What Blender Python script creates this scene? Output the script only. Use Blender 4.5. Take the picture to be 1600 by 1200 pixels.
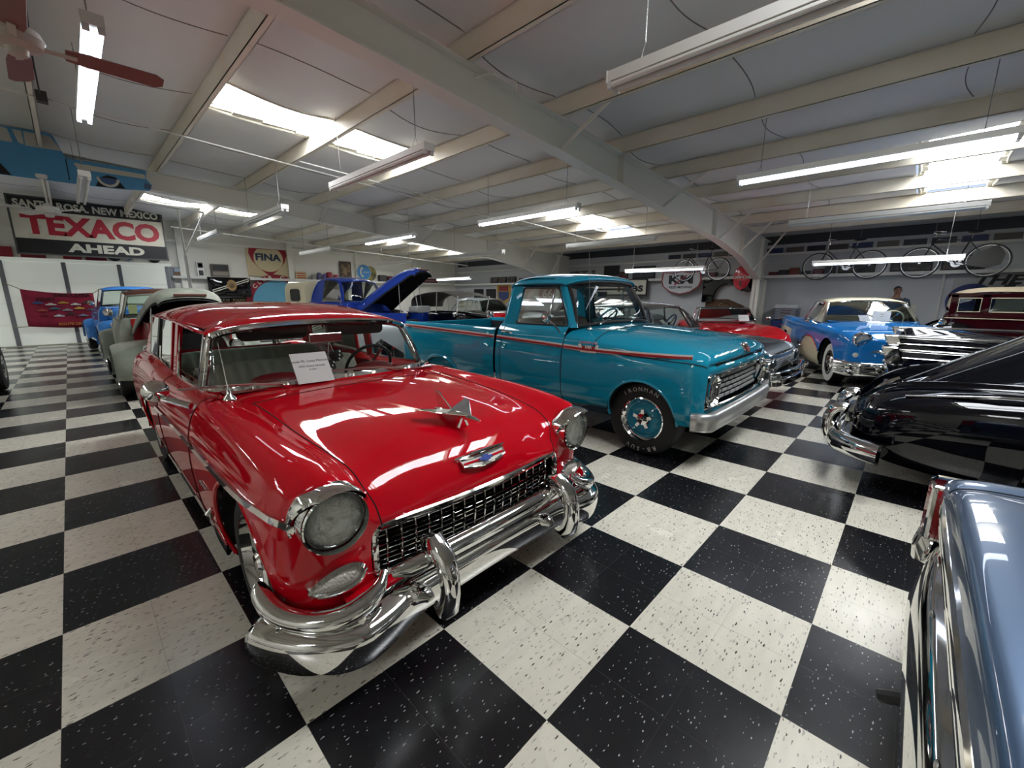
import bpy, math, random
from math import sin, cos, pi, radians, sqrt, atan2, floor, hypot
from mathutils import Vector, Matrix, Quaternion
SC = bpy.context.scene
for _o in list(bpy.data.objects): bpy.data.objects.remove(_o)
COL = SC.collection
random.seed(7)
# ------------------------------------------------------------------ camera
cam_d = bpy.data.cameras.new('camera'); cam = bpy.data.objects.new('camera', cam_d); COL.objects.link(cam)
_yaw, _pit, _rol = 0.764990702, -0.207709634, 0.0018640830
_f = Vector((cos(_yaw)*cos(_pit), sin(_yaw)*cos(_pit), sin(_pit)))
_r = Vector((sin(_yaw), -cos(_yaw), 0)); _u = _r.cross(_f)
_r2 = cos(_rol)*_r + sin(_rol)*_u; _u2 = -sin(_rol)*_r + cos(_rol)*_u
cam.matrix_world = Matrix(((_r2.x, _u2.x, -_f.x, -0.366278), (_r2.y, _u2.y, -_f.y, -0.759222), (_r2.z, _u2.z, -_f.z, 1.505204), (0, 0, 0, 1)))
cam_d.sensor_fit = 'HORIZONTAL'; cam_d.sensor_width = 36.0; cam_d.lens = 651.94/1600*36; cam_d.clip_start = 0.02; cam_d.clip_end = 200
SC.camera = cam
# ------------------------------------------------------------------ world and exposure
W = bpy.data.worlds.new('world'); SC.world = W; W.use_nodes = True
W.node_tree.nodes['Background'].inputs[0].default_value = (0.62, 0.75, 1.0, 1); W.node_tree.nodes['Background'].inputs[1].default_value = 1.0
SC.view_settings.view_transform = 'Standard'; SC.view_settings.look = 'None'
SC.view_settings.exposure = -0.02; SC.view_settings.gamma = 1.0; SC.view_settings.use_curve_mapping = False
SKY_E, TUBE_E = 21.0, 6.0
# ------------------------------------------------------------------ materials
def lin(h):
    if isinstance(h, tuple): return h
    h = h.lstrip('#'); c = [int(h[i:i+2], 16)/255 for i in (0, 2, 4)]
    return tuple(x/12.92 if x <= .04045 else ((x+.055)/1.055)**2.4 for x in c)
def mat(name, col, rough=.5, metal=0., coat=0., spec=.5, emit=0., bump=0., bscale=40.):
    m = bpy.data.materials.new(name); m.use_nodes = True; nt = m.node_tree; b = nt.nodes['Principled BSDF']
    c = (*lin(col), 1); b.inputs['Base Color'].default_value = c; m.diffuse_color = c
    b.inputs['Roughness'].default_value = rough; b.inputs['Metallic'].default_value = metal
    b.inputs['Coat Weight'].default_value = coat; b.inputs['Coat Roughness'].default_value = .02
    b.inputs['Specular IOR Level'].default_value = spec
    if emit: b.inputs['Emission Color'].default_value = c; b.inputs['Emission Strength'].default_value = emit
    if bump:
        n = nt.nodes.new('ShaderNodeTexNoise'); n.inputs['Scale'].default_value = bscale; n.inputs['Detail'].default_value = 4
        t = nt.nodes.new('ShaderNodeTexCoord'); nt.links.new(t.outputs['Object'], n.inputs['Vector'])
        bp = nt.nodes.new('ShaderNodeBump'); bp.inputs['Strength'].default_value = bump; bp.inputs['Distance'].default_value = .02
        nt.links.new(n.outputs[0], bp.inputs['Height']); nt.links.new(bp.outputs[0], b.inputs['Normal'])
    return m
def mixcol(m, col2, scale=5., lo=.45, hi=.6, detail=5., stretch=(1, 1, 1)):
    nt = m.node_tree; b = nt.nodes['Principled BSDF']; c1 = tuple(b.inputs['Base Color'].default_value)
    t = nt.nodes.new('ShaderNodeTexCoord'); mp = nt.nodes.new('ShaderNodeMapping'); mp.inputs['Scale'].default_value = stretch
    n = nt.nodes.new('ShaderNodeTexNoise'); n.inputs['Scale'].default_value = scale; n.inputs['Detail'].default_value = detail
    r = nt.nodes.new('ShaderNodeValToRGB'); r.color_ramp.elements[0].position = lo; r.color_ramp.elements[1].position = hi
    r.color_ramp.elements[0].color = c1; r.color_ramp.elements[1].color = (*lin(col2), 1)
    nt.links.new(t.outputs['Object'], mp.inputs[0]); nt.links.new(mp.outputs[0], n.inputs['Vector']); nt.links.new(n.outputs[0], r.inputs[0])
    nt.links.new(r.outputs[0], b.inputs['Base Color']); return m
def glassmat(name, tint, refl=1.0):
    m = bpy.data.materials.new(name); m.use_nodes = True; nt = m.node_tree; nt.nodes.clear()
    o = nt.nodes.new('ShaderNodeOutputMaterial'); mx = nt.nodes.new('ShaderNodeMixShader')
    t = nt.nodes.new('ShaderNodeBsdfTransparent'); t.inputs[0].default_value = (*lin(tint), 1)
    g = nt.nodes.new('ShaderNodeBsdfGlossy'); g.inputs['Roughness'].default_value = 0.0; g.inputs[0].default_value = (1, 1, 1, 1)
    f = nt.nodes.new('ShaderNodeFresnel'); f.inputs[0].default_value = 1.45
    nt.links.new(f.outputs[0], mx.inputs[0]); nt.links.new(t.outputs[0], mx.inputs[1]); nt.links.new(g.outputs[0], mx.inputs[2]); nt.links.new(mx.outputs[0], o.inputs[0])
    return m
def paint(name, col, metal=0., rough=.5, coat=1.): return mat(name, col, rough, metal, coat, spec=.0 if metal == 0 else .3)
MT = {}
def m_(k, *a, **k2):
    if k not in MT: MT[k] = mat(k, *a, **k2)
    return MT[k]
CHROME = mat('chrome', '#e3e3e1', .05, 1.0)
STEEL = mat('satin_steel', '#b4b4b2', .28, 1.0)
DULLBUMP = mat('painted_silver', '#b9bab8', .33, .75)
BLACK = mat('black_trim', '#0b0b0c', .45)
RUBBER = mat('tire_rubber', '#121212', .62, bump=.15, bscale=120)
DARK = mat('dark_cavity', '#070707', .8)
WHITEP = mat('white_paint', '#dcdbd4', .45)
PAPER = mat('white_paper', '#d0d0cc', .8)
CLEAR = glassmat('clear_glass', '#eef4f0')
TINT = glassmat('green_tinted_glass', '#b9cfc6')
SMOKE = glassmat('smoked_glass', '#8b9794')
LENS = mat('lamp_lens', '#c9cdcb', .12, .55, 1.0, bump=.5, bscale=55)
CLEARL = glassmat('fluted_lens_glass', '#f2f4f2'); REFL = mat('lamp_reflector', '#f4f4f0', .2, .5, bump=.9, bscale=26)
AMBERL = mat('parking_lens', '#d3d0c4', .18, .2, 1.0, bump=.6, bscale=90)
REDL = mat('red_lens', '#a3121a', .12, 0, 1.0)
# ------------------------------------------------------------------ mesh builder
class MB:
    def __init__(s): s.V = []; s.F = []; s.M = []; s.mi = 0; s.T = []; s.tag = None
    def v(s, p): s.V.append(Vector(p)); return len(s.V)-1
    def f(s, ids): s.F.append(tuple(ids)); s.M.append(s.mi); s.T.append(s.tag)
    def grid(s, P, cu=False, cv=False, tagf=None, flip=False):
        nj, ni = len(P), len(P[0]); b = len(s.V)
        for r in P:
            for p in r: s.V.append(Vector(p))
        for j in range(nj if cv else nj-1):
            for i in range(ni if cu else ni-1):
                j2, i2 = (j+1) % nj, (i+1) % ni
                q = [b+j*ni+i, b+j*ni+i2, b+j2*ni+i2, b+j2*ni+i]
                if flip: q.reverse()
                if tagf: s.tag = tagf(i, j)
                s.f(q)
        return b
    def box(s, x0, x1, y0, y1, z0, z1, X=None):
        X = X or Matrix()
        c = [s.v(X @ Vector(p)) for p in ((x0, y0, z0), (x1, y0, z0), (x1, y1, z0), (x0, y1, z0), (x0, y0, z1), (x1, y0, z1), (x1, y1, z1), (x0, y1, z1))]
        for q in ((3, 2, 1, 0), (4, 5, 6, 7), (0, 1, 5, 4), (1, 2, 6, 5), (2, 3, 7, 6), (3, 0, 4, 7)): s.f([c[k] for k in q])
    def bar(s, a, b, w, h, up=(0, 0, 1)):
        a, b = Vector(a), Vector(b); d = b-a; L = d.length; d /= L; up = Vector(up); r = d.cross(up)
        if r.length < 1e-5: r = d.cross(Vector((1, 0, 0)))
        r.normalize(); u = r.cross(d)
        X = Matrix(((d.x, r.x, u.x, a.x), (d.y, r.y, u.y, a.y), (d.z, r.z, u.z, a.z), (0, 0, 0, 1)))
        s.box(0, L, -w/2, w/2, -h/2, h/2, X)
    def tube(s, pts, r, n=8, closed=False, caps=True, sq=None):
        pts = [Vector(p) for p in pts]; m = len(pts); rs = r if isinstance(r, (list, tuple)) else [r]*m
        T = []
        for k in range(m):
            a = pts[(k-1) % m] if (closed or k > 0) else pts[k]; c = pts[(k+1) % m] if (closed or k < m-1) else pts[k]
            t = c-a; T.append(t.normalized() if t.length > 1e-9 else Vector((0, 0, 1)))
        up = Vector((0, 0, 1)) if abs(T[0].z) < .9 else Vector((1, 0, 0)); nrm = (up-T[0]*up.dot(T[0])).normalized()
        P = []
        for k in range(m):
            nrm = nrm-T[k]*nrm.dot(T[k]); nrm.normalize(); bn = T[k].cross(nrm); row = []
            for i in range(n):
                a = 2*pi*i/n; ca, sa = cos(a), sin(a)
                if sq: ca *= sq[0]; sa *= sq[1]
                row.append(pts[k]+(nrm*ca+bn*sa)*rs[k])
            P.append(row)
        b = s.grid(P, cu=True, cv=closed)
        if caps and not closed:
            s.f([b+i for i in range(n)][::-1]); s.f([b+(m-1)*n+i for i in range(n)])
    def lathe(s, prof, o=(0, 0, 0), ax=(0, 0, 1), n=24, cap=False, a0=0., a1=2*pi, sy=1.):
        o = Vector(o); ax = Vector(ax).normalized(); u = Vector((0, 0, 1)) if abs(ax.z) < .9 else Vector((1, 0, 0))
        u = (u-ax*u.dot(ax)).normalized(); w = ax.cross(u); full = abs(a1-a0-2*pi) < 1e-6; P = []
        nn = n if full else n+1
        for (r, h) in prof:
            P.append([o+ax*h+(u*cos(a0+(a1-a0)*i/n)*sy+w*sin(a0+(a1-a0)*i/n))*r for i in range(nn)])
        b = s.grid(P, cu=full)
        if cap:
            s.f([b+i for i in range(nn)]); s.f([b+(len(prof)-1)*nn+i for i in range(nn)][::-1])
    def prism(s, poly, o, ux, uy, d):
        o, ux, uy, d = Vector(o), Vector(ux), Vector(uy), Vector(d); n = len(poly)
        a = [s.v(o+ux*p[0]+uy*p[1]) for p in poly]; b = [s.v(o+ux*p[0]+uy*p[1]+d) for p in poly]
        s.f(a[::-1]); s.f(b)
        for i in range(n): j = (i+1) % n; s.f([a[i], a[j], b[j], b[i]])
    def ell(s, c, r, n=16, m=10, X=None):
        P = []; X = X or Matrix()
        for j in range(m+1):
            t = pi*j/m; P.append([Vector(c)+X @ Vector((r[0]*sin(t)*cos(2*pi*i/n), r[1]*sin(t)*sin(2*pi*i/n), r[2]*cos(t))) for i in range(n)])
        s.grid(P, cu=True)
    def sweep(s, pts, prof, up=(0, 0, 1), closed=False, caps=True):
        # sweep a 2D profile (side, up) along pts keeping 'up'
        pts = [Vector(p) for p in pts]; m = len(pts); up = Vector(up); P = []
        for k in range(m):
            a = pts[(k-1) % m] if (closed or k > 0) else pts[k]; c = pts[(k+1) % m] if (closed or k < m-1) else pts[k]
            t = (c-a).normalized(); sd = t.cross(up).normalized(); uu = sd.cross(t)
            P.append([pts[k]+sd*q[0]+uu*q[1] for q in prof])
        b = s.grid(P, cu=True, cv=closed); n = len(prof)
        if caps and not closed: s.f([b+i for i in range(n)][::-1]); s.f([b+(m-1)*n+i for i in range(n)])
    def text(s, txt, size, X, ext=.002, align='CENTER', sx=1., shear=0., bold=0.):
        cu = bpy.data.curves.new('t', 'FONT'); cu.body = txt; cu.size = size; cu.extrude = ext; cu.align_x = align; cu.align_y = 'CENTER'; cu.resolution_u = 3
        cu.shear = shear; cu.offset = bold
        ob = bpy.data.objects.new('t', cu); COL.objects.link(ob); dg = bpy.context.evaluated_depsgraph_get(); dg.update()
        me = bpy.data.meshes.new_from_object(ob.evaluated_get(dg)); b = len(s.V); S = Matrix.Diagonal((sx, 1, 1, 1))
        for q in me.vertices: s.V.append(X @ (S @ q.co))
        for p in me.polygons: s.f([b+i for i in p.vertices])
        bpy.data.objects.remove(ob); bpy.data.curves.remove(cu); bpy.data.meshes.remove(me)
    def cut(s, cx, cz, rx, rz, ymin=.4, v0=0, zmin=-9):
        # remove the faces inside an elliptical wheel arch and snap the rim to it
        ins = [False]*len(s.V)
        for i in range(v0, len(s.V)):
            p = s.V[i]
            if abs(p.y) > ymin and ((p.x-cx)/rx)**2+((p.z-cz)/rz)**2 < 1: ins[i] = True
        F, M, T = [], [], []
        for f, m, t in zip(s.F, s.M, s.T):
            if all(ins[i] for i in f): continue
            F.append(f); M.append(m); T.append(t)
        used = set(i for f in F for i in f)
        for i in used:
            if ins[i]:
                p = s.V[i]; d = sqrt(((p.x-cx)/rx)**2+((p.z-cz)/rz)**2) or 1e-6
                p.x = cx+(p.x-cx)/d; p.z = cz+(p.z-cz)/d
        s.F, s.M, s.T = F, M, T
    def xf(s, X):
        s.V = [X @ p for p in s.V]; return s
    def normals(s):
        N = [Vector((0, 0, 0)) for _ in s.V]
        for f in s.F:
            c = Vector((0, 0, 0)); p = [s.V[i] for i in f]
            for k in range(1, len(p)-1): c += (p[k]-p[0]).cross(p[k+1]-p[0])
            for i in f: N[i] += c
        return [q.normalized() if q.length > 1e-12 else Vector((0, 0, 1)) for q in N]
    def build(s, name, mats, parent=None, smooth=35, bevel=0., solid=0., tags=None, nrm=None, sub=0):
        F, M = s.F, s.M
        if tags is not None:
            k = [i for i, t in enumerate(s.T) if t in tags]; F = [F[i] for i in k]; M = [M[i] for i in k]
            us = sorted(set(i for f in F for i in f)); mp = {o: n for n, o in enumerate(us)}
            V = [s.V[i] for i in us]; F = [tuple(mp[i] for i in f) for f in F]
            if nrm: nrm = [nrm[i] for i in us]
        else: V = s.V
        me = bpy.data.meshes.new(name); me.from_pydata([tuple(p) for p in V], [], F)
        if not isinstance(mats, (list, tuple)): mats = [mats]
        for m in mats: me.materials.append(m)
        for p, m in zip(me.polygons, M): p.material_index = m
        if smooth:
            for p in me.polygons: p.use_smooth = True
            if nrm: me.normals_split_custom_set_from_vertices([tuple(q) for q in nrm])
            elif smooth < 180: me.set_sharp_from_angle(angle=radians(smooth))
        me.update()
        o = bpy.data.objects.new(name, me); COL.objects.link(o)
        if parent: o.parent = parent
        if solid:
            md = o.modifiers.new('s', 'SOLIDIFY'); md.thickness = solid; md.offset = -1
        if bevel:
            md = o.modifiers.new('b', 'BEVEL'); md.width = bevel; md.segments = 2; md.limit_method = 'ANGLE'; md.angle_limit = radians(40)
        if sub:
            md = o.modifiers.new('u', 'SUBSURF'); md.levels = sub; md.render_levels = sub
        return o
def tag(o, label, cat, group=None, kind=None):
    o['label'] = label; o['category'] = cat
    if group: o['group'] = group
    if kind: o['kind'] = kind
    return o
def thing(name, label, cat, loc=(0, 0, 0), rz=0., group=None):
    o = bpy.data.objects.new(name, None); COL.objects.link(o); o.location = loc; o.rotation_euler = (0, 0, rz); o.empty_display_size = .2
    return tag(o, label, cat, group)
def struct(o): o['kind'] = 'structure'; return o
def kids(o): return [c for c in bpy.data.objects if c.parent == o]
def dup(root, loc, rz=None, label=None, group=None):
    r = root.copy(); COL.objects.link(r); r.location = loc
    if rz is not None: r.rotation_euler = (0, 0, rz)
    if label: r['label'] = label
    if group: r['group'] = group
    for ch in kids(root):
        c = ch.copy(); COL.objects.link(c); c.parent = r
        for g in kids(ch):
            d = g.copy(); COL.objects.link(d); d.parent = c
    return r
# ------------------------------------------------------------------ spline nets
def cspl(P, per, brk=()):
    P = [Vector(p) for p in P]; n = len(P)
    if n == 2: return [P[0].lerp(P[1], k/per) for k in range(per)]+[P[1]]
    d = [max((P[i+1]-P[i]).length, 1e-5)**.5 for i in range(n-1)]; ch = [(P[i+1]-P[i])/d[i] for i in range(n-1)]
    TL, TR = [None]*n, [None]*n
    for i in range(1, n-1):
        if i in brk: continue
        TL[i] = TR[i] = (ch[i-1]*d[i]+ch[i]*d[i-1])/(d[i-1]+d[i])
    for i in range(n-1):
        if TR[i] is None: TR[i] = ch[i]*1.5-TL[i+1]*.5 if TL[i+1] is not None else ch[i]
        if TL[i+1] is None: TL[i+1] = ch[i]*1.5-TR[i]*.5
    out = []
    for i in range(n-1):
        for k in range(per):
            t = k/per; t2, t3 = t*t, t*t*t
            out.append(P[i]*(2*t3-3*t2+1)+TR[i]*d[i]*(t3-2*t2+t)+P[i+1]*(-2*t3+3*t2)+TL[i+1]*d[i]*(t3-t2))
    out.append(P[-1]); return out
def net(N, pu=4, pv=5, bu=(), bv=()):
    R = [cspl(r, pu, bu) for r in N]; C = [cspl([R[j][i] for j in range(len(R))], pv, bv) for i in range(len(R[0]))]
    return [[C[i][j] for i in range(len(C))] for j in range(len(C[0]))]
def mir(p): return Vector((p[0], -p[1], p[2]))
def full(G): return [[mir(p) for p in reversed(r)]+[Vector(p) for p in r[1:]] for r in G]
def arc(c, r, a0, a1, n, ax='xz'):
    o = []
    for k in range(n+1):
        a = a0+(a1-a0)*k/n; x, y = r*cos(a), r*sin(a)
        o.append(Vector((c[0]+x, c[1], c[2]+y)) if ax == 'xz' else Vector((c[0], c[1]+x, c[2]+y)) if ax == 'yz' else Vector((c[0]+x, c[1]+y, c[2])))
    return o
def rrect(w, h, r, n=4):
    P = []
    for (cx, cy, a) in ((w/2-r, h/2-r, 0), (-w/2+r, h/2-r, pi/2), (-w/2+r, -h/2+r, pi), (w/2-r, -h/2+r, 3*pi/2)):
        for k in range(n+1): P.append((cx+r*cos(a+pi/2*k/n), cy+r*sin(a+pi/2*k/n)))
    return P
# ------------------------------------------------------------------ room shell
XL, XR, YB, YF = -9.0, 14.9, -7.2, 18.35
def ceil_z(x): return 4.13-.052*x
def floor_mat():
    m = bpy.data.materials.new('checker_tile'); m.use_nodes = True; nt = m.node_tree; b = nt.nodes['Principled BSDF']; L = nt.links.new
    tc = nt.nodes.new('ShaderNodeTexCoord'); sp = nt.nodes.new('ShaderNodeSeparateXYZ'); L(tc.outputs['Object'], sp.inputs[0])
    def mth(op, a, v=None, c=None):
        n = nt.nodes.new('ShaderNodeMath'); n.operation = op
        for k, q in enumerate((a, v, c)):
            if q is None: continue
            if isinstance(q, (int, float)): n.inputs[k].default_value = q
            else: L(q, n.inputs[k])
        return n.outputs[0]
    S = .6096
    fx, fy = mth('FLOOR', mth('DIVIDE', sp.outputs[0], S)), mth('FLOOR', mth('DIVIDE', sp.outputs[1], S))
    par = mth('FLOORED_MODULO', mth('ADD', fx, fy), 2.0)
    def mix(fac, a, c):
        n = nt.nodes.new('ShaderNodeMix'); n.data_type = 'RGBA'; L(fac, n.inputs[0])
        for k, q in ((6, a), (7, c)):
            if isinstance(q, tuple): n.inputs[k].default_value = (*q, 1)
            else: L(q, n.inputs[k])
        return n.outputs[2]
    def flecks(scale, th, seed, st, keep):
        mp = nt.nodes.new('ShaderNodeMapping'); mp.inputs['Location'].default_value = (seed, seed*2, 0); mp.inputs['Rotation'].default_value = (0, 0, .12); mp.inputs['Scale'].default_value = st; L(tc.outputs['Object'], mp.inputs[0])
        nz = nt.nodes.new('ShaderNodeTexNoise'); nz.inputs['Scale'].default_value = 60; L(tc.outputs['Object'], nz.inputs['Vector'])
        vm = nt.nodes.new('ShaderNodeVectorMath'); vm.operation = 'MULTIPLY_ADD'; L(nz.outputs['Color'], vm.inputs[0]); vm.inputs[1].default_value = (.012, .012, 0); L(mp.outputs[0], vm.inputs[2])
        vo = nt.nodes.new('ShaderNodeTexVoronoi'); vo.voronoi_dimensions = '2D'; vo.inputs['Scale'].default_value = scale; L(vm.outputs[0], vo.inputs['Vector'])
        sc = nt.nodes.new('ShaderNodeSeparateColor'); L(vo.outputs['Color'], sc.inputs[0])
        return mth('MULTIPLY', mth('LESS_THAN', vo.outputs['Distance'], mth('MULTIPLY', sc.outputs[1], th)), mth('LESS_THAN', sc.outputs[0], keep))
    nz = nt.nodes.new('ShaderNodeTexNoise'); nz.inputs['Scale'].default_value = 9; nz.inputs['Detail'].default_value = 6
    mpn = nt.nodes.new('ShaderNodeMapping'); mpn.inputs['Scale'].default_value = (.5, 2.2, 1); L(tc.outputs['Object'], mpn.inputs[0]); L(mpn.outputs[0], nz.inputs['Vector'])
    white = mix(nz.outputs[0], lin('#cdc9b7'), lin('#eae5d4'))
    white = mix(flecks(60, .32, 3.1, (.40, 1.5, 1), .40), white, lin('#b3aea2'))
    white = mix(flecks(44, .22, 9.7, (.45, 1.6, 1), .34), white, lin('#554f47'))
    black = mix(nz.outputs[0], lin('#131315'), lin('#1e1e21'))
    black = mix(flecks(48, .16, 5.3, (.6, 1.4, 1), .36), black, lin('#9a9b98'))
    col = mix(par, black, white)
    def seam(c, st):
        fr = mth('FLOORED_MODULO', mth('ADD', c, 50*.3048), .3048)
        return mth('LESS_THAN', mth('MINIMUM', fr, mth('SUBTRACT', .3048, fr)), st)
    sm = mth('MAXIMUM', seam(sp.outputs[0], .0008), seam(sp.outputs[1], .0005))
    col = mix(mth('MULTIPLY', sm, .55), col, lin('#4c4a46'))
    L(col, b.inputs['Base Color'])
    n2 = nt.nodes.new('ShaderNodeTexNoise'); n2.inputs['Scale'].default_value = 2.5; n2.inputs['Detail'].default_value = 5; L(tc.outputs['Object'], n2.inputs['Vector'])
    mr = nt.nodes.new('ShaderNodeMapRange'); mr.inputs['To Min'].default_value = .16; mr.inputs['To Max'].default_value = .34; L(n2.outputs[0], mr.inputs[0]); L(mr.outputs[0], b.inputs['Roughness'])
    n3 = nt.nodes.new('ShaderNodeTexNoise'); n3.inputs['Scale'].default_value = 3.; L(tc.outputs['Object'], n3.inputs['Vector'])
    bp = nt.nodes.new('ShaderNodeBump'); bp.inputs['Strength'].default_value = .06; bp.inputs['Distance'].default_value = .05; L(n3.outputs[0], bp.inputs['Height']); L(bp.outputs[0], b.inputs['Normal'])
    b.inputs['Specular IOR Level'].default_value = .5
    return m
g = MB(); g.f([g.v((XL, YB, 0)), g.v((XR, YB, 0)), g.v((XR, YF, 0)), g.v((XL, YF, 0))]); struct(g.build('floor', floor_mat(), smooth=0))
WALLM = mat('wall_panel_paint', '#dedcd2', .7, bump=.08, bscale=3)
g = MB(); g.box(XR, XR+.15, YB, YF+.15, 0, 3.6); struct(g.build('wall_right', mat('wall_paint_dimmed', '#b9bcbe', .7, bump=.08, bscale=3), smooth=0))  # wall paint darkened here: this side's dimmer light is put into the colour
g = MB(); g.box(XL, XR, YF, YF+.15, 0, 4.7); struct(g.build('wall_back', WALLM, smooth=0))
g = MB(); g.box(XL-.15, XL, YB, YF, 0, 4.7); struct(g.build('wall_left', WALLM, smooth=0))
g = MB(); g.box(XL, XR, YB-.15, YB, 0, 4.7); struct(g.build('wall_front', WALLM, smooth=0))
# insulated ceiling: sheets sagging between the purlins, seams across
def ceil_mat():
    m = mat('vinyl_insulation', '#dad9d5', .5, bump=.35, bscale=4); nt = m.node_tree; b = nt.nodes['Principled BSDF']
    return m
CEILM = ceil_mat(); SEAM = mat('insulation_seam', '#7d7a73', .8)
PUR = [-7.94+1.524*k for k in range(15)]
SKY = [(x0, x1, y) for (x0, x1) in ((-7.94, -4.892), (1.204, 4.252), (8.3, 11.87)) for y in (-.93, 6.25, 14.4)]
def sag(x, y):
    t = ((x-PUR[0]) % 1.524)/1.524
    return -.055*sin(pi*t)*(1+.5*sin(2.2*y+x)) - .02*sin(pi*t)*max(0, cos(2*pi*y/1.8))**8
g = MB(); nx, ny = 132, 150
xs = [XL+(XR-XL)*i/nx for i in range(nx+1)]; ys = [YB+(YF-YB)*j/ny for j in range(ny+1)]
def in_sky(x, y): return any(a+.03 < x < c-.03 and yc-.46 < y < yc+.46 for a, c, yc in SKY)
def csurf(x, y): return ceil_z(x)+sag(x, y)+.03
P = [[(x, y, csurf(x, y)) for x in xs] for y in ys]
b0 = g.grid(P); 
F2 = [f for f in g.F if not in_sky(sum(g.V[i].x for i in f)/4, sum(g.V[i].y for i in f)/4)]
g.F = F2; g.M = [0]*len(F2); g.T = [None]*len(F2)
struct(g.build('ceiling', CEILM, smooth=180))
def in_sky2(x, y): return any(a < x < c and yc-.5 < y < yc+.5 for a, c, yc in SKY)
g = MB()
for k in range(15):
    y = -6.3+1.83*k
    for pk in range(len(PUR)-1):
        pts = [(PUR[pk]+.05+1.42*q/10, y+.10*sin(pi*q/10)*(1 if pk % 2 else -1)+.05*sin(pk*3+k), 0) for q in range(11)]
        if any(in_sky2(a[0], a[1]) for a in pts) or pts[-1][0] > XR-.1: continue
        g.tube([(a[0], a[1], csurf(a[0], a[1])-.001) for a in pts], .006, 5)
struct(g.build('trim_1', SEAM))
# roof sheet above, skylight panels (daylight comes through them)
g = MB(); g.box(XL-.2, XR+.2, YB-.2, YF+.2, 4.9, 4.95); struct(g.build('ceiling_roof_sheet', WALLM, smooth=0))
SKYM = mat('fibreglass_skylight', '#f4f8ff', .5, emit=SKY_E)
n = 0
for a, c, yc in SKY:
    n += 1
    g = MB(); g.f([g.v((a, yc-.52, ceil_z(a)+.085)), g.v((a, yc+.52, ceil_z(a)+.085)), g.v((c, yc+.52, ceil_z(c)+.085)), g.v((c, yc-.52, ceil_z(c)+.085))])
    struct(g.build('window_%d' % n, SKYM, smooth=0))
# ragged insulation edge around each skylight
SKYF = mat('skylight_edge_vinyl', '#cfcbbb', .6)
for k, (a, c, yc) in enumerate(SKY):
    g = MB()
    for s_ in (-1, 1):
        x = a+.05
        while x < c-.1:
            L_ = random.uniform(.25, .5); w_ = random.uniform(.02, .08); x2 = min(x+L_, c-.03)
            y0, y1 = sorted((yc+s_*.52, yc+s_*(.47-w_)))
            g.box(x, x2, y0, y1, ceil_z((x+x2)/2)+.01, ceil_z((x+x2)/2)+.045); x = x2
        g.tube([(a+.05+(c-a-.1)*q/12, yc+s_*(.5+.02*sin(q)), csurf(a+.05+(c-a-.1)*q/12, yc+s_*.5)-.006) for q in range(13)], .018, 6)
    struct(g.build('trim_%d' % (2+k), SKYF))
# purlins: C channels in the Y direction
PURM = mixcol(mat('purlin_primer', '#e6dfce', .55), '#d8ccb4', 1.2, .4, .75)
BEAMM = mat('beam_paint', '#e0dfd4', .5)
k = 0
for x in PUR:
    if x > XR-.15: continue
    z = ceil_z(x); k += 1
    g = MB(); g.box(x-.035, x-.03+.004, YB, YF, z-.21, z+.012); g.box(x-.035, x+.03, YB, YF, z-.21, z-.205); g.box(x+.025, x+.03, YB, YF, z-.21, z-.187); g.box(x-.035, x+.03, YB, YF, z-.004, z)
    o = struct(g.build('ceiling_purlin', PURM, smooth=0))
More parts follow.
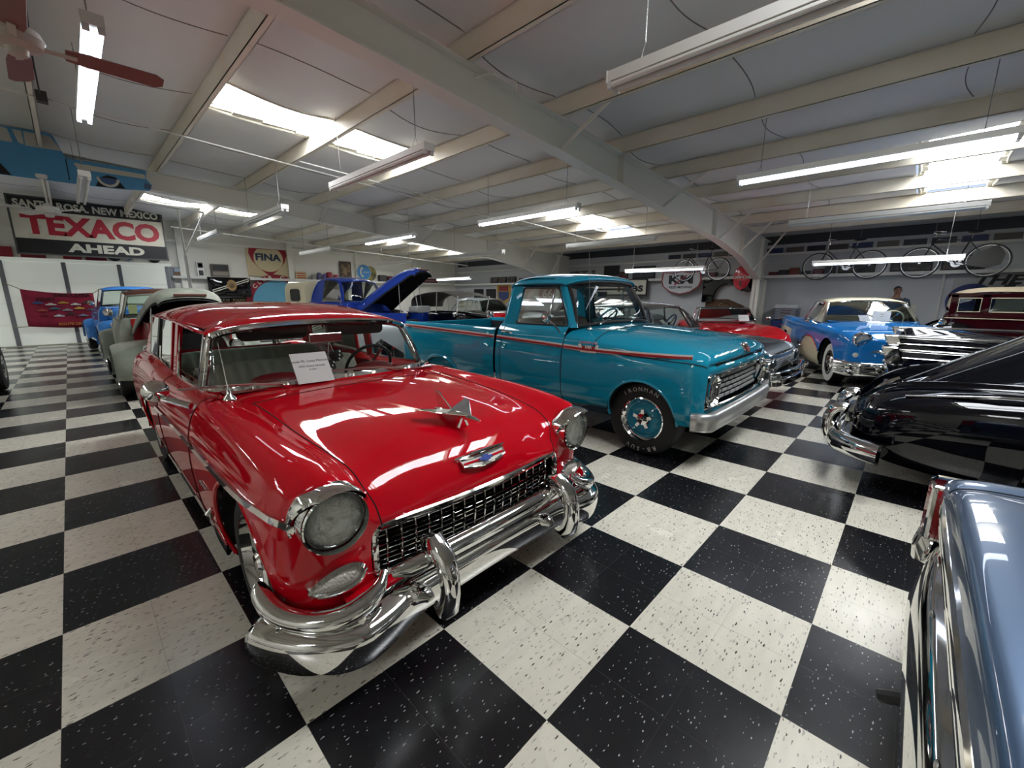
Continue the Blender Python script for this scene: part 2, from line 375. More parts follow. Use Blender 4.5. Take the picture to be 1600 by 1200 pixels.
# frames: tapered I beams in the X direction with haunch and column
def frame(Y, name):
    tp = lambda x: ceil_z(x)-.215
    bot = [(XL, 3.62), (1.0, 3.53), (4.5, 3.30), (7.7, 3.03), (10.3, 2.80), (12.1, 2.55), (14.05, 2.02)]
    g = MB(); B = [(x, z) for x, z in bot]
    tops = [(x, tp(x)) for x, z in bot]
    for (a, ta), (c, tc_) in zip(zip(B, tops), list(zip(B, tops))[1:]):
        ids = [g.v((a[0], Y-.006, a[1])), g.v((c[0], Y-.006, c[1])), g.v((tc_[0], Y-.006, tc_[1])), g.v((ta[0], Y-.006, ta[1]))]
        i2 = [g.v((p.x, Y+.006, p.z)) for p in (g.V[q] for q in ids)]
        g.f(ids); g.f(i2[::-1]); 
        for (p, q) in ((a, c), (ta, tc_)):
            g.bar((p[0], Y, p[1]), (q[0], Y, q[1]), .2, .014)
    g.box(14.05, 14.85, Y-.006, Y+.006, 2.02, tp(14.5)); g.bar((14.05, Y, tp(14.05)), (14.85, Y, tp(14.85)), .2, .014)
    g.bar((14.05, Y, 2.02), (14.85, Y, 2.02), .2, .014)
    for x in (1.0, 5.8, 10.0, 12.1, 14.05): 
        i = [k for k in range(len(bot)) if bot[k][0] <= x][-1]
        zb = bot[i][1] if i == len(bot)-1 else bot[i][1]+(bot[i+1][1]-bot[i][1])*(x-bot[i][0])/(bot[i+1][0]-bot[i][0])
        g.box(x-.004, x+.004, Y-.1, Y+.1, zb, tp(x))
    o = struct(g.build(name, BEAMM, smooth=0))
    g = MB(); g.box(14.05, 14.064, Y-.1, Y+.1, 0, 2.02); g.box(14.05, 14.85, Y-.006, Y+.006, 0, 2.02); g.box(14.83, 14.85, Y-.1, Y+.1, 0, 2.02)
    struct(g.build(name.replace('beam', 'column'), BEAMM, smooth=0))
    g = MB()
    for x, L_ in ((4.25, .62), (7.3, .62), (10.35, .62), (11.87, .7), (13.4, .75)):
        zb = [b1[1]+(b2[1]-b1[1])*(x-b1[0])/(b2[0]-b1[0]) for b1, b2 in zip(bot, bot[1:]) if b1[0] <= x <= b2[0]][0]
        g.bar((x+.04, Y-.02, zb+.02), (x+.04, Y-.75, ceil_z(x)-.19), .045, .006, (1, 0, .6)); g.bar((x+.04, Y-.02, zb+.02), (x+.04, Y-.75, ceil_z(x)-.19), .006, .045, (1, 0, .6))
    struct(g.build(name.replace('beam', 'ceiling_brace'), BEAMM, smooth=0))
frame(2.9, 'beam_front'); frame(10.45, 'beam_middle')
# ------------------------------------------------------------------ strip lights
FIXM = mat('fixture_enamel', '#dddcd6', .35); TUBEOFF = mat('unlit_tube', '#d8d8d2', .25); SOCK = mat('lamp_socket', '#c9c8c4', .5)
TUBEON = mat('lit_tube', '#e6efff', .3, emit=TUBE_E); CHAIN = mat('hanger_chain', '#9a9a97', .35, .8)
def strip_light(x, y, z, lit, label, group='hanging fluorescent strip lights', L_=2.44, tilt=0., hz=None):
    t = thing('strip_light', label, 'ceiling light', (x, y, z), 0, group)
    g = MB(); h = L_/2
    g.prism([(-.062, .008), (-.062, .075), (.062, .075), (.062, .008), (.025, .0), (-.025, .0)], (0, -h, .03), (1, 0, 0), (0, 0, 1), (0, L_, 0))
    g.box(-.066, .066, -h-.010, -h+.002, .028, .108); g.box(-.066, .066, h-.002, h+.010, .028, .108)
    g.build('housing', FIXM, t, smooth=0)
    for s_ in (-1, 1):
        g = MB(); g.tube([(s_*.042, -h+.03, .018), (s_*.042, h-.03, .018)], .019, 10); g.build('tube', TUBEON if lit else TUBEOFF, t)
        for e in (-1, 1): g = MB(); g.box(s_*.042-.02, s_*.042+.02, e*(h-.015)-.014, e*(h-.015)+.014, -.01, .04); g.build('lamp_socket', SOCK, t, smooth=0)
    cz = ceil_z(x)-.02-z if hz is None else hz
    for e in (-1, 1):
        g = MB(); ye = e*(h-.25)
        g.tube([(-.05, ye, .1), (0, ye, .22), (.05, ye, .1)], .003, 5); g.tube([(0, ye, .22), (0, ye, cz)], .004, 5)
        k = .24
        while k < min(cz, .24+.4): g.ell((0, ye, k), (.007, .004, .012), 6, 4); k += .022
        g.build('hanger_chain', CHAIN, t)
    return t
LT = [(2.62, -.12, 3.0, 0, 'unlit white strip light nearest the camera, above the pickup side of the big beam'),
 (6.05, .0, 2.98, 1, 'long lit strip light below the right skylight'),
 (8.96, -.05, 2.77, 0, 'unlit strip light just above and before the hanging bicycles light'),
 (11.85, -.03, 2.235, 1, 'lit strip light hanging low in front of the two bicycles'),
 (5.72, 4.78, 2.93, 1, 'lit strip light under the far skylight beyond the big beam'),
 (8.96, 4.95, 2.76, 0, 'unlit strip light hanging above the teal pickup roof'),
 (12.1, 4.95, 2.26, 1, 'lit strip light low in front of the single hanging bicycle'),
 (2.62, 4.6, 3.06, 0, 'unlit strip light hanging beside the bright left skylight'),
 (2.62, 9.1, 3.05, 0, 'unlit strip light in front of the second beam, right of the road sign'),
 (5.78, 9.7, 2.95, 1, 'lit strip light hanging before the second beam above the red roof'),
 (8.45, 13.9, 2.7, 0, 'unlit strip light above the blue truck with the raised hood'),
 (12.0, 14.85, 2.24, 1, 'lit strip light far back in the corner over the trike roof'),
 (8.42, 9.25, 2.71, 0, 'unlit strip light left of the teal pickup roof'),
 (5.36, 13.5, 2.87, 0, 'unlit strip light in front of the red and cream oil company sign'),
 (2.68, 14.2, 3.15, 0, 'unlit strip light right of the white pipe brace'),
 (.05, 5.1, 3.42, 1, 'brightly lit strip light at the upper left beside the red fan'),
 (.05, 9.3, 3.15, 0, 'unlit strip light end-on in front of the blue truck cutout')]
for x, y, z, lit, lab in LT: strip_light(x, y, z-.018, lit, lab)
# ------------------------------------------------------------------ shared car pieces (local axes: x forward, y left, z up, origin on the floor at the front axle)
def wheel(parent, x, y, r, w, rimr, rimm, style, tirem=RUBBER, white=None, letters=None, steer=0., n=40, side=None):
    # tyre + rim as parts of the car; 'side' = +1 left, -1 right
    s = side if side is not None else (1 if y > 0 else -1)
    X = Matrix.Translation((x, y, r)) @ Matrix.Rotation(radians(steer), 4, 'Z')
    def B(g): return g.xf(X)
    h = w/2
    g = MB(); g.lathe([(rimr, -h*.86), (rimr+.012, -h*.95), (r*.86, -h), (r*.965, -h*.86), (r*.992, -h*.6), (r, -h*.2), (r, h*.2), (r*.992, h*.6), (r*.965, h*.86), (r*.86, h), (rimr+.012, h*.95), (rimr, h*.86), (rimr*.98, h*.5), (rimr*.98, -h*.5), (rimr, -h*.86)], (0, 0, 0), (0, 1, 0), n)
    T = B(g).build('tire', tirem, parent)
    if white:
        a, b = white; g = MB(); g.lathe([(a*r, s*(h+.001)), (a*r, s*(h+.004)), (b*r, s*(h+.003)), (b*r, s*(h+.000))], (0, 0, 0), (0, 1, 0), n)
        B(g).build('whitewall', MT['whitewall'], T)
    if letters:
        g = MB()
        for txt, a0 in letters:
            for k, c in enumerate(txt):
                a = a0+(k-(len(txt)-1)/2)*.19*s*(1 if a0 > 0 or 1 else -1)
                rr = (rimr+r)*.5+.012; px, pz = rr*cos(a), rr*sin(a)
                ux = Vector((sin(a)*1, 0, -cos(a)))*(1 if s < 0 else -1); uy = Vector((cos(a), 0, sin(a)))
                if a0 < 0: pass
                M4 = Matrix(((ux.x, uy.x, 0, px), (0, 0, s, s*(h-.001)), (ux.z, uy.z, 0, pz), (0, 0, 0, 1)))
                g.text(c, .056, M4, .0022, bold=.0)
        B(g).build('raised_lettering', MT['tire_letter'], T, smooth=0)
    R_ = rimr
    if style == 'steel':   # painted steel wheel, chrome cap, trim ring
        g = MB(); o = s*h
        g.lathe([(R_, o*.9), (R_*.93, o*.72), (R_*.86, o*.55), (R_*.80, o*.50), (R_*.72, o*.60), (R_*.55, o*.72), (R_*.40, o*.62), (R_*.30, o*.58), (0.001, o*.58)], (0, 0, 0), (0, 1, 0), n)
        RM = B(g).build('rim', rimm, parent)
        g = MB(); g.lathe([(R_*1.03, o*.86), (R_*1.04, o*.97), (R_*.99, o*1.0), (R_*.90, o*.80), (R_*.84, o*.62)], (0, 0, 0), (0, 1, 0), n); B(g).build('trim_ring', CHROME, parent)
        g = MB(); g.lathe([(R_*.33, o*.60), (R_*.33, o*.78), (R_*.27, o*.92), (R_*.12, o*.99), (.001, o*1.0)], (0, 0, 0), (0, 1, 0), 20)
        for k in range(5):
            a = 2*pi*k/5+.3; g.bar((0, o*.70, 0), (R_*.46*cos(a), o*.72, R_*.46*sin(a)), .03, .05, (0, 1, 0)); g.ell((R_*.42*cos(a), o*.78, R_*.42*sin(a)), (.016, .014, .016), 8, 6)
        B(g).build('hub_cap', CHROME, parent)
    elif style == 'spoke':  # polished five-spoke
        g = MB(); o = s*h
        g.lathe([(R_*1.03, o*.84), (R_*1.04, o*.98), (R_*.97, o*.98), (R_*.93, o*.55), (R_*.88, o*.35), (R_*.86, -o*.6)], (0, 0, 0), (0, 1, 0), n); RM = B(g).build('rim', CHROME, parent)
        for k in range(5):
            a = 2*pi*k/5+.25; d = Vector((cos(a), 0, sin(a))); t = Vector((-sin(a), 0, cos(a)))
            g = MB(); c0 = d*R_*.1; c1 = d*R_*.93
            P = []
            for q, (wd, yy) in ((.10, (.040, .66)), (.4, (.030, .72)), (.75, (.036, .62)), (.95, (.052, .48))):
                c = d*R_*q; P.append([c+t*wd+Vector((0, o*yy-.012*s, 0)), c+t*wd*.6+Vector((0, o*yy+.006*s, 0)), c-t*wd*.6+Vector((0, o*yy+.006*s, 0)), c-t*wd+Vector((0, o*yy-.012*s, 0)), c-t*wd+Vector((0, o*yy-.04*s, 0)), c+t*wd+Vector((0, o*yy-.04*s, 0))])
            g.grid(P, cu=True); B(g).build('spoke', CHROME, RM)
        g = MB(); g.lathe([(R_*.22, o*.3), (R_*.22, o*.78), (R_*.17, o*.9), (.001, o*.93)], (0, 0, 0), (0, 1, 0), 20); B(g).build('hub_cap', CHROME, parent)
    elif style == 'cap':    # full chrome wheel cover
        g = MB(); o = s*h
        g.lathe([(R_*1.0, o*.85), (R_*1.0, o*.97), (R_*.9, o*.97), (R_*.8, o*.84), (R_*.55, o*.84), (R_*.45, o*.98), (R_*.3, o*1.1), (.001, o*1.14)], (0, 0, 0), (0, 1, 0), n)
        B(g).build('hub_cap', rimm, parent)
    return T
def well(parent, x, y0, y1, r, rz=None, zc=None, zb=.12):
    rz = rz or r; zc = zc if zc is not None else r
    g = MB(); P = []
    for y in (y0, y1): P.append([(x+r*cos(pi*k/18), y, zc+rz*sin(pi*k/18)) for k in range(19)])
    P = [[(x+r, y, zb)]+row+[(x-r, y, zb)] for y, row in zip((y0, y1), P)]
    b = g.grid(P); n = len(P[0]); g.f([b+n+i for i in range(n)])
    return g.build('wheel_well', DARK, parent, smooth=0)
def headlamp(parent, c, r, dirv=(1, 0, 0), ring=1.22, deep=.05, lens=None, ringm=None):
    g = MB(); g.lathe([(r*ring, -deep), (r*ring, -.005), (r*(1+.6*(ring-1)), .016), (r*1.03, .012), (r*1.0, .0)], c, dirv, 32); R_ = g.build('headlamp_bezel', ringm or CHROME, parent)
    g = MB(); g.lathe([(r*1.02, -.004), (r*.97, .010), (r*.8, .022), (r*.5, .032), (r*.2, .037), (.0005, .038)], c, dirv, 32); g.build('headlamp_lens', lens or CLEARL, R_)
    g = MB(); g.lathe([(r*.99, .000), (r*.9, -.004), (r*.6, -.008), (.0005, -.009)], c, dirv, 24); g.build('headlamp_reflector', REFL, R_)
    return R_
def strip(parent, name, pts, w, m, up=(0, 0, 1), th=.012):
    # half round moulding: profile (side, up)
    g = MB(); g.sweep(pts, [(-th, -w/2), (0, -w/2), (th*.8, -w*.25), (th, 0), (th*.8, w*.25), (0, w/2), (-th, w/2)], up); return g.build(name, m, parent)
def seams(parent, lines, r=.0028, m=None):
    for pts in lines:
        g = MB(); g.tube(pts, r, 5); g.build('panel_gap', m or DARK, parent)
def onside(G, x, z):
    # point on a half net (rows j along x) nearest to x, z on the outer side
    best = None
    for r in G:
        for p in r:
            if p.y < .35: continue
            d = (p.x-x)**2+(p.z-z)**2
            if best is None or d < best[0]: best = (d, p)
    return best[1]
def sidepts(G, xz, off=.004):
    out = []; D = []
    for (xa, za), (xb, zb) in zip(xz, xz[1:]):
        m = max(1, int(abs(xb-xa)/.08)) if abs(zb-za) < .1 else 1
        for k in range(m): D.append((xa+(xb-xa)*k/m, za+(zb-za)*k/m))
    D.append(xz[-1])
    for x, z in D:
        # inverse distance over the 4 nearest for smoothness
        c = sorted(((p.x-x)**2+(p.z-z)**2, p.y) for r in G for p in r if p.y > .35)[:9]; ym = max(q[1] for q in c); c = [q for q in c if q[1] > ym-.05][:4]
        w = [1/(d+1e-7) for d, _ in c]; out.append(Vector((x, sum(a*y for a, (_, y) in zip(w, c))/sum(w)+off, z)))
    for _ in range(3):
        out = [out[0]]+[Vector((b.x, (a.y+2*b.y+c.y)/4, b.z)) for a, b, c in zip(out, out[1:], out[2:])]+[out[-1]]
    return out
def flipy(pts): return [mir(p) for p in pts]
def windshield(parent, G, name, m, both=True):
    g = MB(); g.grid(G); return g.build(name, m, parent, smooth=180)
def bench(parent, x, z0, z1, hw, depth, m, name='seat', lean=.18, ch=14, y0=None):
    # tuck and roll bench: cushion and backrest
    y0 = -hw if y0 is None else y0
    def pleat(u): return .020*abs(sin(pi*u*ch))
    P = []
    nz = 8
    for k in range(nz+1):
        t = k/nz; row = []
        for i in range(ch*4+1):
            u = i/(ch*4); y = y0+2*hw*u; e = 1-.06*(abs(2*u-1)**8)
            zt = z0+(z1-z0)*t*e; bul = .05*sin(pi*min(1, t*1.02))
            row.append((x-lean*t+bul+pleat(u), y, zt))
        P.append(row)
    top = [(p[0]-.06, p[1], p[2]+.018) for p in P[-1]]; back = [(p[0]-.15, p[1], p[2]-.01) for p in P[-1]]; low = [(x-lean-.12, p[1], z0-.1) for p in P[-1]]
    g = MB(); g.grid(P+[top, back, low]); g.build(name+'_backrest', m, parent, smooth=60)
    g = MB(); P = []
    for k in range(7):
        t = k/6; P.append([(x+depth*t+.02, y0+2*hw*i/(ch*4), z0+.02+.05*sin(pi*t)+pleat(i/(ch*4))-(.1 if k == 6 else 0)) for i in range(ch*4+1)])
    g.grid(P); g.build(name+'_cushion', m, parent, smooth=60)
def steering(parent, c, r, tilt, col, mat_, spokes=3):
    X = Matrix.Translation(c) @ Matrix.Rotation(tilt, 4, 'Y')
    g = MB(); g.tube([(0, r*cos(2*pi*k/28), r*sin(2*pi*k/28)) for k in range(28)], .013, 8, closed=True); S = g.xf(X).build('steering_wheel', mat_, parent)
    g = MB()
    for k in range(spokes):
        a = pi/2+2*pi*k/spokes+pi/spokes*0; g.bar((0, 0, 0), (0, r*cos(a+pi/2), r*sin(a+pi/2)), .02, .01, (1, 0, 0))
    g.lathe([(.05, -.02), (.05, .01), (.02, .02), (.001, .022)], (0, 0, 0), (1, 0, 0), 16); g.xf(X).build('wheel_spokes', CHROME, S)
    g = MB(); g.tube([(0, 0, 0), (.75, 0, -.0)], .022, 8); g.xf(X).build('steering_column', mat_, parent)
MT['whitewall'] = mat('whitewall_rubber', '#d9d8cf', .5); MT['tire_letter'] = mat('raised_white_letter', '#b9b8b2', .6)
# ------------------------------------------------------------------ red two-door wagon in front
RED = paint('red_enamel', '#c8091d'); NSEAT = mat('grey_green_vinyl', '#b9bdac', .5); NRED = mat('red_vinyl', '#9a1420', .5)
NX, NY = .92, 1.25
N = thing('station_wagon', 'red two-door station wagon with chrome egg-crate grille, nearest the camera', 'car', (NX, NY, 0), -pi/2)
FR = [
 [(-.80,0,.945),(-.82,.3,.942),(-.86,.55,.932),(-.88,.68,.925),(-.88,.79,.932),(-.80,.885,.895),(-.76,.925,.80),(-.76,.945,.62),(-.76,.935,.42),(-.76,.905,.25),(-.76,.86,.17)],
 [(-.40,0,.942),(-.40,.3,.938),(-.40,.53,.918),(-.40,.65,.905),(-.40,.77,.928),(-.40,.875,.89),(-.40,.925,.79),(-.40,.945,.62),(-.40,.935,.42),(-.40,.905,.25),(-.40,.86,.17)],
 [(0,0,.922),(0,.29,.916),(0,.51,.89),(0,.64,.875),(0,.76,.918),(0,.868,.88),(0,.922,.78),(0,.942,.62),(0,.935,.42),(0,.905,.25),(0,.86,.18)],
 [(.28,0,.888),(.28,.28,.88),(.28,.49,.852),(.28,.615,.845),(.28,.745,.900),(.28,.855,.865),(.28,.915,.765),(.28,.933,.6),(.28,.925,.42),(.28,.895,.26),(.28,.85,.2)],
 [(.46,0,.838),(.455,.27,.83),(.45,.475,.802),(.44,.595,.81),(.46,.735,.880),(.43,.845,.84),(.42,.90,.75),(.42,.918,.6),(.42,.908,.42),(.42,.875,.28),(.42,.83,.22)],
 [(.545,0,.765),(.542,.26,.756),(.53,.465,.73),(.52,.585,.755),(.57,.735,.850),(.51,.845,.79),(.49,.882,.71),(.49,.885,.58),(.49,.872,.42),(.49,.84,.30),(.48,.8,.25)],
 [(.588,0,.70),(.585,.25,.692),(.572,.455,.672),(.55,.56,.69),(.575,.68,.745),(.555,.79,.70),(.545,.81,.63),(.545,.80,.54),(.545,.785,.42),(.54,.75,.31),(.5,.72,.26)],
 [(.606,0,.645),(.602,.25,.64),(.590,.45,.636),(.580,.555,.634),(.574,.615,.630),(.570,.665,.595),(.569,.675,.56),(.569,.675,.50),(.568,.67,.42),(.56,.65,.33),(.5,.62,.29)],
 [(.607,0,.618),(.603,.25,.615),(.592,.44,.608),(.582,.55,.600),(.577,.588,.58),(.576,.598,.54),(.575,.60,.50),(.574,.60,.45),(.572,.595,.40),(.565,.57,.362),(.5,.54,.352)]]
GF = net(FR, 5, 7)
g = MB(); cellx = lambda i: i
nI = len(GF[0])
g.grid(full(GF), tagf=lambda i, j: 'hood' if abs(i-(nI-1)+.5) < 15 and j >= 4 and not (j > 52 and abs(i-(nI-1)+.5) > 14) else 'body', flip=True)
g.cut(0.02, .335, .40, .385, .5)
NRM = g.normals()
g.build('front_fenders', RED, N, tags={'body'}, nrm=NRM); g.build('hood', RED, N, tags={'hood'}, nrm=NRM)
hs = [GF[j][15]+Vector((0, 0, .001)) for j in range(4, 57)]
seams(N, [hs, flipy(hs), [mir(p) for p in reversed(GF[4][:16])]+GF[4][1:16]], .003)
# rear body sides (tub open under the greenhouse)
def sd(x, belt=.925, w=0., bot=.17, top=.8):
    return [(x,.70-w,.88),(x,.745-w,belt+.0),(x,.79-w,belt+.012),(x,.84-w,belt-.002),(x,.885-w,belt-.04),(x,.925-w,.79),(x,.945-w,.62),(x,.935-w,.42),(x,.905-w,.25),(x,.86-w,bot)]
RR = [sd(-.765), sd(-1.2,.915), sd(-1.8,.90), sd(-2.15,.905), sd(-2.5,.925), sd(-3.0,.935), sd(-3.5,.93), sd(-3.95,.915,.01), sd(-4.2,.89,.06,.3)]
GR = net(RR, 5, 6)
for s_ in (1, -1):
    g = MB(); g.grid(GR if s_ > 0 else [[mir(p) for p in r] for r in GR], flip=s_ > 0, tagf=lambda i, j: 'door' if j < 16 else 'q')
    g.cut(-2.92, .335, .40, .36, .5); nr = g.normals()
    g.build('rear_quarter', RED, N, tags={'q'}, nrm=nr); D = g.build('door', RED, N, tags={'door'}, nrm=nr)
    fl = (lambda q: q) if s_ > 0 else flipy
    seams(N, [fl([p+Vector((0, .001, 0)) for p in GR[16][3:]]), fl([p+Vector((0, .001, 0)) for p in GR[1][3:]])], .003)
    # mouldings
    P = sidepts(GF, [(.525, .690), (.49, .712), (.44, .722), (.3, .722), (.1, .718), (-.2, .715), (-.5, .712), (-.74, .708)], .001); P2 = sidepts(GR, [(-.78, .706), (-1.1, .70), (-1.5, .69), (-1.9, .675), (-2.12, .668)], .001)
    strip(N, 'side_moulding', fl(P), .030, CHROME); strip(N, 'side_moulding', fl(P2), .030, CHROME)
    strip(N, 'rocker_moulding', fl(sidepts(GR, [(-.42+.0, .20)]+[(-.5-.25*k, .20) for k in range(9)], .003)), .06, CHROME)
    strip(N, 'belt_moulding', fl([Vector((x, .80, z)) for x, z in ((-1.0, .935), (-1.4, .925), (-1.8, .915), (-2.15, .918), (-2.5, .938), (-3.0, .949), (-3.5, .943))]), .022, CHROME, up=(0, 1, 0))
    # gravel guard behind the front wheel and rear wheel lip
    g = MB(); g.tube([(-.405, s_*.94, .46), (-.41, s_*.955, .43), (-.415, s_*.955, .40)], [.012, .022, .01], 8); g.build('fender_guard', CHROME, N)
    g = MB(); g.tube(fl(sidepts(GF, [(.02+.40*cos(a), .335+.385*sin(a)) for a in [-.35+ k*(pi+.7)/22 for k in range(23)] if .335+.385*sin(a) > .2], -.004)), .011, 6); g.build('arch_lip', RED, N)
    g = MB(); g.tube(fl(sidepts(GR, [(-2.92+.40*cos(a), .335+.36*sin(a)) for a in [-.35+k*(pi+.7)/22 for k in range(23)] if .335+.36*sin(a) > .2], -.004)), .010, 6); g.build('arch_lip', RED, N)
    g = MB(); g.box(-2.95, -2.5, s_*.90-.004, s_*.90+.02, .40, .42); 
    # nameplate script low on the fender
    P = sidepts(GF, [(-.60+.02*k, .545+.004*(k % 3)) for k in range(9)], .003); g = MB(); g.tube(fl(P), .006, 6); g.build('script_badge', STEEL, N)
    # headlamp with hooded brow
    c = Vector((.592, s_*.735, .705)); dv = Vector((1, s_*.05, -.02)).normalized()
    g = MB(); g.lathe([(.122, -.12), (.126, -.02), (.122, .012)], c, dv, 36); g.build('headlamp_pod', CHROME, N)
    g = MB(); g.lathe([(.116, .006), (.121, .020), (.116, .026), (.110, -.004), (.104, -.008)], c, dv, 36); R_ = g.build('headlamp_bezel', CHROME, N)
    g = MB(); g.lathe([(.107, -.010), (.103, .006), (.085, .026), (.055, .038), (.02, .043), (.0005, .044)], c, dv, 36); g.build('headlamp_lens', CLEARL, R_)
    g = MB(); g.lathe([(.105, -.002), (.09, -.006), (.06, -.010), (.02, -.012), (.0005, -.012)], c, dv, 32); g.build('headlamp_reflector', REFL, R_)
    # brow: chrome visor over the lamp sweeping back to the side strip
    Q = []
    for k in range(25):
        a = radians(-14+194*k/24); 
        if s_ < 0: a = pi-a
        outer = cos(a)*s_   # +1 outboard
        back = max(0, outer-.45)*.20+max(0, -outer-.75)*.20
        cy, cz_ = c.y+.131*cos(a), c.z+.131*sin(a)
        drop = -.03*max(0, outer-.6)
        cy, cz_ = c.y+.136*cos(a), c.z+.136*sin(a); Q.append([(c.x-.075-back, cy, cz_+drop), (c.x-.02-back, c.y+.143*cos(a), c.z+.143*sin(a)+drop), (c.x+.050*max(.10, sin(a))**.5-back*.9+.0, c.y+.139*cos(a), c.z+.139*sin(a)+drop), (c.x+.062*max(.10, sin(a))**.5-back*.9, c.y+.132*cos(a), c.z+.132*sin(a)+drop), (c.x+.02-back, c.y+.121*cos(a), c.z+.121*sin(a)+drop)])
    g = MB(); g.grid(Q); g.build('headlamp_brow', CHROME, N, solid=.004)
    # parking lamp: slanted oval
    c = Vector((.563, s_*.735, .450)); ux = Vector((-.10 if 1 else 0, s_*.99, -.02)).normalized(); uy = Vector((.02, 0, 1)); nx_ = ux.cross(uy)*s_
    def oval(a, b, off, n=28): return [c+ux*a*cos(2*pi*k/n)+uy*b*sin(2*pi*k/n)*(1-.25*cos(2*pi*k/n))+nx_*off for k in range(n)]
    g = MB(); g.grid([oval(.110, .058, -.03), oval(.110, .058, .018), oval(.098, .046, .026), oval(.091, .040, .012)], cu=True); PB = g.build('parking_lamp_bezel', CHROME, N)
    g = MB(); g.grid([oval(.092, .041, .010), oval(.07, .028, .020), oval(.03, .01, .024), oval(.001, .001, .025)], cu=True); g.build('parking_lamp_lens', AMBERL, PB)
    # wheels and wells
    wheel(N, .02, s_*.79, .325, .20, .215, CHROME, 'spoke'); wheel(N, -2.92, s_*.79, .325, .21, .215, CHROME, 'spoke')
    well(N, .02, s_*.91, s_*.45, .395, .38, .335, .24); well(N, -2.92, s_*.92, s_*.5, .395, .355, .335, .24)
# grille
g = MB(); g.box(.44, .47, -.6, .6, .35, .63); g.build('grille_backing', DARK, N, smooth=0)
GY, GZ0, GZ1 = .58, .378, .602
gx = lambda y: .600-.05*(y/.58)**2
fr = []
for (yc, zc, a0) in ((GY-.045, GZ1-.045, 0), (-GY+.045, GZ1-.045, pi/2), (-GY+.045, GZ0+.045, pi), (GY-.045, GZ0+.045, 3*pi/2)):
    for k in range(7): fr.append((0, yc+.045*cos(a0+pi/2*k/6), zc+.045*sin(a0+pi/2*k/6)))
seg = []
for a, b in zip(fr, fr[1:]+fr[:1]):
    m = 14 if abs(a[1]-b[1]) > .3 else 1
    for k in range(m):
        y = a[1]+(b[1]-a[1])*k/m; z = a[2]+(b[2]-a[2])*k/m; seg.append(Vector((gx(y)+.012, y, z)))
g = MB(); g.tube(seg, .019, 10, closed=True); g.build('grille_surround', CHROME, N)
for k in range(9):
    z = GZ0+.012+(GZ1-GZ0-.024)*(k+.5)/9
    g = MB(); g.sweep([(gx(y)-.028, y, z) for y in [-GY+.02+(2*GY-.04)*q/16 for q in range(17)]], [(-.012, -.002), (.012, -.002), (.012, .002), (-.012, .002)]); g.build('grille_bar', CHROME, N, smooth=0)
for k in range(17):
    y = -GY+2*GY*(k+1)/18
    g = MB(); g.tube([(gx(y)-.020, y, GZ0+.01), (gx(y)-.008, y, (GZ0+GZ1)/2), (gx(y)-.012, y, GZ1-.01)], .0055, 6); g.build('grille_upright', CHROME, N)
# hood emblem
g = MB(); ex = .592
EO = lambda y, z: Vector((ex-.30*(y*.8/.55)**2*.35-(z-.735)*.68, y*.8, .735+(z-.735)*.85))
top = [EO(y, .765+.0*abs(y)) for y in (-.185, -.1, -.05, .05, .1, .185)]; ring = [EO(y, z) for y, z in ((-.17, .757), (-.165, .725), (-.09, .712), (0, .708), (.09, .712), (.165, .725), (.17, .757), (.06, .757), (-.06, .757))]
g.tube(ring, .0075, 8, closed=True); EM = g.build('hood_emblem', CHROME, N)
g = MB(); g.tube([EO(-.20, .768), EO(-.06, .772), EO(.06, .772), EO(.20, .768)], [.004, .008, .008, .004], 8); g.build('emblem_wing', CHROME, EM)
nI_ = lambda y, z, o: EO(y, z)+Vector((.7, 0, .7))*o
g = MB(); g.f([g.v(nI_(y, z, .001)) for y, z in ((-.165, .752), (-.16, .728), (-.09, .716), (0, .712), (.09, .716), (.16, .728), (.165, .752))]); g.build('emblem_panel', mat('emblem_white', '#cfcdc5', .35), EM, smooth=0)
g = MB(); g.grid([[nI_(y, .740, .004) for y in (-.16, -.05, .05, .16)], [nI_(y, .731, .004) for y in (-.16, -.05, .05, .16)]]); g.build('emblem_band', RED, EM, smooth=0)
bow = [(-.052, -.007), (-.022, -.007), (-.022, -.018), (.026, -.018), (.026, -.007), (.052, -.007), (.056, .007), (.026, .007), (.026, .018), (-.022, .018), (-.022, .007), (-.048, .007)]
c0 = nI_(0, .735, .006); g = MB(); g.prism(bow, c0, (0, .8, 0), Vector((-.55, 0, .7)).normalized()*.85, Vector((.7, 0, .5)).normalized()*.005); g.build('emblem_bowtie', mat('emblem_blue', '#1c3f9c', .3), EM, smooth=0)
# hood ornament: jet bird
hz = .905
g = MB(); P = []
for x, r in ((.56, .004), (.52, .018), (.46, .026), (.38, .022), (.28, .017), (.20, .008)): P.append((x, 0, hz+.0+.03*(.45-abs(x-.42))*1.0))
g.tube(P, [.004, .016, .024, .022, .018, .007], 10, sq=(.7, 1)); O_ = g.build('hood_ornament', CHROME, N)
for s_ in (1, -1):
    g = MB(); g.prism([(.50, 0), (.30, .155), (.255, .165), (.30, .06), (.33, 0)], (0, 0, hz+.018), (1, 0, 0), (0, s_, .12), (0, 0, .008)); g.build('ornament_wing', CHROME, O_, smooth=0, bevel=.002)
    g = MB(); g.bar((.43, s_*.01, hz-.005), (.43, s_*.03, hz-.045), .012, .008, (1, 0, 0)); g.build('ornament_foot', CHROME, O_, smooth=0)
g = MB(); g.prism([(.36, 0), (.24, .085), (.205, .09), (.23, 0)], (0, -.004, hz+.02), (1, 0, 0), (0, 0, 1), (0, .008, 0)); g.build('ornament_fin', CHROME, O_, smooth=0, bevel=.002)
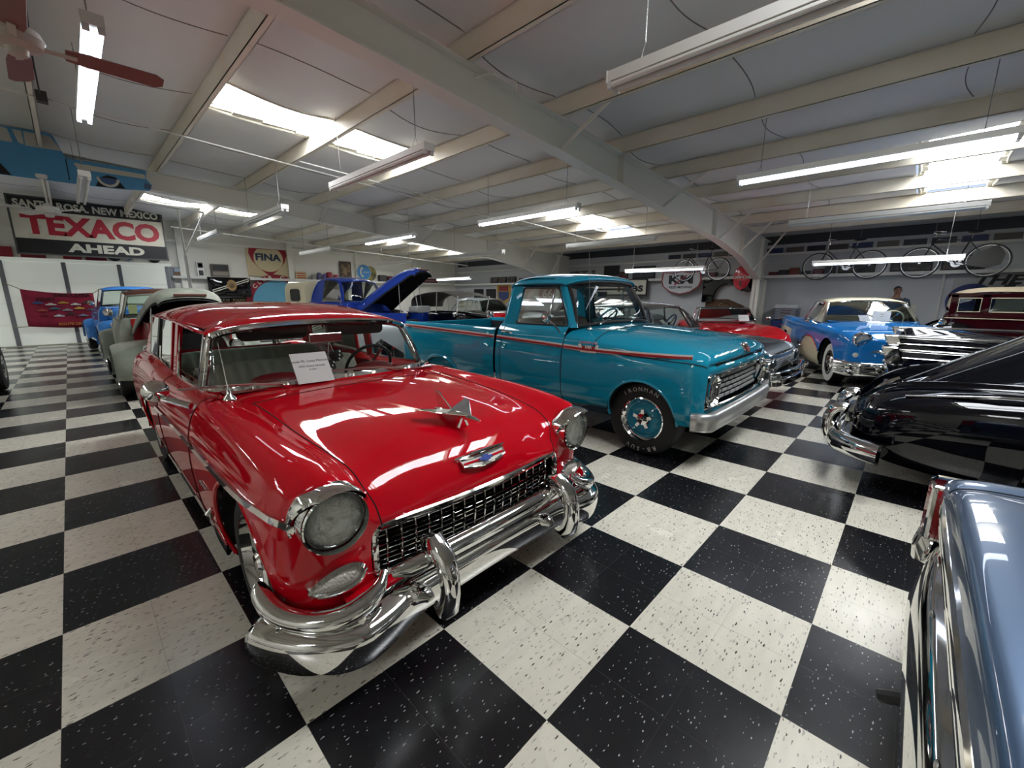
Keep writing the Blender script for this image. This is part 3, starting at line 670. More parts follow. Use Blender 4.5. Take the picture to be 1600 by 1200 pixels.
# bumper: centre bar, lower roll, guards, wrap ends
def bumper_path(n=40):
    P = []
    for k in range(n+1):
        t = -1+2*k/n; a = abs(t); y = .945*sin(min(1, a*1.0)*pi/2*.94)/sin(pi/2*.94)*(1 if t > 0 else -1)
        x = .66+.02*min(1, (y/.6)**2) if abs(y) < .70 else .68-(.25*((abs(y)-.70)/.245)**2.2)
        P.append((x, y))
    return P
def bsec(t):
    # height profile of the bumper: deep at the corners
    a = min(1, max(0, (abs(t)-.42)/.30)); return a*a*(3-2*a)
P = []
for x, y in bumper_path(56):
    w = bsec(y); d = Vector((1, y*.12, 0)).normalized(); e = max(0, (abs(y)-.74)/.215)
    nrm_ = Vector((1-.9*e*e, (1 if y > 0 else -1)*e, 0)).normalized()
    zt, zm, zb = .372-.012*w, .30-.02*w, .205-.045*w
    c = Vector((x, y, 0)); b_ = .04+.035*w
    pr = [(-.05, zt-.012), (-.015, zt), (b_*.75, zt-.022), (b_*1.05, (zt+zm)/2), (b_*1.15, zm), (b_*1.02, (zm+zb)/2), (b_*.75, zb+.02), (.0, zb), (-.04, zb+.008)]
    P.append([c+nrm_*p+Vector((0, 0, q)) for p, q in pr])
PX = [cspl(r, 3) for r in P]
g = MB(); g.grid(PX, flip=True); BP = g.build('front_bumper', CHROME, N, smooth=60, solid=.004)
# upper cross tube between the guards
g = MB(); g.tube([(.65, -.555, .43), (.685, -.50, .44), (.70, -.40, .448), (.712, -.2, .455), (.715, 0, .457), (.712, .2, .455), (.70, .40, .448), (.685, .50, .44), (.65, .555, .43)], [.022, .037, .042, .043, .043, .043, .042, .037, .022], 14); g.build('bumper_cross_tube', CHROME, BP)
for s_ in (1, -1):
    # bumper guard: bullet upright
    g = MB(); g.tube([(.67, s_*.405, .505), (.735, s_*.405, .520), (.795, s_*.405, .480), (.822, s_*.405, .42), (.828, s_*.405, .35), (.815, s_*.405, .285), (.78, s_*.405, .245), (.73, s_*.405, .24)], [.038, .054, .052, .046, .044, .046, .042, .02], 14, sq=(1, .85)); g.build('bumper_guard', CHROME, BP)
    # wing tube over the corner
    pts = [(.675, s_*.60, .475), (.70, s_*.635, .44), (.705, s_*.70, .405), (.685, s_*.78, .385), (.62, s_*.86, .375), (.51, s_*.925, .378), (.41, s_*.95, .405), (.355, s_*.95, .44)]
    g = MB(); g.tube(cspl(pts, 4), [.012]+[.012+.026*min(1, k/8) for k in range(1, 24)]+[.036, .034, .031, .026, .016], 12); g.build('bumper_wing', CHROME, BP)
    g = MB(); g.tube([(.70, s_*.72, .38), (.725, s_*.72, .28)], .018, 8); g.build('wing_stay', CHROME, BP)
    g = MB(); g.tube(cspl([(.53, s_*.925, .36), (.50, s_*.945, .29), (.455, s_*.955, .20), (.44, s_*.945, .165)], 4), [.02]*6+[.018, .016, .014, .012, .01, .008, .006], 10, sq=(.6, 1.5)); g.build('bumper_end_blade', CHROME, BP)
    g = MB(); g.ell((.722, s_*.79, .215), (.016, .016, .016), 10, 6); g.build('bumper_bolt', CHROME, BP)
g = MB(); P = [[(.60-.02*(y/.5)**2, y, .365), (.64-.02*(y/.5)**2, y, .34), (.62, y, .25), (.5, y, .24)] for y in [-.72+1.44*k/16 for k in range(17)]]; g.grid(P, flip=True); g.build('front_valance', RED, N, solid=.003)
# ---- greenhouse
RF = [
 [(-1.19,0,1.320),(-1.19,.25,1.316),(-1.19,.48,1.303),(-1.20,.62,1.284),(-1.24,.70,1.258)],
 [(-1.24,0,1.358),(-1.245,.25,1.354),(-1.255,.50,1.336),(-1.27,.65,1.302),(-1.30,.722,1.266)],
 [(-1.45,0,1.402),(-1.45,.24,1.397),(-1.46,.46,1.374),(-1.47,.61,1.328),(-1.48,.675,1.282)],
 [(-2.0,0,1.442),(-2.0,.25,1.436),(-2.0,.52,1.412),(-2.0,.68,1.362),(-2.0,.745,1.308)],
 [(-2.8,0,1.448),(-2.8,.25,1.443),(-2.8,.51,1.420),(-2.8,.67,1.372),(-2.8,.735,1.318)],
 [(-3.5,0,1.415),(-3.5,.25,1.41),(-3.5,.49,1.388),(-3.5,.64,1.348),(-3.5,.71,1.305)],
 [(-3.95,0,1.385),(-3.95,.25,1.38),(-3.95,.46,1.36),(-3.95,.62,1.325),(-3.95,.69,1.288)]]
GRF = net(RF, 5, 6)
g = MB(); g.grid(full(GRF)); g.build('roof', RED, N, smooth=180, solid=.02)
g = MB(); H = full([[Vector((p.x-.01, p.y*.97, p.z-.03)) for p in r] for r in GRF]); g.grid(H, flip=True); g.build('headliner', mat('dark_headliner', '#3a322f', .8), N, smooth=180)
# windshield: wrap-around
def ws_row(t):
    bot = [(-.80,0,.955),(-.815,.25,.953),(-.86,.50,.947),(-.93,.66,.94),(-1.03,.755,.935),(-1.13,.785,.935)]
    topp = [(-1.185,0,1.314),(-1.185,.25,1.310),(-1.185,.48,1.296),(-1.195,.60,1.277),(-1.215,.67,1.258),(-1.25,.70,1.235)]
    return [Vector(a).lerp(Vector(b), t)+Vector((.045, 0, .02))*sin(pi*t)*.6 for a, b in zip(bot, topp)]
WS = full(net([ws_row(t/4) for t in range(5)], 4, 2))
g = MB(); g.grid(WS); g.build('windshield', CLEAR, N, smooth=180)
ring = WS[0]+[r[-1] for r in WS[1:]]+WS[-1][::-1][1:]+[r[0] for r in WS[::-1][1:-1]]
g = MB(); g.tube([p+Vector((.006, 0, .0)) for p in WS[0]], .026, 8); g.build('windshield_frame', CHROME, N)
g = MB(); g.tube([p+Vector((.010, 0, .004)) for p in WS[-1]], .024, 8); g.build('windshield_frame', CHROME, N)
for s_ in (1, -1):
    e = [r[-1] if s_ > 0 else r[0] for r in WS]
    g = MB(); g.tube([p+Vector((0, 0, 0)) for p in e], .026, 8, sq=(1, .7)); g.build('windshield_pillar', CHROME, N)
    fl = (lambda q: [Vector(p) for p in q]) if s_ > 0 else flipy
    # vent post, door window frame, B post, rear side window frames
    def post(name, a, b, w, h, m): 
        q = fl([a, b]); gg = MB(); gg.bar(q[0], q[1], w, h, (1, 0, 0)); return gg.build(name, m, N, smooth=0, bevel=.004)
    post('vent_post', (-1.16, .80, .925), (-1.30, .705, 1.262), .03, .03, CHROME)
    post('door_post', (-2.02, .80, .90), (-2.00, .735, 1.31), .03, .11, RED)
    post('rear_post', (-2.28, .795, .90), (-2.25, .735, 1.31), .02, .05, RED)
    post('window_divider', (-2.95, .795, .935), (-2.93, .73, 1.31), .03, .09, BLACK)
    post('rear_corner_post', (-3.66, .79, .92), (-3.64, .70, 1.29), .03, .26, RED)
    def pane(x0, x1, nm, m, za=.925):
        q = fl([(x0, .795, za), (x1, .795, za+.005), (x1, .735, 1.305), (x0, .735, 1.305)]) if x0 < -1.4 else fl([(x0, .80, .925), (x1, .80, .905), (x1+.0, .735, 1.305), (x0-.10, .71, 1.262)])
        gg = MB(); gg.f([gg.v(p) for p in q]); gg.build(nm, m, N, smooth=0)
        return q
    for x0, x1 in ((-2.30, -2.90), (-3.0, -3.53)):
        q = pane(x0, x1, 'quarter_glass', TINT); g = MB(); g.tube(q, .009, 6, closed=True); g.build('window_trim', CHROME, N)
    g = MB(); g.tube(fl([(-1.25, .80, .928), (-1.6, .80, .915), (-1.96, .80, .912), (-1.955, .737, 1.30), (-1.6, .735, 1.290), (-1.32, .708, 1.262)]), .010, 6); g.build('window_trim', CHROME, N)
    g = MB(); g.tube(cspl(fl([(-1.25, .712, 1.266), (-1.31, .73, 1.272), (-1.48, .748, 1.284), (-2.0, .755, 1.310), (-2.8, .745, 1.32), (-3.5, .72, 1.307), (-3.95, .70, 1.29)]), 4), .011, 6); g.build('drip_rail', CHROME if 0 else RED, N)
    if s_ > 0: continue
    # door mirror with bullet cone
    g = MB(); c = Vector((-.98, s_*1.03, .985))
    g.lathe([(.001, .07), (.012, .066), (.055, .016), (.063, .0), (.058, -.01), (.0005, -.012)], c, (1, s_*.15, .05), 16); Mi = g.build('door_mirror', CHROME, N, smooth=20)
    g = MB(); g.tube([c+Vector((-.01, 0, -.03)), (-.85, s_*.90, .90)], [.016, .02], 8); g.build('mirror_arm', CHROME, Mi)
    g = MB(); g.tube([(-1.02, s_*1.03, .985), (-1.10, s_*1.03, .98)], [.02, .006], 8); g.build('mirror_tail', CHROME, Mi)
    # interior door panel
    g = MB(); q = fl([(-.9, .74, .30), (-3.5, .72, .30), (-3.5, .72, .90), (-2.0, .735, .88), (-.9, .74, .90)]); g.f([g.v(p) for p in q]); g.build('door_trim_panel', NRED, N, smooth=0)
# dash, floor, seats
g = MB(); g.grid([[(-.83, y, .938), (-.98, y, .945), (-1.10, y, .925), (-1.14, y, .86), (-1.10, y, .70), (-.9, y, .55)] for y in [-.74+1.48*k/10 for k in range(11)]]); g.build('dashboard', mat('red_dash', '#8d0f1c', .35, 0, .6), N, smooth=60)
g = MB(); g.ell((-1.15, .36, .93), (.10, .17, .055), 20, 10); g.build('instrument_hood', MT.setdefault('dash2', mat('maroon_dash', '#6f0f1a', .4)), N)
g = MB(); g.ell((-1.15, -.36, .93), (.10, .17, .05), 20, 10); g.build('speaker_hood', MT['dash2'], N)
g = MB(); g.box(-3.7, -.85, -.8, .8, .25, .30); g.build('floor_pan', BLACK, N, smooth=0)
g = MB(); g.box(-4.05, -.7, -.78, .78, .16, .25); g.build('underbody', DARK, N, smooth=0)
g = MB(); g.box(-.75, .42, -.45, .45, .2, .55); g.build('engine_block', DARK, N, smooth=0)
bench(N, -1.95, .50, .93, .66, .50, NSEAT, 'front_seat'); bench(N, -2.85, .50, .95, .66, .45, NSEAT, 'rear_seat')
steering(N, (-1.30, .40, .92), .20, radians(24), BLACK, BLACK)
g = MB(); g.box(-3.75, -3.72, -.6, .6, .55, .92); g.build('tailgate', RED, N, smooth=0)
g = MB(); g.box(-3.72, -3.68, -.62, .62, 1.26, 1.33); g.build('rear_header', RED, N, smooth=0)
# rear view mirror, wipers, antenna, sun visors
g = MB(); g.box(-1.165, -1.145, -.12, .12, 1.165, 1.235); RM_ = g.build('rear_view_mirror', CHROME, N, bevel=.006, smooth=0)
g = MB(); g.tube([(-1.16, 0, 1.23), (-1.22, 0, 1.32)], .007, 6); g.build('mirror_stalk', CHROME, RM_)
for s_ in (1, -1):
    g = MB(); g.prism(rrect(.46, .15, .05), (-1.285, s_*.31, 1.265), (0, 1, 0), (.10, 0, -.9), (-.02, 0, 0)); g.build('sun_visor', MT.setdefault('visor', mat('dark_visor', '#2c2826', .8)), N)
    a = Vector((-.775, s_*.42, .962)); b = Vector((-.835, s_*.42-.36, .992))
    g = MB(); g.ell(a, (.022, .022, .016), 10, 6); W_ = g.build('wiper_pivot', CHROME, N)
    g = MB(); g.tube([a, a.lerp(b, .5)+Vector((.015, 0, .012)), b+Vector((.01, 0, .008))], [.009, .006, .004], 6); g.build('wiper_arm', CHROME, W_)
    g = MB(); g.bar(b+Vector((.01, .17, -.008)), b+Vector((.005, -.17, .012)), .006, .012); g.build('wiper_blade', STEEL, W_)
g = MB(); g.lathe([(.034, 0), (.030, .012), (.014, .03), (.010, .055), (.001, .058)], (-.72, -.74, .932), (0, 0, 1), 14); A_ = g.build('antenna_base', CHROME, N)
g = MB(); g.tube([(-.72, -.74, .98), (-.80, -.745, 1.25)], [.0045, .002], 5); g.build('antenna_mast', CHROME, A_)
# fuzzy dice hanging from the mirror
DICE = mat('black_plush', '#0d0d0d', .9); PIP = mat('white_pip', '#e6e6e2', .6)
dg = thing('fuzzy_dice', 'black fuzzy dice with white pips hanging from the rear view mirror of the red wagon', 'car decoration', (NX, NY, 0), -pi/2)
for (y, z, rt) in ((.06, 1.06, .5), (.0, .99, .2)):
    X = Matrix.Translation((-1.14, y, z)) @ Matrix.Rotation(rt, 4, 'X') @ Matrix.Rotation(.4, 4, 'Z')
    g = MB(); g.box(-.036, .036, -.036, .036, -.036, .036, X); d_ = g.build('die', DICE, dg, bevel=.012, smooth=0)
    for q in (-.02, 0, .02): g = MB(); g.ell((.037, q, q), (.003, .008, .008), 8, 6); g.xf(X).build('pip', PIP, d_)
    g = MB(); g.tube([X @ Vector((0, 0, .036)), (-1.155, .02, 1.17)], .002, 4); g.build('cord', PIP, dg)
# display card under the windshield wiper
def card(txts, C, ux, uy, w, h, label, fold=0.):
    t = thing('display_card', label, 'sign', (0, 0, 0)); C, ux, uy = Vector(C), Vector(ux).normalized(), Vector(uy).normalized(); nn = ux.cross(uy)
    g = MB(); g.prism([(-w/2, 0), (w/2, 0), (w/2, h), (-w/2, h)], C, ux, uy, nn*-.0015); g.build('paper', PAPER, t, smooth=0)
    INK = m_('printed_ink', '#3b3b3d', .7)
    for s_, (tx, fz, yy) in enumerate(txts):
        X = Matrix(((ux.x, uy.x, nn.x, 0), (ux.y, uy.y, nn.y, 0), (ux.z, uy.z, nn.z, 0), (0, 0, 0, 1))); X.translation = C+uy*h*yy+nn*.0006
        g = MB(); g.text(tx, fz, X, .0003); g.build('printed_line', INK, t, smooth=0)
    return t
Wn = lambda p: Vector((NX+p[1], NY-p[0], p[2]))
card([('Ronnie 55, Lotta Memories', .024, .72), ('1955 Chevy Nomad', .020, .55), ('on display', .012, .44)], Wn((-.735, -.25, .958)), (1, -.05, .0), (0, .55, .83), .225, .215, 'white printed show card standing against the windshield of the red wagon')
# ------------------------------------------------------------------ teal pickup truck
TEAL = paint('teal_enamel', '#12809b'); 
T = thing('pickup_truck', 'teal short bed pickup truck with red and white side stripe and lettered tires', 'pickup truck', (4.15, 1.08, 0), -pi/2)
TF = [
 [(-.80,0,1.195),(-.80,.40,1.186),(-.80,.70,1.166),(-.81,.86,1.13),(-.82,.93,1.085),(-.82,.957,1.035),(-.82,.985,.93),(-.82,.998,.75),(-.82,.99,.58),(-.82,.97,.46),(-.82,.90,.38)],
 [(-.3,0,1.170),(-.3,.40,1.162),(-.3,.72,1.137),(-.3,.88,1.09),(-.3,.95,1.045),(-.3,.966,.99),(-.3,.984,.91),(-.3,.998,.75),(-.3,.99,.58),(-.3,.97,.46),(-.3,.90,.40)],
 [(.1,0,1.136),(.1,.40,1.128),(.1,.72,1.102),(.1,.89,1.057),(.1,.955,1.012),(.1,.968,.972),(.1,.992,.905),(.1,1.005,.76),(.1,.995,.58),(.1,.97,.46),(.1,.90,.40)],
 [(.4,0,1.096),(.4,.40,1.089),(.4,.72,1.066),(.4,.88,1.03),(.4,.953,.995),(.4,.966,.965),(.4,.988,.89),(.4,1.0,.76),(.4,.99,.58),(.4,.97,.46),(.4,.92,.38)],
 [(.57,0,1.060),(.57,.40,1.053),(.565,.72,1.032),(.56,.865,1.006),(.545,.938,.982),(.54,.952,.960),(.54,.972,.88),(.54,.98,.76),(.54,.972,.58),(.54,.955,.46),(.54,.90,.38)],
 [(.655,0,1.015),(.652,.40,1.008),(.635,.72,.992),(.62,.845,.98),(.605,.908,.968),(.60,.925,.948),(.60,.942,.87),(.60,.945,.75),(.60,.94,.58),(.595,.925,.46),(.58,.88,.38)],
 [(.677,0,.962),(.674,.40,.957),(.656,.72,.952),(.642,.83,.950),(.635,.878,.945),(.632,.898,.93),(.632,.912,.86),(.632,.915,.74),(.630,.912,.58),(.625,.90,.46),(.60,.86,.38)],
 [(.655,0,.928),(.652,.40,.926),(.640,.72,.925),(.634,.82,.924),(.634,.868,.918),(.636,.892,.905),(.640,.902,.85),(.640,.905,.73),(.636,.905,.58),(.630,.895,.49),(.60,.86,.40)],
 [(.682,0,.893),(.678,.40,.891),(.660,.72,.888),(.650,.82,.885),(.647,.865,.880),(.645,.885,.868),(.644,.893,.83),(.642,.897,.72),(.638,.899,.60),(.632,.885,.515),(.60,.86,.47)],
 [(.676,0,.850),(.672,.40,.849),(.655,.72,.847),(.645,.82,.845),(.642,.855,.842),(.640,.873,.835),(.639,.878,.80),(.637,.883,.70),(.634,.887,.60),(.630,.878,.548),(.625,.84,.54)]]
GT = net(TF, 5, 7); nT = len(GT[0])
def ttag(i, j):
    k = abs(i-(nT-1)+.5)
    return 'hood' if (k < 26 and 5 <= j < 43) else 'body'
g = MB(); g.grid(full(GT), tagf=ttag, flip=True); g.cut(.08, .40, .345, .345, .5); nr = g.normals()
g.build('front_fenders', TEAL, T, tags={'body'}, nrm=nr); g.build('hood', TEAL, T, tags={'hood'}, nrm=nr)
hs = [GT[j][26]+Vector((0, .002, -.002)) for j in range(5, 44)]
seams(T, [hs, flipy(hs), [mir(p)+Vector((0,0,.002)) for p in reversed(GT[5][:27])]+[p+Vector((0,0,.002)) for p in GT[5][1:27]]], .004)
for k in range(4):
    y0 = -.72+.37*k; g = MB(); g.box(.60, .664-.010*abs(y0+.165)/.5*1.2, y0, y0+.33, .912, .944); g.build('hood_vent_slot', DARK, T, smooth=0)
def cs(x, w=0.): return [(x,.79,1.05),(x,.81,1.165),(x,.835,1.19),(x,.875,1.172),(x,.93,1.10),(x,.957-w,1.035),(x,.985-w,.93),(x,.998-w,.75),(x,.99-w,.58),(x,.97-w,.46),(x,.90-w,.38)]
GC = net([cs(-.825), cs(-1.1), cs(-1.5), cs(-1.7), cs(-1.835, .004)], 5, 6)
def bs(x, w=0., b=.40): return [(x,.86,.62),(x,.865,1.085),(x,.88,1.118),(x,.93,1.122),(x,.957-w,1.095),(x,.965-w,1.04),(x,.985-w,.93),(x,.998-w,.75),(x,.99-w,.58),(x,.97-w,.46),(x,.90-w,b)]
GB = net([bs(-1.872, .006), bs(-1.95), bs(-2.4), bs(-3.0), bs(-3.5), bs(-3.75), bs(-3.90, .02)], 5, 6)
for s_ in (1, -1):
    fl = (lambda q: [Vector(p) for p in q]) if s_ > 0 else flipy
    M_ = lambda G: G if s_ > 0 else [[mir(p) for p in r] for r in G]
    g = MB(); g.grid(M_(GC), flip=s_ > 0, tagf=lambda i, j: 'door' if j < 20 and i > 9 else 'q'); nr = g.normals()
    g.build('cab_side', TEAL, T, tags={'q'}, nrm=nr); g.build('door', TEAL, T, tags={'door'}, nrm=nr)
    seams(T, [fl([p+Vector((0, .001, 0)) for p in GC[0][10:]]), fl([p+Vector((0, .001, 0)) for p in GC[20][10:]])], .004)
    g = MB(); g.grid(M_(GB), flip=s_ > 0); g.cut(-2.98, .36, .44, .32, .92); g.build('bed_side', TEAL, T)
    g = MB(); g.tube(fl(sidepts(GT, [(.08+.345*cos(a), .40+.345*sin(a)) for a in [-.1+k*(pi+.25)/24 for k in range(25)]], -.006)), .014, 6); g.build('arch_lip', TEAL, T)
    g = MB(); g.tube(fl(sidepts(GB, [(-2.98+.44*cos(a), .36+.32*sin(a)) for a in [.05+k*(pi-.1)/24 for k in range(25)]], .0)), .022, 6); g.build('arch_lip', TEAL, T)
    # stripe: white with red centre
    wm, rm = MT.setdefault('stripe_white', mat('stripe_white', '#dcd9d2', .3, 0, 1)), MT.setdefault('stripe_red', mat('stripe_red', '#8e1f22', .3, 0, 1))
    for nm, G, pts in (('side_stripe', GT, [(.52, .992), (.3, .986), (.0, .980), (-.3, .977), (-.55, .981), (-.81, .988)]), ('side_stripe', GC, [(-.835, .989), (-1.1, .998), (-1.5, 1.010), (-1.83, 1.020)]), ('side_stripe', GB, [(-1.885, 1.021), (-2.4, 1.034), (-3.0, 1.048), (-3.6, 1.060), (-3.85, 1.064)])):
        P = fl(sidepts(G, pts, .0))
        for (w, th, m, n2) in ((.050, .005, wm, nm), (.022, .018, rm, 'stripe_centre')):
            gg = MB(); PP = P if s_ > 0 else P[::-1]
            gg.sweep(PP, [(th, -w/2), (th, w/2), (-.01, w/2), (-.01, -w/2)]); o = gg.build(n2, m, T, smooth=0)
    # fender badge
    g = MB(); b0 = fl(sidepts(GT, [(-.50, 1.0)], .008))[0]
    X = Matrix(((-s_, 0, 0, b0.x), (0, 0, s_, b0.y), (0, 1, 0, b0.z), (0, 0, 0, 1)))
    g.prism([(-.12, .03), (-.09, -.05), (.09, -.05), (.12, .03), (.09, .03), (.075, -.02), (-.075, -.02), (-.09, .03)], b0, (-s_, 0, 0), (0, 0, 1), (0, s_*.008, 0)); BD = g.build('fender_badge', wm, T, smooth=0)
    g = MB(); X2 = X.copy(); X2.translation = b0+Vector((0, s_*.010, .0)); g.text('100', .055, X2, .003); g.build('badge_number', wm, BD, smooth=0)
    g = MB(); X2 = X.copy(); X2.translation = b0+Vector((0, s_*.004, .048)); g.text('CUSTOM CAB', .034, X2, .003); g.build('badge_lettering', CHROME, BD, smooth=0)
    g = MB(); g.bar(b0+Vector((-.08, -s_*.003, -.012)), b0+Vector((.08, -s_*.003, -.012)), .012, .05); g.build('badge_field', rm, BD, smooth=0)
    wheel(T, .08, s_*.785, .355, .235, .205, TEAL, 'steel', letters=((('IRONMAN', pi/2+.10), ('RB-SUV', -pi/2+.05)) if s_ < 0 else None)); wheel(T, -2.98, s_*.785, .355, .235, .205, TEAL, 'steel')
    well(T, .08, s_*.97, s_*.5, .34, .34, .40, .42); well(T, -2.98, s_*.97, s_*.5, .435, .315, .36, .42)
    # lamp units at the grille ends
    g = MB(); c = Vector((.640, s_*.775, .70)); ux, uy = Vector((-.10, s_, 0)).normalized(), Vector((-.0, s_*.06*-1, 1)).normalized(); nn = Vector((1, s_*.10, 0)).normalized()
    R1 = rrect(.185, .27, .07, 6); R2 = rrect(.165, .245, .065, 6); R3 = rrect(.15, .19, .07, 6)
    row = lambda R, o: [c+ux*p[0]+uy*p[1]+nn*o for p in R]
    g.grid([row(R1, -.06), row(R1, .03), row(R2, .04), row(R3, -.01), row([(p[0]*.1, p[1]*.1) for p in R3], -.015)], cu=True, flip=s_ < 0); BZ = g.build('headlamp_bezel', CHROME, T)
    headlamp(T, c+nn*.0+Vector((0, 0, -.02)), .082, nn, 1.1, .03)
    g = MB(); g.lathe([(.028, 0), (.022, .015), (.0005, .02)], c+nn*.0+Vector((0, -s_*.055, .095))+nn*.01, nn, 14); g.build('turn_lamp', AMBERL, T)
    # hood edge highlight strip none; fender crease under the hood line
    # cab glass and posts
    def post(name, a, b, w, h, m, up=(1, 0, 0)): 
        q = fl([a, b]); gg = MB(); gg.bar(q[0], q[1], w, h, up); return gg.build(name, m, T, smooth=0, bevel=.012)
    q = fl([(-.84, .85, 1.19), (-1.62, .855, 1.19), (-1.60, .735, 1.60), (-1.06, .735, 1.60)])
    g = MB(); g.f([g.v(p) for p in q]); g.build('door_glass', CLEAR, T, smooth=0)
    ring = []
    for k in range(4):
        a, b, c_ = q[k-1], q[k], q[(k+1) % 4]; d1 = (a-b).normalized(); d2 = (c_-b).normalized()
        for t in range(5): u = t/4; ring.append(b+d1*.06*(1-u)**2+d2*.06*u*u)
    g = MB(); g.tube(ring, .013, 6, closed=True); g.build('window_seal', BLACK, T)
    post('vent_divider', (-1.13, .85, 1.19), (-1.115, .74, 1.60), .012, .014, CHROME)
    # cab pillars: A (slanted), B (broad)
    g = MB(); P = []
    for t in range(6):
        u = t/5; a = Vector((-.80, .86, 1.175)).lerp(Vector((-1.00, .735, 1.62)), u); b = Vector((-.745, .80, 1.175)).lerp(Vector((-.955, .67, 1.635)), u); c_ = Vector((-.85, .78, 1.175)).lerp(Vector((-1.05, .68, 1.62)), u); d = Vector((-.86, .86, 1.175)).lerp(Vector((-1.06, .738, 1.615)), u)
        P.append(fl([b, a, d, c_]))
    g.grid(P, cu=True, flip=s_ < 0); g.build('windshield_pillar', TEAL, T, smooth=60, bevel=.012)
    g = MB(); P = []
    for t in range(7):
        u = t/6; e = .06*max(0, u-.8)*2
        a = Vector((-1.60, .872, 1.165)).lerp(Vector((-1.585, .748, 1.62)), u); b = Vector((-1.80, .868, 1.165)).lerp(Vector((-1.75, .742, 1.62)), u); c_ = Vector((-1.885, .80, 1.165)).lerp(Vector((-1.835, .68, 1.62)), u); d = Vector((-1.70, .74, 1.165)).lerp(Vector((-1.69, .64, 1.62)), u)
        P.append(fl(cspl([a, (a+b)/2+Vector((0, .004, 0)), b, c_], 3)+[d]))
    g.grid(P, cu=True, flip=s_ < 0); g.build('cab_rear_pillar', TEAL, T, smooth=50)
    # mirror, handle
    c = Vector((-1.02, s_*1.02, 1.29))
    if s_ < 0:
        g = MB(); g.lathe([(.001, .05), (.03, .045), (.058, .015), (.062, 0), (.055, -.012), (.0005, -.014)], c, (1, 0, .1), 18); Mi = g.build('door_mirror', CHROME, T)
        g = MB(); g.tube([c+Vector((0, .01, -.02)), c+Vector((.06, .06, -.08)), (-.91, s_*.91, 1.13)], .010, 8); g.build('mirror_arm', CHROME, Mi)
    g = MB(); g.tube([(-1.70, s_*.955, 1.095), (-1.74, s_*.975, 1.10), (-1.62, s_*.975, 1.09), (-1.58, s_*.955, 1.085)], [.014, .014, .011, .008], 8); g.build('door_handle', CHROME, T)
    g = MB(); g.ell((-1.68, s_*.988, .93), (.012, .008, .012), 10, 6); g.build('door_lock', CHROME, T)
# roof with visor edge
RT = [
 [(-.895,0,1.672),(-.90,.30,1.668),(-.91,.52,1.655),(-.935,.66,1.635),(-.985,.735,1.61)],
 [(-.86,0,1.700),(-.866,.30,1.695),(-.88,.54,1.68),(-.915,.69,1.655),(-.975,.762,1.622)],
 [(-.90,0,1.735),(-.905,.30,1.73),(-.92,.54,1.712),(-.95,.69,1.68),(-1.0,.765,1.638)],
 [(-1.15,0,1.772),(-1.15,.30,1.766),(-1.15,.54,1.745),(-1.16,.69,1.705),(-1.17,.77,1.645)],
 [(-1.5,0,1.778),(-1.5,.30,1.772),(-1.5,.54,1.75),(-1.5,.69,1.708),(-1.5,.768,1.645)],
 [(-1.75,0,1.752),(-1.75,.30,1.747),(-1.75,.53,1.725),(-1.745,.67,1.69),(-1.74,.755,1.635)],
 [(-1.86,0,1.70),(-1.86,.30,1.695),(-1.855,.52,1.68),(-1.84,.64,1.655),(-1.80,.73,1.62)],
 [(-1.875,0,1.62),(-1.875,.30,1.62),(-1.87,.50,1.62),(-1.85,.63,1.615),(-1.81,.715,1.595)]]
GTR = net(RT, 5, 6); g = MB(); g.grid(full(GTR)); g.build('cab_roof', TEAL, T, smooth=180, solid=.015)
g = MB(); g.grid([[Vector((x, y, z)) for y in (-.72, -.36, 0, .36, .72)] for x, z in ((-.95, 1.62), (-1.15, 1.70), (-1.5, 1.715), (-1.8, 1.64))]); g.build('headliner', m_('grey_headliner', '#6f7270', .8), T)
g = MB(); P = [[(-1.885, y, z) for y in (-.80, -.4, 0, .4, .80)] for z in (.45, .8, 1.20)]; g.grid(P); g.build('cab_back_panel', TEAL, T, smooth=0)
g = MB(); g.f([g.v((-1.88, y, z)) for y, z in ((-.66, 1.2), (.66, 1.2), (.60, 1.61), (-.60, 1.61))]); g.build('rear_glass', CLEAR, T, smooth=0)
# windshield
def tws(t):
    bot = [(-.735,0,1.205),(-.737,.30,1.202),(-.745,.55,1.195),(-.765,.70,1.185),(-.79,.79,1.175)]
    top = [(-.905,0,1.672),(-.908,.28,1.668),(-.92,.50,1.655),(-.945,.62,1.64),(-.985,.69,1.62)]
    return [Vector(a).lerp(Vector(b), t)+Vector((.03, 0, .01))*sin(pi*t) for a, b in zip(bot, top)]
WT = full(net([tws(t/4) for t in range(5)], 3, 2)); g = MB(); g.grid(WT); g.build('windshield', CLEAR, T, smooth=180)
ring = WT[0]+[r[-1] for r in WT[1:]]+WT[-1][::-1][1:]+[r[0] for r in WT[::-1][1:-1]]
g = MB(); g.tube([p+Vector((.008, 0, .004)) for p in ring], .022, 8, closed=True); g.build('windshield_seal', BLACK, T)
for yb in (-.45, .25):
    a = Vector((-.70, yb, 1.205)); b = Vector((-.76, yb+.34, 1.235))
    g = MB(); g.ell(a, (.018, .018, .014), 10, 6); Wp = g.build('wiper_pivot', CHROME, T)
    g = MB(); g.tube([a, a.lerp(b, .5)+Vector((.01, 0, .02)), b], .006, 6); g.build('wiper_arm', STEEL, Wp)
    g = MB(); g.bar(b+Vector((.012, -.2, -.012)), b+Vector((.008, .12, .008)), .008, .014); g.build('wiper_blade', BLACK, Wp, smooth=0)
g = MB(); g.lathe([(.03, 0), (.026, .012), (.012, .03), (.001, .034)], (-.66, -.72, 1.158), (0, 0, 1), 14); A_ = g.build('antenna_base', CHROME, T)
g = MB(); g.tube([(-.66, -.72, 1.18), (-.70, -.725, 2.0)], [.003, .002], 5); g.build('antenna_mast', STEEL, A_)
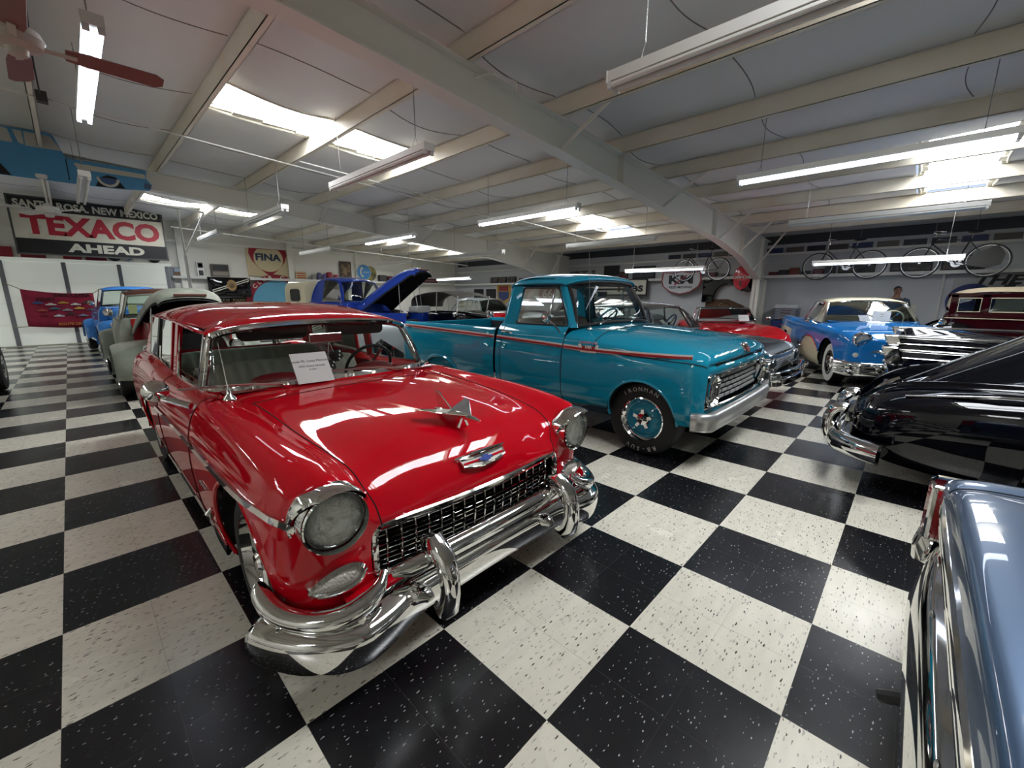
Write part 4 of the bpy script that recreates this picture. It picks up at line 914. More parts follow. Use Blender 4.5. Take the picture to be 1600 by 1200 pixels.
# interior
g = MB(); g.grid([[(-.78, y, 1.17), (-.90, y, 1.175), (-1.0, y, 1.13), (-.98, y, .9)] for y in [-.78+1.56*k/8 for k in range(9)]]); g.build('dashboard', m_('teal_dash', '#1c6277', .35, 0, .8), T, smooth=50)
TS = m_('charcoal_vinyl', '#38393a', .6); bench(T, -1.55, .80, 1.22, .70, .45, TS, 'bench_seat', .12, 6)
steering(T, (-1.16, .40, 1.19), .20, radians(38), BLACK, m_('teal_wheel', '#2a6f82', .35))
g = MB(); g.box(-.845, -.835, -.10, .12, 1.50, 1.56, Matrix.Translation((-.14, 0, 0))); g.build('rear_view_mirror', CHROME, T, bevel=.006, smooth=0)
g = MB(); g.box(-1.87, -.75, -.86, .86, .40, .46); g.build('floor_pan', DARK, T, smooth=0)
g = MB(); g.box(-.70, .58, -.44, .44, .35, .85); g.build('engine_block', DARK, T, smooth=0)
# bed floor, headboard, tailgate
BL = m_('black_bed_liner', '#0f1012', .6)
g = MB(); g.box(-3.88, -1.88, -.88, .88, .55, .62); g.build('bed_floor', BL, T, smooth=0)
g = MB(); g.box(-1.93, -1.88, -.88, .88, .5, 1.08); g.build('bed_headboard', TEAL, T, smooth=0)
for s_ in (1, -1):
    g = MB(); g.box(-3.85, -1.94, s_*.855-.006, s_*.855+.006, .62, 1.07); g.build('bed_liner_wall', BL, T, smooth=0)
g = MB(); g.box(-3.91, -3.86, -.88, .88, .55, 1.10); g.build('tailgate', TEAL, T, bevel=.01, smooth=0)
g = MB(); g.tube([(-2.02, .83, .9), (-2.02, .83, 1.08)], .03, 8); g.build('stake_pocket', TEAL, T)
# grille
g = MB(); g.box(.56, .60, -.87, .87, .55, .85); g.build('grille_backing', DARK, T, smooth=0)
GS = mat('grille_silver', '#b9bab9', .35, .5)
fr = [Vector((.645, y, z)) for y, z in ((-.86, .838), (-.45, .842), (0, .845), (.45, .842), (.86, .838), (.885, .82), (.895, .6), (.885, .552), (.45, .547), (0, .545), (-.45, .547), (-.885, .552), (-.895, .6), (-.885, .82))]
for p in fr: p.x = .672-.045*(p.y/.9)**2
g = MB(); g.tube(fr, .012, 8, closed=True); g.build('grille_frame', CHROME, T)
for r in range(5):
    z = .60+.049*r
    for k in range(9):
        w = .145; y0 = -.64+w*k+(w/2 if r % 2 else 0); y1 = y0+w-.022
        if y1 > .66: continue
        g = MB(); g.box(.628-.04*(y0/.9)**2, .642-.04*(y0/.9)**2, y0, y1, z-.0145, z+.0145); g.build('grille_bar', GS, T, smooth=0, bevel=.004)
for k, c in enumerate('FORD'):
    y = .42-.28*k; X = Matrix(((0, 0, 1, .684-.02*(y/.72)**2), (-1 if 0 else 1, 0, 0, y), (0, 1, 0, .868), (0, 0, 0, 1)))
    X = Matrix(((0, 0, 1, .683-.022*(y/.72)**2), (1, 0, 0, -.42+.28*k), (0, 1, 0, .870), (0, 0, 0, 1)))
    g = MB(); g.text(c, .05, X, .004); g.build('nameplate_letter', CHROME, T, smooth=0)
# hood emblem: chrome crest
g = MB(); g.ell((.655, 0, 1.03), (.035, .07, .045), 14, 10); E_ = g.build('hood_emblem', CHROME, T)
g = MB(); g.prism([(0, -.05), (.045, -.02), (.05, .035), (0, .05), (-.05, .035), (-.045, -.02)], (.678, 0, 1.015), (0, 1, 0), (-.5, 0, .85), (.012, 0, .008)); g.build('crest_shield', m_('crest_red', '#7d2a2e', .3), E_, smooth=0)
# bumper: painted silver channel with wrapped ends
P = []
for k in range(33):
    t = -1+2*k/32; y = .985*t; e = max(0, (abs(t)-.88)/.12); x = .735-.02*t*t-.15*e**1.8; o = Vector((1-.8*e*e, (1 if t > 0 else -1)*e, 0)).normalized()
    c = Vector((x, y*(1-.0*e), 0)); P.append([c+o*a+Vector((0, 0, b)) for a, b in ((-.06, .515), (-.01, .522), (.012, .505), (.018, .47), (.004, .42), (-.004, .372), (-.03, .36), (-.06, .362))])
g = MB(); g.grid([cspl(r, 3) for r in P], flip=True); BPF = g.build('front_bumper', DULLBUMP, T, smooth=60, solid=.004)
for y in (-.35, .1, .5): g = MB(); g.ell((.748, y, .47), (.008, .014, .014), 10, 6); g.build('bumper_bolt', STEEL, BPF)
g = MB(); P = [[(.655-.04*(y/.9)**2, y, .545), (.668-.04*(y/.9)**2, y, .52), (.64, y, .42), (.56, y, .40)] for y in [-.9+1.8*k/16 for k in range(17)]]; g.grid(P, flip=True); g.build('front_valance', TEAL, T, solid=.003)
# ------------------------------------------------------------------ body and greenhouse builders for the other cars
INTER = mat('dark_interior', '#1b1b1c', .8)
def prof(x, hw, zt, zs, ys, zb):
    d = zt-zs
    return [(x,0,zt), (x,.45*ys,zt-.12*d), (x,.8*ys,zt-.5*d), (x,ys,zs+.0), (x,ys+.6*(hw-ys),zs-.035), (x,hw*.985,zs-.10), (x,hw,zs-.22-.1*(zs-zb-.3)), (x,hw*.995,zb+.55*(zs-zb-.2)), (x,hw*.975,zb+.12), (x,hw*.90,zb)]
def ringcap(P, dx, k):
    z0 = sum(p[2] for p in P)/len(P); return [(p[0]+dx, p[1]*k, z0+(p[2]-z0)*k) for p in P]
def gbody(root, st, paintm, arches=(), cabin=None, lower=None, name='body', caps=(1, 1), pu=3, pv=6, nose=.05, doors=(), hood=None):
    N = [prof(*s) if len(s) == 6 else s for s in st]
    if caps[0]: N = [ringcap(N[0], nose*.6, .93), ] + N; N = [ringcap(N[0], nose*.4, .6)]+N; N = [ringcap(N[0], 0.001, .02)]+N
    if caps[1]: N = N+[ringcap(N[-1], -nose*.6, .93)]; N = N+[ringcap(N[-1], -nose*.4, .6)]; N = N+[ringcap(N[-1], -.001, .02)]
    G = net(N, pu, pv); n = len(G[0]); g = MB(); F = full(G)
    def tg(i, j):
        p = F[j][i]; q = F[j+1][i+1]; x = (p.x+q.x)/2; y = abs((p.y+q.y)/2); z = (p.z+q.z)/2
        if cabin and cabin[0] < x < cabin[1] and y < cabin[2] and z > cabin[3]: return 'cabin'
        if lower and lower(x, y, z): return 'low'
        if hood and hood(x, y, z): return 'hood'
        for k, (a, b) in enumerate(doors):
            if a < x < b and y > .5 and z < 1.2: return 'door%d%s' % (k, 'l' if (p.y+q.y) > 0 else 'r')
        return 'body'
    g.grid(F, tagf=tg, flip=True)
    for a in arches: g.cut(*a, ymin=.45)
    nr = g.normals(); tags = set(g.T)
    g.build(name, paintm, root, tags={'body'}, nrm=nr)
    if 'cabin' in tags: g.build('interior_deck', INTER, root, tags={'cabin'}, nrm=nr)
    if 'low' in tags: g.build('two_tone_side_panel', MT['two_tone'], root, tags={'low'}, nrm=nr)
    if 'hood' in tags: g.build('hood', paintm, root, tags={'hood'}, nrm=nr)
    for t in sorted(x for x in tags if x.startswith('door')): g.build('door', paintm, root, tags={t}, nrm=nr)
    return G
def lerp(a, b, t): return a+(b-a)*t
def greenhouse(root, A, B, C, D, zr, roofm, trim=CHROME, glass=CLEAR, posts=(), cw=.12, seal=None, frame=.014, belt=None, rim=True, vinyl=None):
    # A windshield base (xc, xe, ye, zc, ze); B top; C rear glass top; D rear glass base
    def row(q, k=5): return [Vector((q[0]+(q[1]-q[0])*(i/k)**2.2, q[2]*i/k, q[3]+(q[4]-q[3])*(i/k)**2.0)) for i in range(k+1)]
    rA, rB, rC, rD = row(A), row(B), row(C), row(D)
    R = []
    for t, dz in ((0, 0), (.06, .35), (.2, .75), (.5, 1), (.8, .75), (.94, .35), (1, 0)):
        R.append([b.lerp(c, t)+Vector((0, (.035 if i == 5 else .02)*(4*t*(1-t))**.5, (zr-max(b.z, c.z))*dz*(1-.55*(i/5)**3))) for i, (b, c) in enumerate(zip(rB, rC))])
    GR = net(R, 3, 4); g = MB(); g.grid(full(GR)); RO = g.build('roof', roofm, root, smooth=180, solid=.02)
    for nm, a, b, bl in (('windshield', rA, rB, .03), ('rear_glass', rC, rD, -.03)):
        Wg = full([[p.lerp(q, t/4)+Vector((bl, 0, .01))*sin(pi*t/4) for p, q in zip(a, b)] for t in range(5)])
        g = MB(); g.grid(Wg); g.build(nm, glass, root, smooth=180)
        if rim:
            ring = Wg[0]+[r[-1] for r in Wg[1:]]+Wg[-1][::-1][1:]+[r[0] for r in Wg[::-1][1:-1]]
            g = MB(); g.tube(ring, frame, 6, closed=True); g.build(nm+'_frame', trim, root)
    for s_ in (1, -1):
        fl = (lambda q: [Vector(p) for p in q]) if s_ > 0 else flipy
        a, b, c, d = rA[-1], rB[-1], rC[-1], rD[-1]
        yb = (belt if belt else lambda x: (lerp(a.y, d.y, (x-a.x)/(d.x-a.x))+.02, lerp(a.z, d.z, (x-a.x)/(d.x-a.x))))
        edge = [r[-1] for r in GR]
        # A pillar, C pillar panel
        g = MB(); g.bar(*fl([a+Vector((-.02, 0, -.02)), b+Vector((-.02, 0, .0))]), .045, .035, (1, 0, 0)); g.build('windshield_pillar', roofm, root, smooth=0, bevel=.006)
        x2 = c.x+cw; et = min(edge, key=lambda p: abs(p.x-x2)); xb = d.x+cw*1.3; bb = Vector((xb, *yb(xb)))
        g = MB(); q = [bb, d+Vector((0, .01, -.03)), c, et]; q2 = [p+Vector((0, -.03, 0)) for p in q]
        P = [fl([lerp(q[0], q[3], t), lerp(q[1], q[2], t)+Vector((0, .0, 0)), lerp(q2[1], q2[2], t), lerp(q2[0], q2[3], t)]) for t in (0, .25, .5, .75, 1)]
        g.grid(P, cu=True, flip=s_ < 0); g.build('rear_pillar', vinyl or roofm, root, smooth=40)
        # side glass
        xs0 = a.x-.03; ring = [Vector((xs0, *yb(xs0)))]+[Vector((lerp(xs0, xb, t), *yb(lerp(xs0, xb, t)))) for t in (.33, .66)]+[bb, et]+[lerp(et, b, t)+Vector((0, 0, .012)) for t in (.33, .66)]+[b+Vector((-.03, 0, -.01))]
        g = MB(); g.f([g.v(p) for p in fl(ring)]); g.build('side_glass', glass, root, smooth=0)
        g = MB(); g.tube(fl(ring), .010, 6, closed=True); g.build('window_trim', trim, root)
        for x, w in posts:
            et2 = min(edge, key=lambda p: abs(p.x-x)); g = MB(); g.bar(*fl([Vector((x, *yb(x))), et2+Vector((0, -.005, 0))]), .02, w, (1, 0, 0)); g.build('door_post', roofm, root, smooth=0)
    return GR
def fender(root, m, xc, zc, Rx, Rz, rx, rz, y0, y1, name='fender', a0=-.25, a1=pi+.25, n=28, k=8, tail=0.):
    out = []
    for s_ in (1, -1):
        P = []
        for j in range(n+1):
            a = a0+(a1-a0)*j/n; row = []
            for i in range(k+1):
                t = i/k*pi/2; f = cos(t)**.8 if i < k else 0
                ex = rx+(Rx-rx)*f; ez = rz+(Rz-rz)*f
                xx = xc+ex*cos(a)*(1+tail*max(0, -cos(a))*f); row.append((xx, s_*(y0+(y1-y0)*sin(t)), max(.14, zc+ez*sin(a))))
            # rolled lip
            row.append((xc+(rx-.01)*cos(a), s_*(y1-.03), max(.14, zc+(rz-.01)*sin(a)))); P.append(row)
        g = MB(); g.grid(P, flip=s_ < 0); out.append(g.build(name, m, root))
    return out
def wheels4(root, xs, yo, r, w, rimr, rimm, style, white=None):
    for x in xs:
        for s_ in (1, -1): wheel(root, x, s_*(yo-w/2), r, w, rimr, rimm, style, white=white, n=28)
def simple_seats(root, xs, z0, z1, hw, m):
    for x in xs: 
        g = MB(); g.box(x-.22, x, -hw, hw, z0, z1, Matrix()); g.build('seat_back', m, root, bevel=.05, smooth=0)
# ------------------------------------------------------------------ blue and cream hardtop
BBLUE = paint('sky_blue_enamel', '#1b78c4'); CREAM = paint('cream_enamel', '#d9d0b0'); MT['two_tone'] = CREAM
th = radians(202.7)
Bk = thing('hardtop_car', 'sky blue and cream 1950s hardtop with whitewall tires and wide chrome bumper', 'car', (9.26, -.54, 0), th)
def bsw(x, y, z): # sweep spear: cream below a curve behind the front wheel
    if y < .6: return False
    if -1.75 < x < -.35: return z < .74-.30*((x+1.05)/.75)**2*(1 if x > -1.05 else .9)
    return x < -2.55 and z < .80-.02*abs(x+3.1)
gbody(Bk, [(.86,.80,.74,.86,.60,.38), (.80,.88,.82,.90,.68,.30), (.6,.93,.93,.95,.76,.26), (.2,.96,.99,.97,.78,.24), (-.4,.965,1.02,.985,.78,.22), (-.95,.965,1.04,.99,.78,.22), (-1.6,.965,1.0,.985,.78,.22), (-2.4,.965,.99,.985,.78,.22), (-3.0,.96,1.0,1.01,.78,.22), (-3.6,.93,.97,1.03,.78,.25), (-4.1,.86,.90,1.02,.76,.32), (-4.3,.80,.80,.95,.70,.40)],
    BBLUE, [(0, .37, .43, .42), (-3.1, .36, .42, .36)], cabin=(-2.75, -1.0, .74, .9), lower=bsw, doors=[(-2.1, -1.02)], hood=lambda x, y, z: x > -.85 and y < .62 and z > .72)
greenhouse(Bk, (-.80, -1.12, .76, 1.03, 1.0), (-1.30, -1.42, .62, 1.43, 1.38), (-2.45, -2.38, .58, 1.42, 1.37), (-2.95, -2.72, .68, 1.02, 1.0), 1.50, CREAM, CHROME, CLEAR, posts=((-1.52, .025),), cw=.10)
wheels4(Bk, (0, -3.1), .88, .355, .20, .20, CHROME, 'cap', white=(.62, .93))
for x in (0, -3.1):
    for s_ in (1, -1): well(Bk, x, s_*.92, s_*.5, .42, .40, .37, .25)
for s_ in (1, -1):
    headlamp(Bk, (.86, s_*.73, .83), .095, (1, s_*.06, 0), 1.3, .12)
    g = MB(); g.lathe([(.04, 0), (.03, .015), (.001, .02)], (.87, s_*.80, .60), (1, s_*.2, 0), 14); g.build('parking_lamp', WHITEP, Bk)
    for k in range(3): g = MB(); g.tube([(-.1-.13*k, s_*.972, .86), (-.15-.13*k, s_*.978, .86)], [.022, .012], 8); g.build('fender_porthole', CHROME, Bk)
    g = MB(); g.lathe([(.05, 0), (.085, .05), (.08, .12), (.05, .16), (.001, .17)], (.86, s_*.50, .40), (1, 0, 0), 18); g.build('bumper_bullet', CHROME, Bk)
    g = MB(); g.lathe([(.001, .05), (.05, .03), (.055, 0), (.001, -.01)], (-1.0, s_*1.02, 1.06), (1, 0, 0), 12); Mi = g.build('door_mirror', CHROME, Bk)
    g = MB(); g.tube([(-1.0, s_*1.0, 1.04), (-.97, s_*.90, .98)], .01, 6); g.build('mirror_arm', CHROME, Mi)
    P = [Vector((x, s_*.968, .75-.30*((x+1.05)/.75)**2*(1 if x > -1.05 else .9))) for x in [-.36-.07*k for k in range(20)]]
    strip(Bk, 'sweep_moulding', P, .025, CHROME)
P = []
for k in range(25):
    t = -1+2*k/24; e = max(0, (abs(t)-.8)/.2); x = 1.00-.08*t*t-.30*e**1.8; y = .98*t; o = Vector((1-.8*e*e, (1 if t > 0 else -1)*e, 0)).normalized()
    P.append(cspl([Vector((x, y, 0))+o*a+Vector((0, 0, b)) for a, b in ((-.08, .50), (0, .49), (.03, .44), (.02, .37), (.03, .33), (.01, .27), (-.06, .25))], 3))
g = MB(); g.grid(P, flip=True); g.build('front_bumper', CHROME, Bk, smooth=60)
g = MB(); P = [[(.90-.10*(y/.75)**2, y, .70), (.97-.12*(y/.75)**2, y, .69), (.99-.12*(y/.75)**2, y, .655), (.95-.12*(y/.75)**2, y, .625), (.86, y, .62)] for y in [-.74+1.48*k/16 for k in range(17)]]; g.grid(P, flip=True); g.build('grille_header', CHROME, Bk)
for k in range(22): 
    y = -.66+1.32*k/21; g = MB(); g.tube([(.90-.08*(y/.75)**2, y, .63), (.93-.08*(y/.75)**2, y, .56), (.92-.08*(y/.75)**2, y, .48)], .010, 5); g.build('grille_tooth', CHROME, Bk)
g = MB(); g.box(.80, .84, -.70, .70, .46, .66); g.build('grille_backing', DARK, Bk, smooth=0)
g = MB(); g.tube([(.88, 0, .95), (.72, 0, 1.02), (.5, 0, 1.0), (.35, 0, 1.0)], [.012, .03, .025, .01], 8); Or = g.build('hood_ornament', CHROME, Bk)
for s_ in (1, -1): g = MB(); g.prism([(.72, 0), (.55, .14), (.5, .14), (.55, 0)], (0, 0, 1.01), (1, 0, 0), (0, s_, .15), (0, 0, .012)); g.build('ornament_wing', CHROME, Or, smooth=0)
g = MB(); g.grid([[(-.95, y, 1.03), (-1.1, y, 1.05), (-1.2, y, 1.0), (-1.2, y, .85)] for y in (-.7, -.35, 0, .35, .7)]); g.build('dashboard', BBLUE, Bk, smooth=60)
steering(Bk, (-1.32, .38, 1.06), .20, radians(25), mat('ivory_wheel', '#d8cfa6', .4), m_('ivory_wheel2', '#d8cfa6', .4))
simple_seats(Bk, (-1.75, -2.5), .8, 1.10, .62, mat('cream_vinyl', '#b7ad90', .6))
g = MB(); g.box(-4.2, .8, -.7, .7, .2, .5); g.build('underbody', DARK, Bk, smooth=0)
def Wl(o, th_, p): c, s = cos(th_), sin(th_); return Vector((o[0]+c*p[0]-s*p[1], o[1]+s*p[0]+c*p[1], p[2]))
bw = lambda p: Wl((9.26, -.54), th, p)
card([('1956', .03, .7), ('display', .02, .5)], bw((-.62, -.02, 1.065)), bw((0, 1, 0))-bw((0, 0, 0)), bw((-.3, .15, .95))-bw((0, 0, 0)), .26, .19, 'larger white card, tilted on the windshield of the sky blue and cream hardtop')
card([('note', .02, .5)], bw((-.60, -.25, 1.065)), bw((0, 1, 0))-bw((0, 0, 0)), bw((-.3, -.3, .9))-bw((0, 0, 0)), .15, .12, 'smaller white card left of the larger one on the sky blue hardtop windshield')
# ------------------------------------------------------------------ silver grey four-lamp sedan beside the pickup
SILV = paint('silver_grey_metallic', '#5d6b73', .6, .32)
Im = thing('sedan_car', 'silver grey hardtop with four headlamps, half hidden behind the teal pickup', 'car', (6.78, 1.40, 0), -pi/2)
gbody(Im, [(.80,.88,.72,.745,.72,.40), (.74,.92,.77,.79,.78,.32), (.5,.95,.83,.83,.80,.28), (0,.965,.90,.87,.80,.25), (-.5,.97,.945,.90,.80,.24), (-.95,.98,.97,.92,.82,.22), (-1.8,1.0,.95,.93,.82,.22), (-2.8,1.0,.95,.95,.84,.22), (-3.6,.98,.95,.99,.86,.25), (-4.3,.95,.93,.96,.84,.32)], SILV, [(0, .36, .42, .36), (-3.02, .36, .42, .33)], cabin=(-2.8, -.8, .78, .85), doors=[(-2.2, -.95)], hood=lambda x, y, z: x > -.5 and y < .74 and z > .75)
greenhouse(Im, (-.45, -.82, .80, .99, .95), (-.88, -1.02, .64, 1.34, 1.30), (-2.25, -2.20, .60, 1.34, 1.29), (-3.0, -2.7, .72, .98, .95), 1.41, mat('dark_slate_roof', '#353b42', .4, .4, 1.), CHROME, CLEAR, posts=((-1.35, .02),), cw=.10)
wheels4(Im, (0, -3.02), .92, .345, .2, .2, CHROME, 'cap', white=(.66, .9))
for s_ in (1, -1):
    for y in (.84, .66): headlamp(Im, (.84, s_*y, .60), .075, (1, 0, 0), 1.25, .06)
    g = MB(); g.tube([(.95, s_*.92, .44), (.99, s_*.86, .45), (.9, s_*.95, .44)], .045, 8); g.build('bumper_tip', CHROME, Im)
    g = MB(); g.prism([(.80, .72), (.88, .745), (.2, .85), (.2, .82)], (0, s_*.955, 0), (1, 0, 0), (0, 0, 1), (0, s_*.012, 0)); g.build('fender_spear', CHROME, Im, smooth=0)
for k in range(5): g = MB(); g.box(.80, .86, -.55, .55, .53+.03*k-.008, .53+.03*k+.004); g.build('grille_bar', STEEL, Im, smooth=0)
for k in range(5): y0 = -.6+.245*k; g = MB(); g.box(.775, .835, y0, y0+.21, .70, .725); g.build('hood_slot', DARK, Im, smooth=0)
for z0, z1, xo in ((.455, .51, .98), (.35, .42, 1.0)):
    g = MB(); g.grid([[Vector((xo-.10*(y/.98)**2-.2*max(0, abs(y)-.85)*2, y, z)) for z in (z0-.01, z0, (z0+z1)/2, z1, z1+.01)] for y in [-.94+1.88*k/20 for k in range(21)]]); g.build('front_bumper', CHROME, Im, solid=.05)
steering(Im, (-1.1, .4, 1.0), .2, radians(25), BLACK, m_('blue_wheel', '#2c4f8c', .4)); simple_seats(Im, (-1.8, -2.6), .75, 1.02, .65, m_('blue_vinyl', '#27406f', .6))
iw = lambda p: Vector((6.78+p[1], 1.40-p[0], p[2]))
card([('show card', .02, .6)], iw((-.72, -.45, .995)), (1, .2, 0), (0, .75, .66), .22, .2, 'white card standing inside the windshield of the silver grey hardtop')
# ------------------------------------------------------------------ red sports car by the wall
RD2 = paint('red_sports_enamel', '#b3121c'); th2 = radians(212)
o2 = (10.56, 2.29)
Rc = thing('sports_car', 'red sports convertible with chrome windshield frame by the far wall', 'car', (o2[0], o2[1], 0), th2)
gbody(Rc, [(.95,.78,.58,.62,.66,.36), (.85,.85,.64,.70,.70,.28), (.4,.89,.71,.80,.74,.22), (0,.90,.76,.83,.74,.2), (-.5,.89,.80,.82,.74,.2), (-.9,.88,.84,.82,.74,.2), (-1.6,.88,.82,.80,.74,.2), (-2.3,.90,.80,.84,.74,.2), (-2.9,.88,.78,.82,.74,.24), (-3.3,.84,.72,.76,.7,.34)], RD2, [(0, .34, .38, .37), (-2.5, .34, .38, .37)], cabin=(-2.0, -1.0, .68, .7), doors=[(-1.7, -.9)])
greenhouse(Rc, (-.75, -1.0, .70, .88, .88), (-1.15, -1.25, .60, 1.20, 1.18), (-1.75, -1.72, .58, 1.20, 1.18), (-2.1, -2.0, .62, .90, .88), 1.24, m_('black_canvas', '#191919', .8), CHROME, CLEAR, cw=.12)
wheels4(Rc, (0, -2.5), .88, .33, .22, .19, CHROME, 'cap')
for s_ in (1, -1):
    g = MB(); g.box(.955, .985, s_*.55-.13, s_*.55+.13, .50, .57); g.build('parking_lamp', LENS, Rc, smooth=0)
    g = MB(); g.ell((-.95, s_*.98, .97), (.05, .07, .045), 12, 8); g.build('door_mirror', CHROME, Rc)
g = MB(); g.tube([(.86, -.85, .42), (1.0, -.7, .42), (1.03, 0, .42), (1.0, .7, .42), (.86, .85, .42)], .035, 8); g.build('front_bumper', CHROME, Rc)
rw = lambda p: Wl(o2, th2, p)
card([('display', .02, .6)], rw((-.66, .33, .90)), rw((0, 1, 0))-rw((0, 0, 0)), rw((-.65, 0, .75))-rw((0, 0, 0)), .24, .2, 'white card leaning on the red sports car windshield')
# ------------------------------------------------------------------ maroon pre-war sedan with tan roof
MAR = paint('maroon_enamel', '#2a070d'); TAN = mat('tan_fabric_top', '#b3a488', .8); BLKP = paint('black_enamel', '#08080b')
Ms = thing('vintage_sedan', 'maroon pre-war sedan with tan roof, black fenders and cream window outlines', 'car', (13.0, -1.15, 0), -pi/2)
g = MB(); G_ = [[(0, .0, .55), (0, .70, .55)]]
ST = [(.0,.60,.95), (.05,.70,1.20), (.35,.72,1.22), (1.4,.73,1.20), (2.3,.70,1.18), (2.42,.66,1.16)]
SB = [[(x, 0, z), (x, w*.85, z), (x, w, z-.02), (x, w+.02, z-.25), (x, w+.02, .62), (x, w-.05, .45), (x, w-.15, .40)] for x, w, z in ST]
GS_ = net(SB, 3, 5); g.grid(full(GS_)); g.build('body', MAR, Ms)
RS = [[(.04,0,1.30),(.05,.55,1.29),(.06,.66,1.26)], [(.10,0,1.56),(.12,.52,1.54),(.14,.68,1.47)], [(.30,0,1.66),(.30,.50,1.645),(.30,.70,1.575)], [(1.2,0,1.70),(1.2,.52,1.685),(1.2,.72,1.60)], [(2.1,0,1.66),(2.1,.50,1.645),(2.1,.70,1.58)], [(2.32,0,1.60),(2.32,.48,1.585),(2.32,.66,1.55)]]
g = MB(); g.grid(full(net(RS, 4, 5))); g.build('roof', TAN, Ms, smooth=180)
for s_ in (1, -1):
    def pn(x0, x1, z0, z1, nm, m, y=.715, d=.02): gg = MB(); gg.box(x0, x1, s_*y-d/2, s_*y+d/2, z0, z1); return gg.build(nm, m, Ms, smooth=0)
    pn(.06, 2.35, 1.50, 1.58, 'roof_rail', MAR); pn(.06, .16, 1.15, 1.55, 'rear_post', MAR)
    for x in (.50, 1.22, 1.30, 2.22): pn(x, x+.10, 1.15, 1.55, 'door_post', MAR)
    for x0, x1 in ((.18, .49), (.62, 1.20), (1.42, 2.20)):
        pn(x0-.02, x1+.02, 1.19, 1.50, 'window_glass', CLEAR, .71, .006)
        g = MB(); zz = 1.19; g.tube([(x0, s_*.73, zz+.02), (x0, s_*.73, 1.48), (x1, s_*.73, 1.48), (x1, s_*.73, zz+.02)], .009, 5, closed=True); g.build('window_outline', CREAM, Ms)
    g = MB(); g.tube([(.02, s_*.745, 1.08), (1.2, s_*.765, 1.07), (2.4, s_*.72, 1.06)], .006, 5); g.build('pinstripe', CREAM, Ms)
    g = MB(); g.tube([(1.15, s_*.78, .98), (1.2, s_*.80, .98), (1.25, s_*.80, .94)], .012, 6); g.build('door_handle', CHROME, Ms)
    g = MB(); g.box(.5, 2.6, s_*.86-.13, s_*.86+.13, .36, .40); g.build('running_board', BLKP, Ms, smooth=0)
fender(Ms, BLKP, .15, .42, .58, .60, .42, .40, .55, .95, 'rear_fender', a0=-.1); fender(Ms, BLKP, 2.95, .42, .58, .60, .42, .40, .45, .95, 'front_fender', a0=-.1)
g = MB(); g.grid(full(net([[(2.40,0,1.16),(2.40,.45,1.12),(2.40,.60,1.0),(2.40,.62,.5)], [(3.0,0,1.10),(3.0,.36,1.06),(3.0,.44,.95),(3.0,.45,.5)], [(3.4,0,1.05),(3.4,.28,1.02),(3.4,.34,.92),(3.4,.34,.5)]], 3, 4))); g.build('hood', MAR, Ms)
wheels4(Ms, (.15, 2.95), .80, .37, .16, .22, m_('maroon_wheel', '#3d0c14', .3), 'steel', white=(.68, .93))
simple_seats(Ms, (.75, 1.75), .7, 1.15, .55, m_('brown_mohair', '#4a3a2c', .9)); g = MB(); g.box(0, 2.4, -.6, .6, .4, .46); g.build('floor_pan', DARK, Ms, smooth=0)
g = MB(); g.tube([(2.05, .3+.18*cos(a), 1.2+.18*sin(a)) for a in [2*pi*k/20 for k in range(20)]], .012, 6, closed=True); g.build('steering_wheel', BLACK, Ms)
# ------------------------------------------------------------------ dark finned car in the second row
NAVY = paint('midnight_navy', '#0b0d1a')
Fc = thing('finned_car', 'dark navy finned car with ribbed chrome tail tower and chrome side bars', 'car', (6.97, -.62, 0), -pi/2)
# tail at x=0, forward +x
gbody(Fc, [(5.0,.85,.80,.84,.70,.40), (4.8,.93,.88,.88,.80,.30), (4.2,.98,.95,.93,.84,.25), (3.2,1.0,.98,.94,.84,.25), (2.4,1.0,.98,.93,.84,.25), (1.6,1.0,.97,.95,.85,.25), (.9,.99,.93,1.02,.95,.28), (.35,.985,.86,1.06,.955,.34), (.10,.98,.80,1.07,.95,.42), (.03,.965,.72,1.05,.94,.48)], NAVY, [(1.25, .36, .40, .30), (4.25, .36, .40, .36)], caps=(1, 1), nose=.03, cabin=(1.2, 2.6, .80, .9))
for s_ in (1, -1):
    # tower: upper tail lamp pod and slanted ribbed chrome wedge
    g = MB(); P = [[(.02-.0, s_*(.86+d*.10), z) for d in (-1, 1)] for z in (0,)]
    def wedge(nm, z0, z1, x0, x1, yc, w, t, m):
        gg = MB(); q = [(x0, z0), (x1, z1), (x1+t, z1), (x0+t, z0)]; gg.prism(q, (0, s_*yc-w/2, 0), (1, 0, 0), (0, 0, 1), (0, w, 0)); return gg.build(nm, m, Fc, smooth=0, bevel=.012)
    w1 = wedge('tail_tower', .54, .955, .03, -.11, .91, .20, .15, CHROME)
    for k in range(4): z = .62+.08*k; gg = MB(); gg.box(-.03-.025*k, .0-.02*k, s_*.91-.105, s_*.91+.105, z, z+.010); gg.build('tower_rib', STEEL, w1, smooth=0)
    wedge('tail_fin_lamp', .968, 1.085, -.06, -.11, .90, .15, .13, CHROME); 
    for (z0, z1, x1) in ((1.055, 1.09, 1.15), (.985, 1.003, 1.7), (.905, .94, 1.2), (.83, .848, .75)):
        strip(Fc, 'side_bar', [(x, s_*(1.0-.03*max(0, .5-x)), (z0+z1)/2+.0*x) for x in (.02, .3, .6, x1)], z1-z0, CHROME)
    g = MB(); g.lathe([(.10, 0), (.11, -.06), (.08, -.14), (.04, -.17), (.001, -.18)], (.05, s_*.90, .52), (1, 0, 0), 18); g.build('bumper_pod', CHROME, Fc)
    wheel(Fc, 1.25, s_*.85, .35, .2, .2, CHROME, 'cap', white=(.66, .92), n=24)
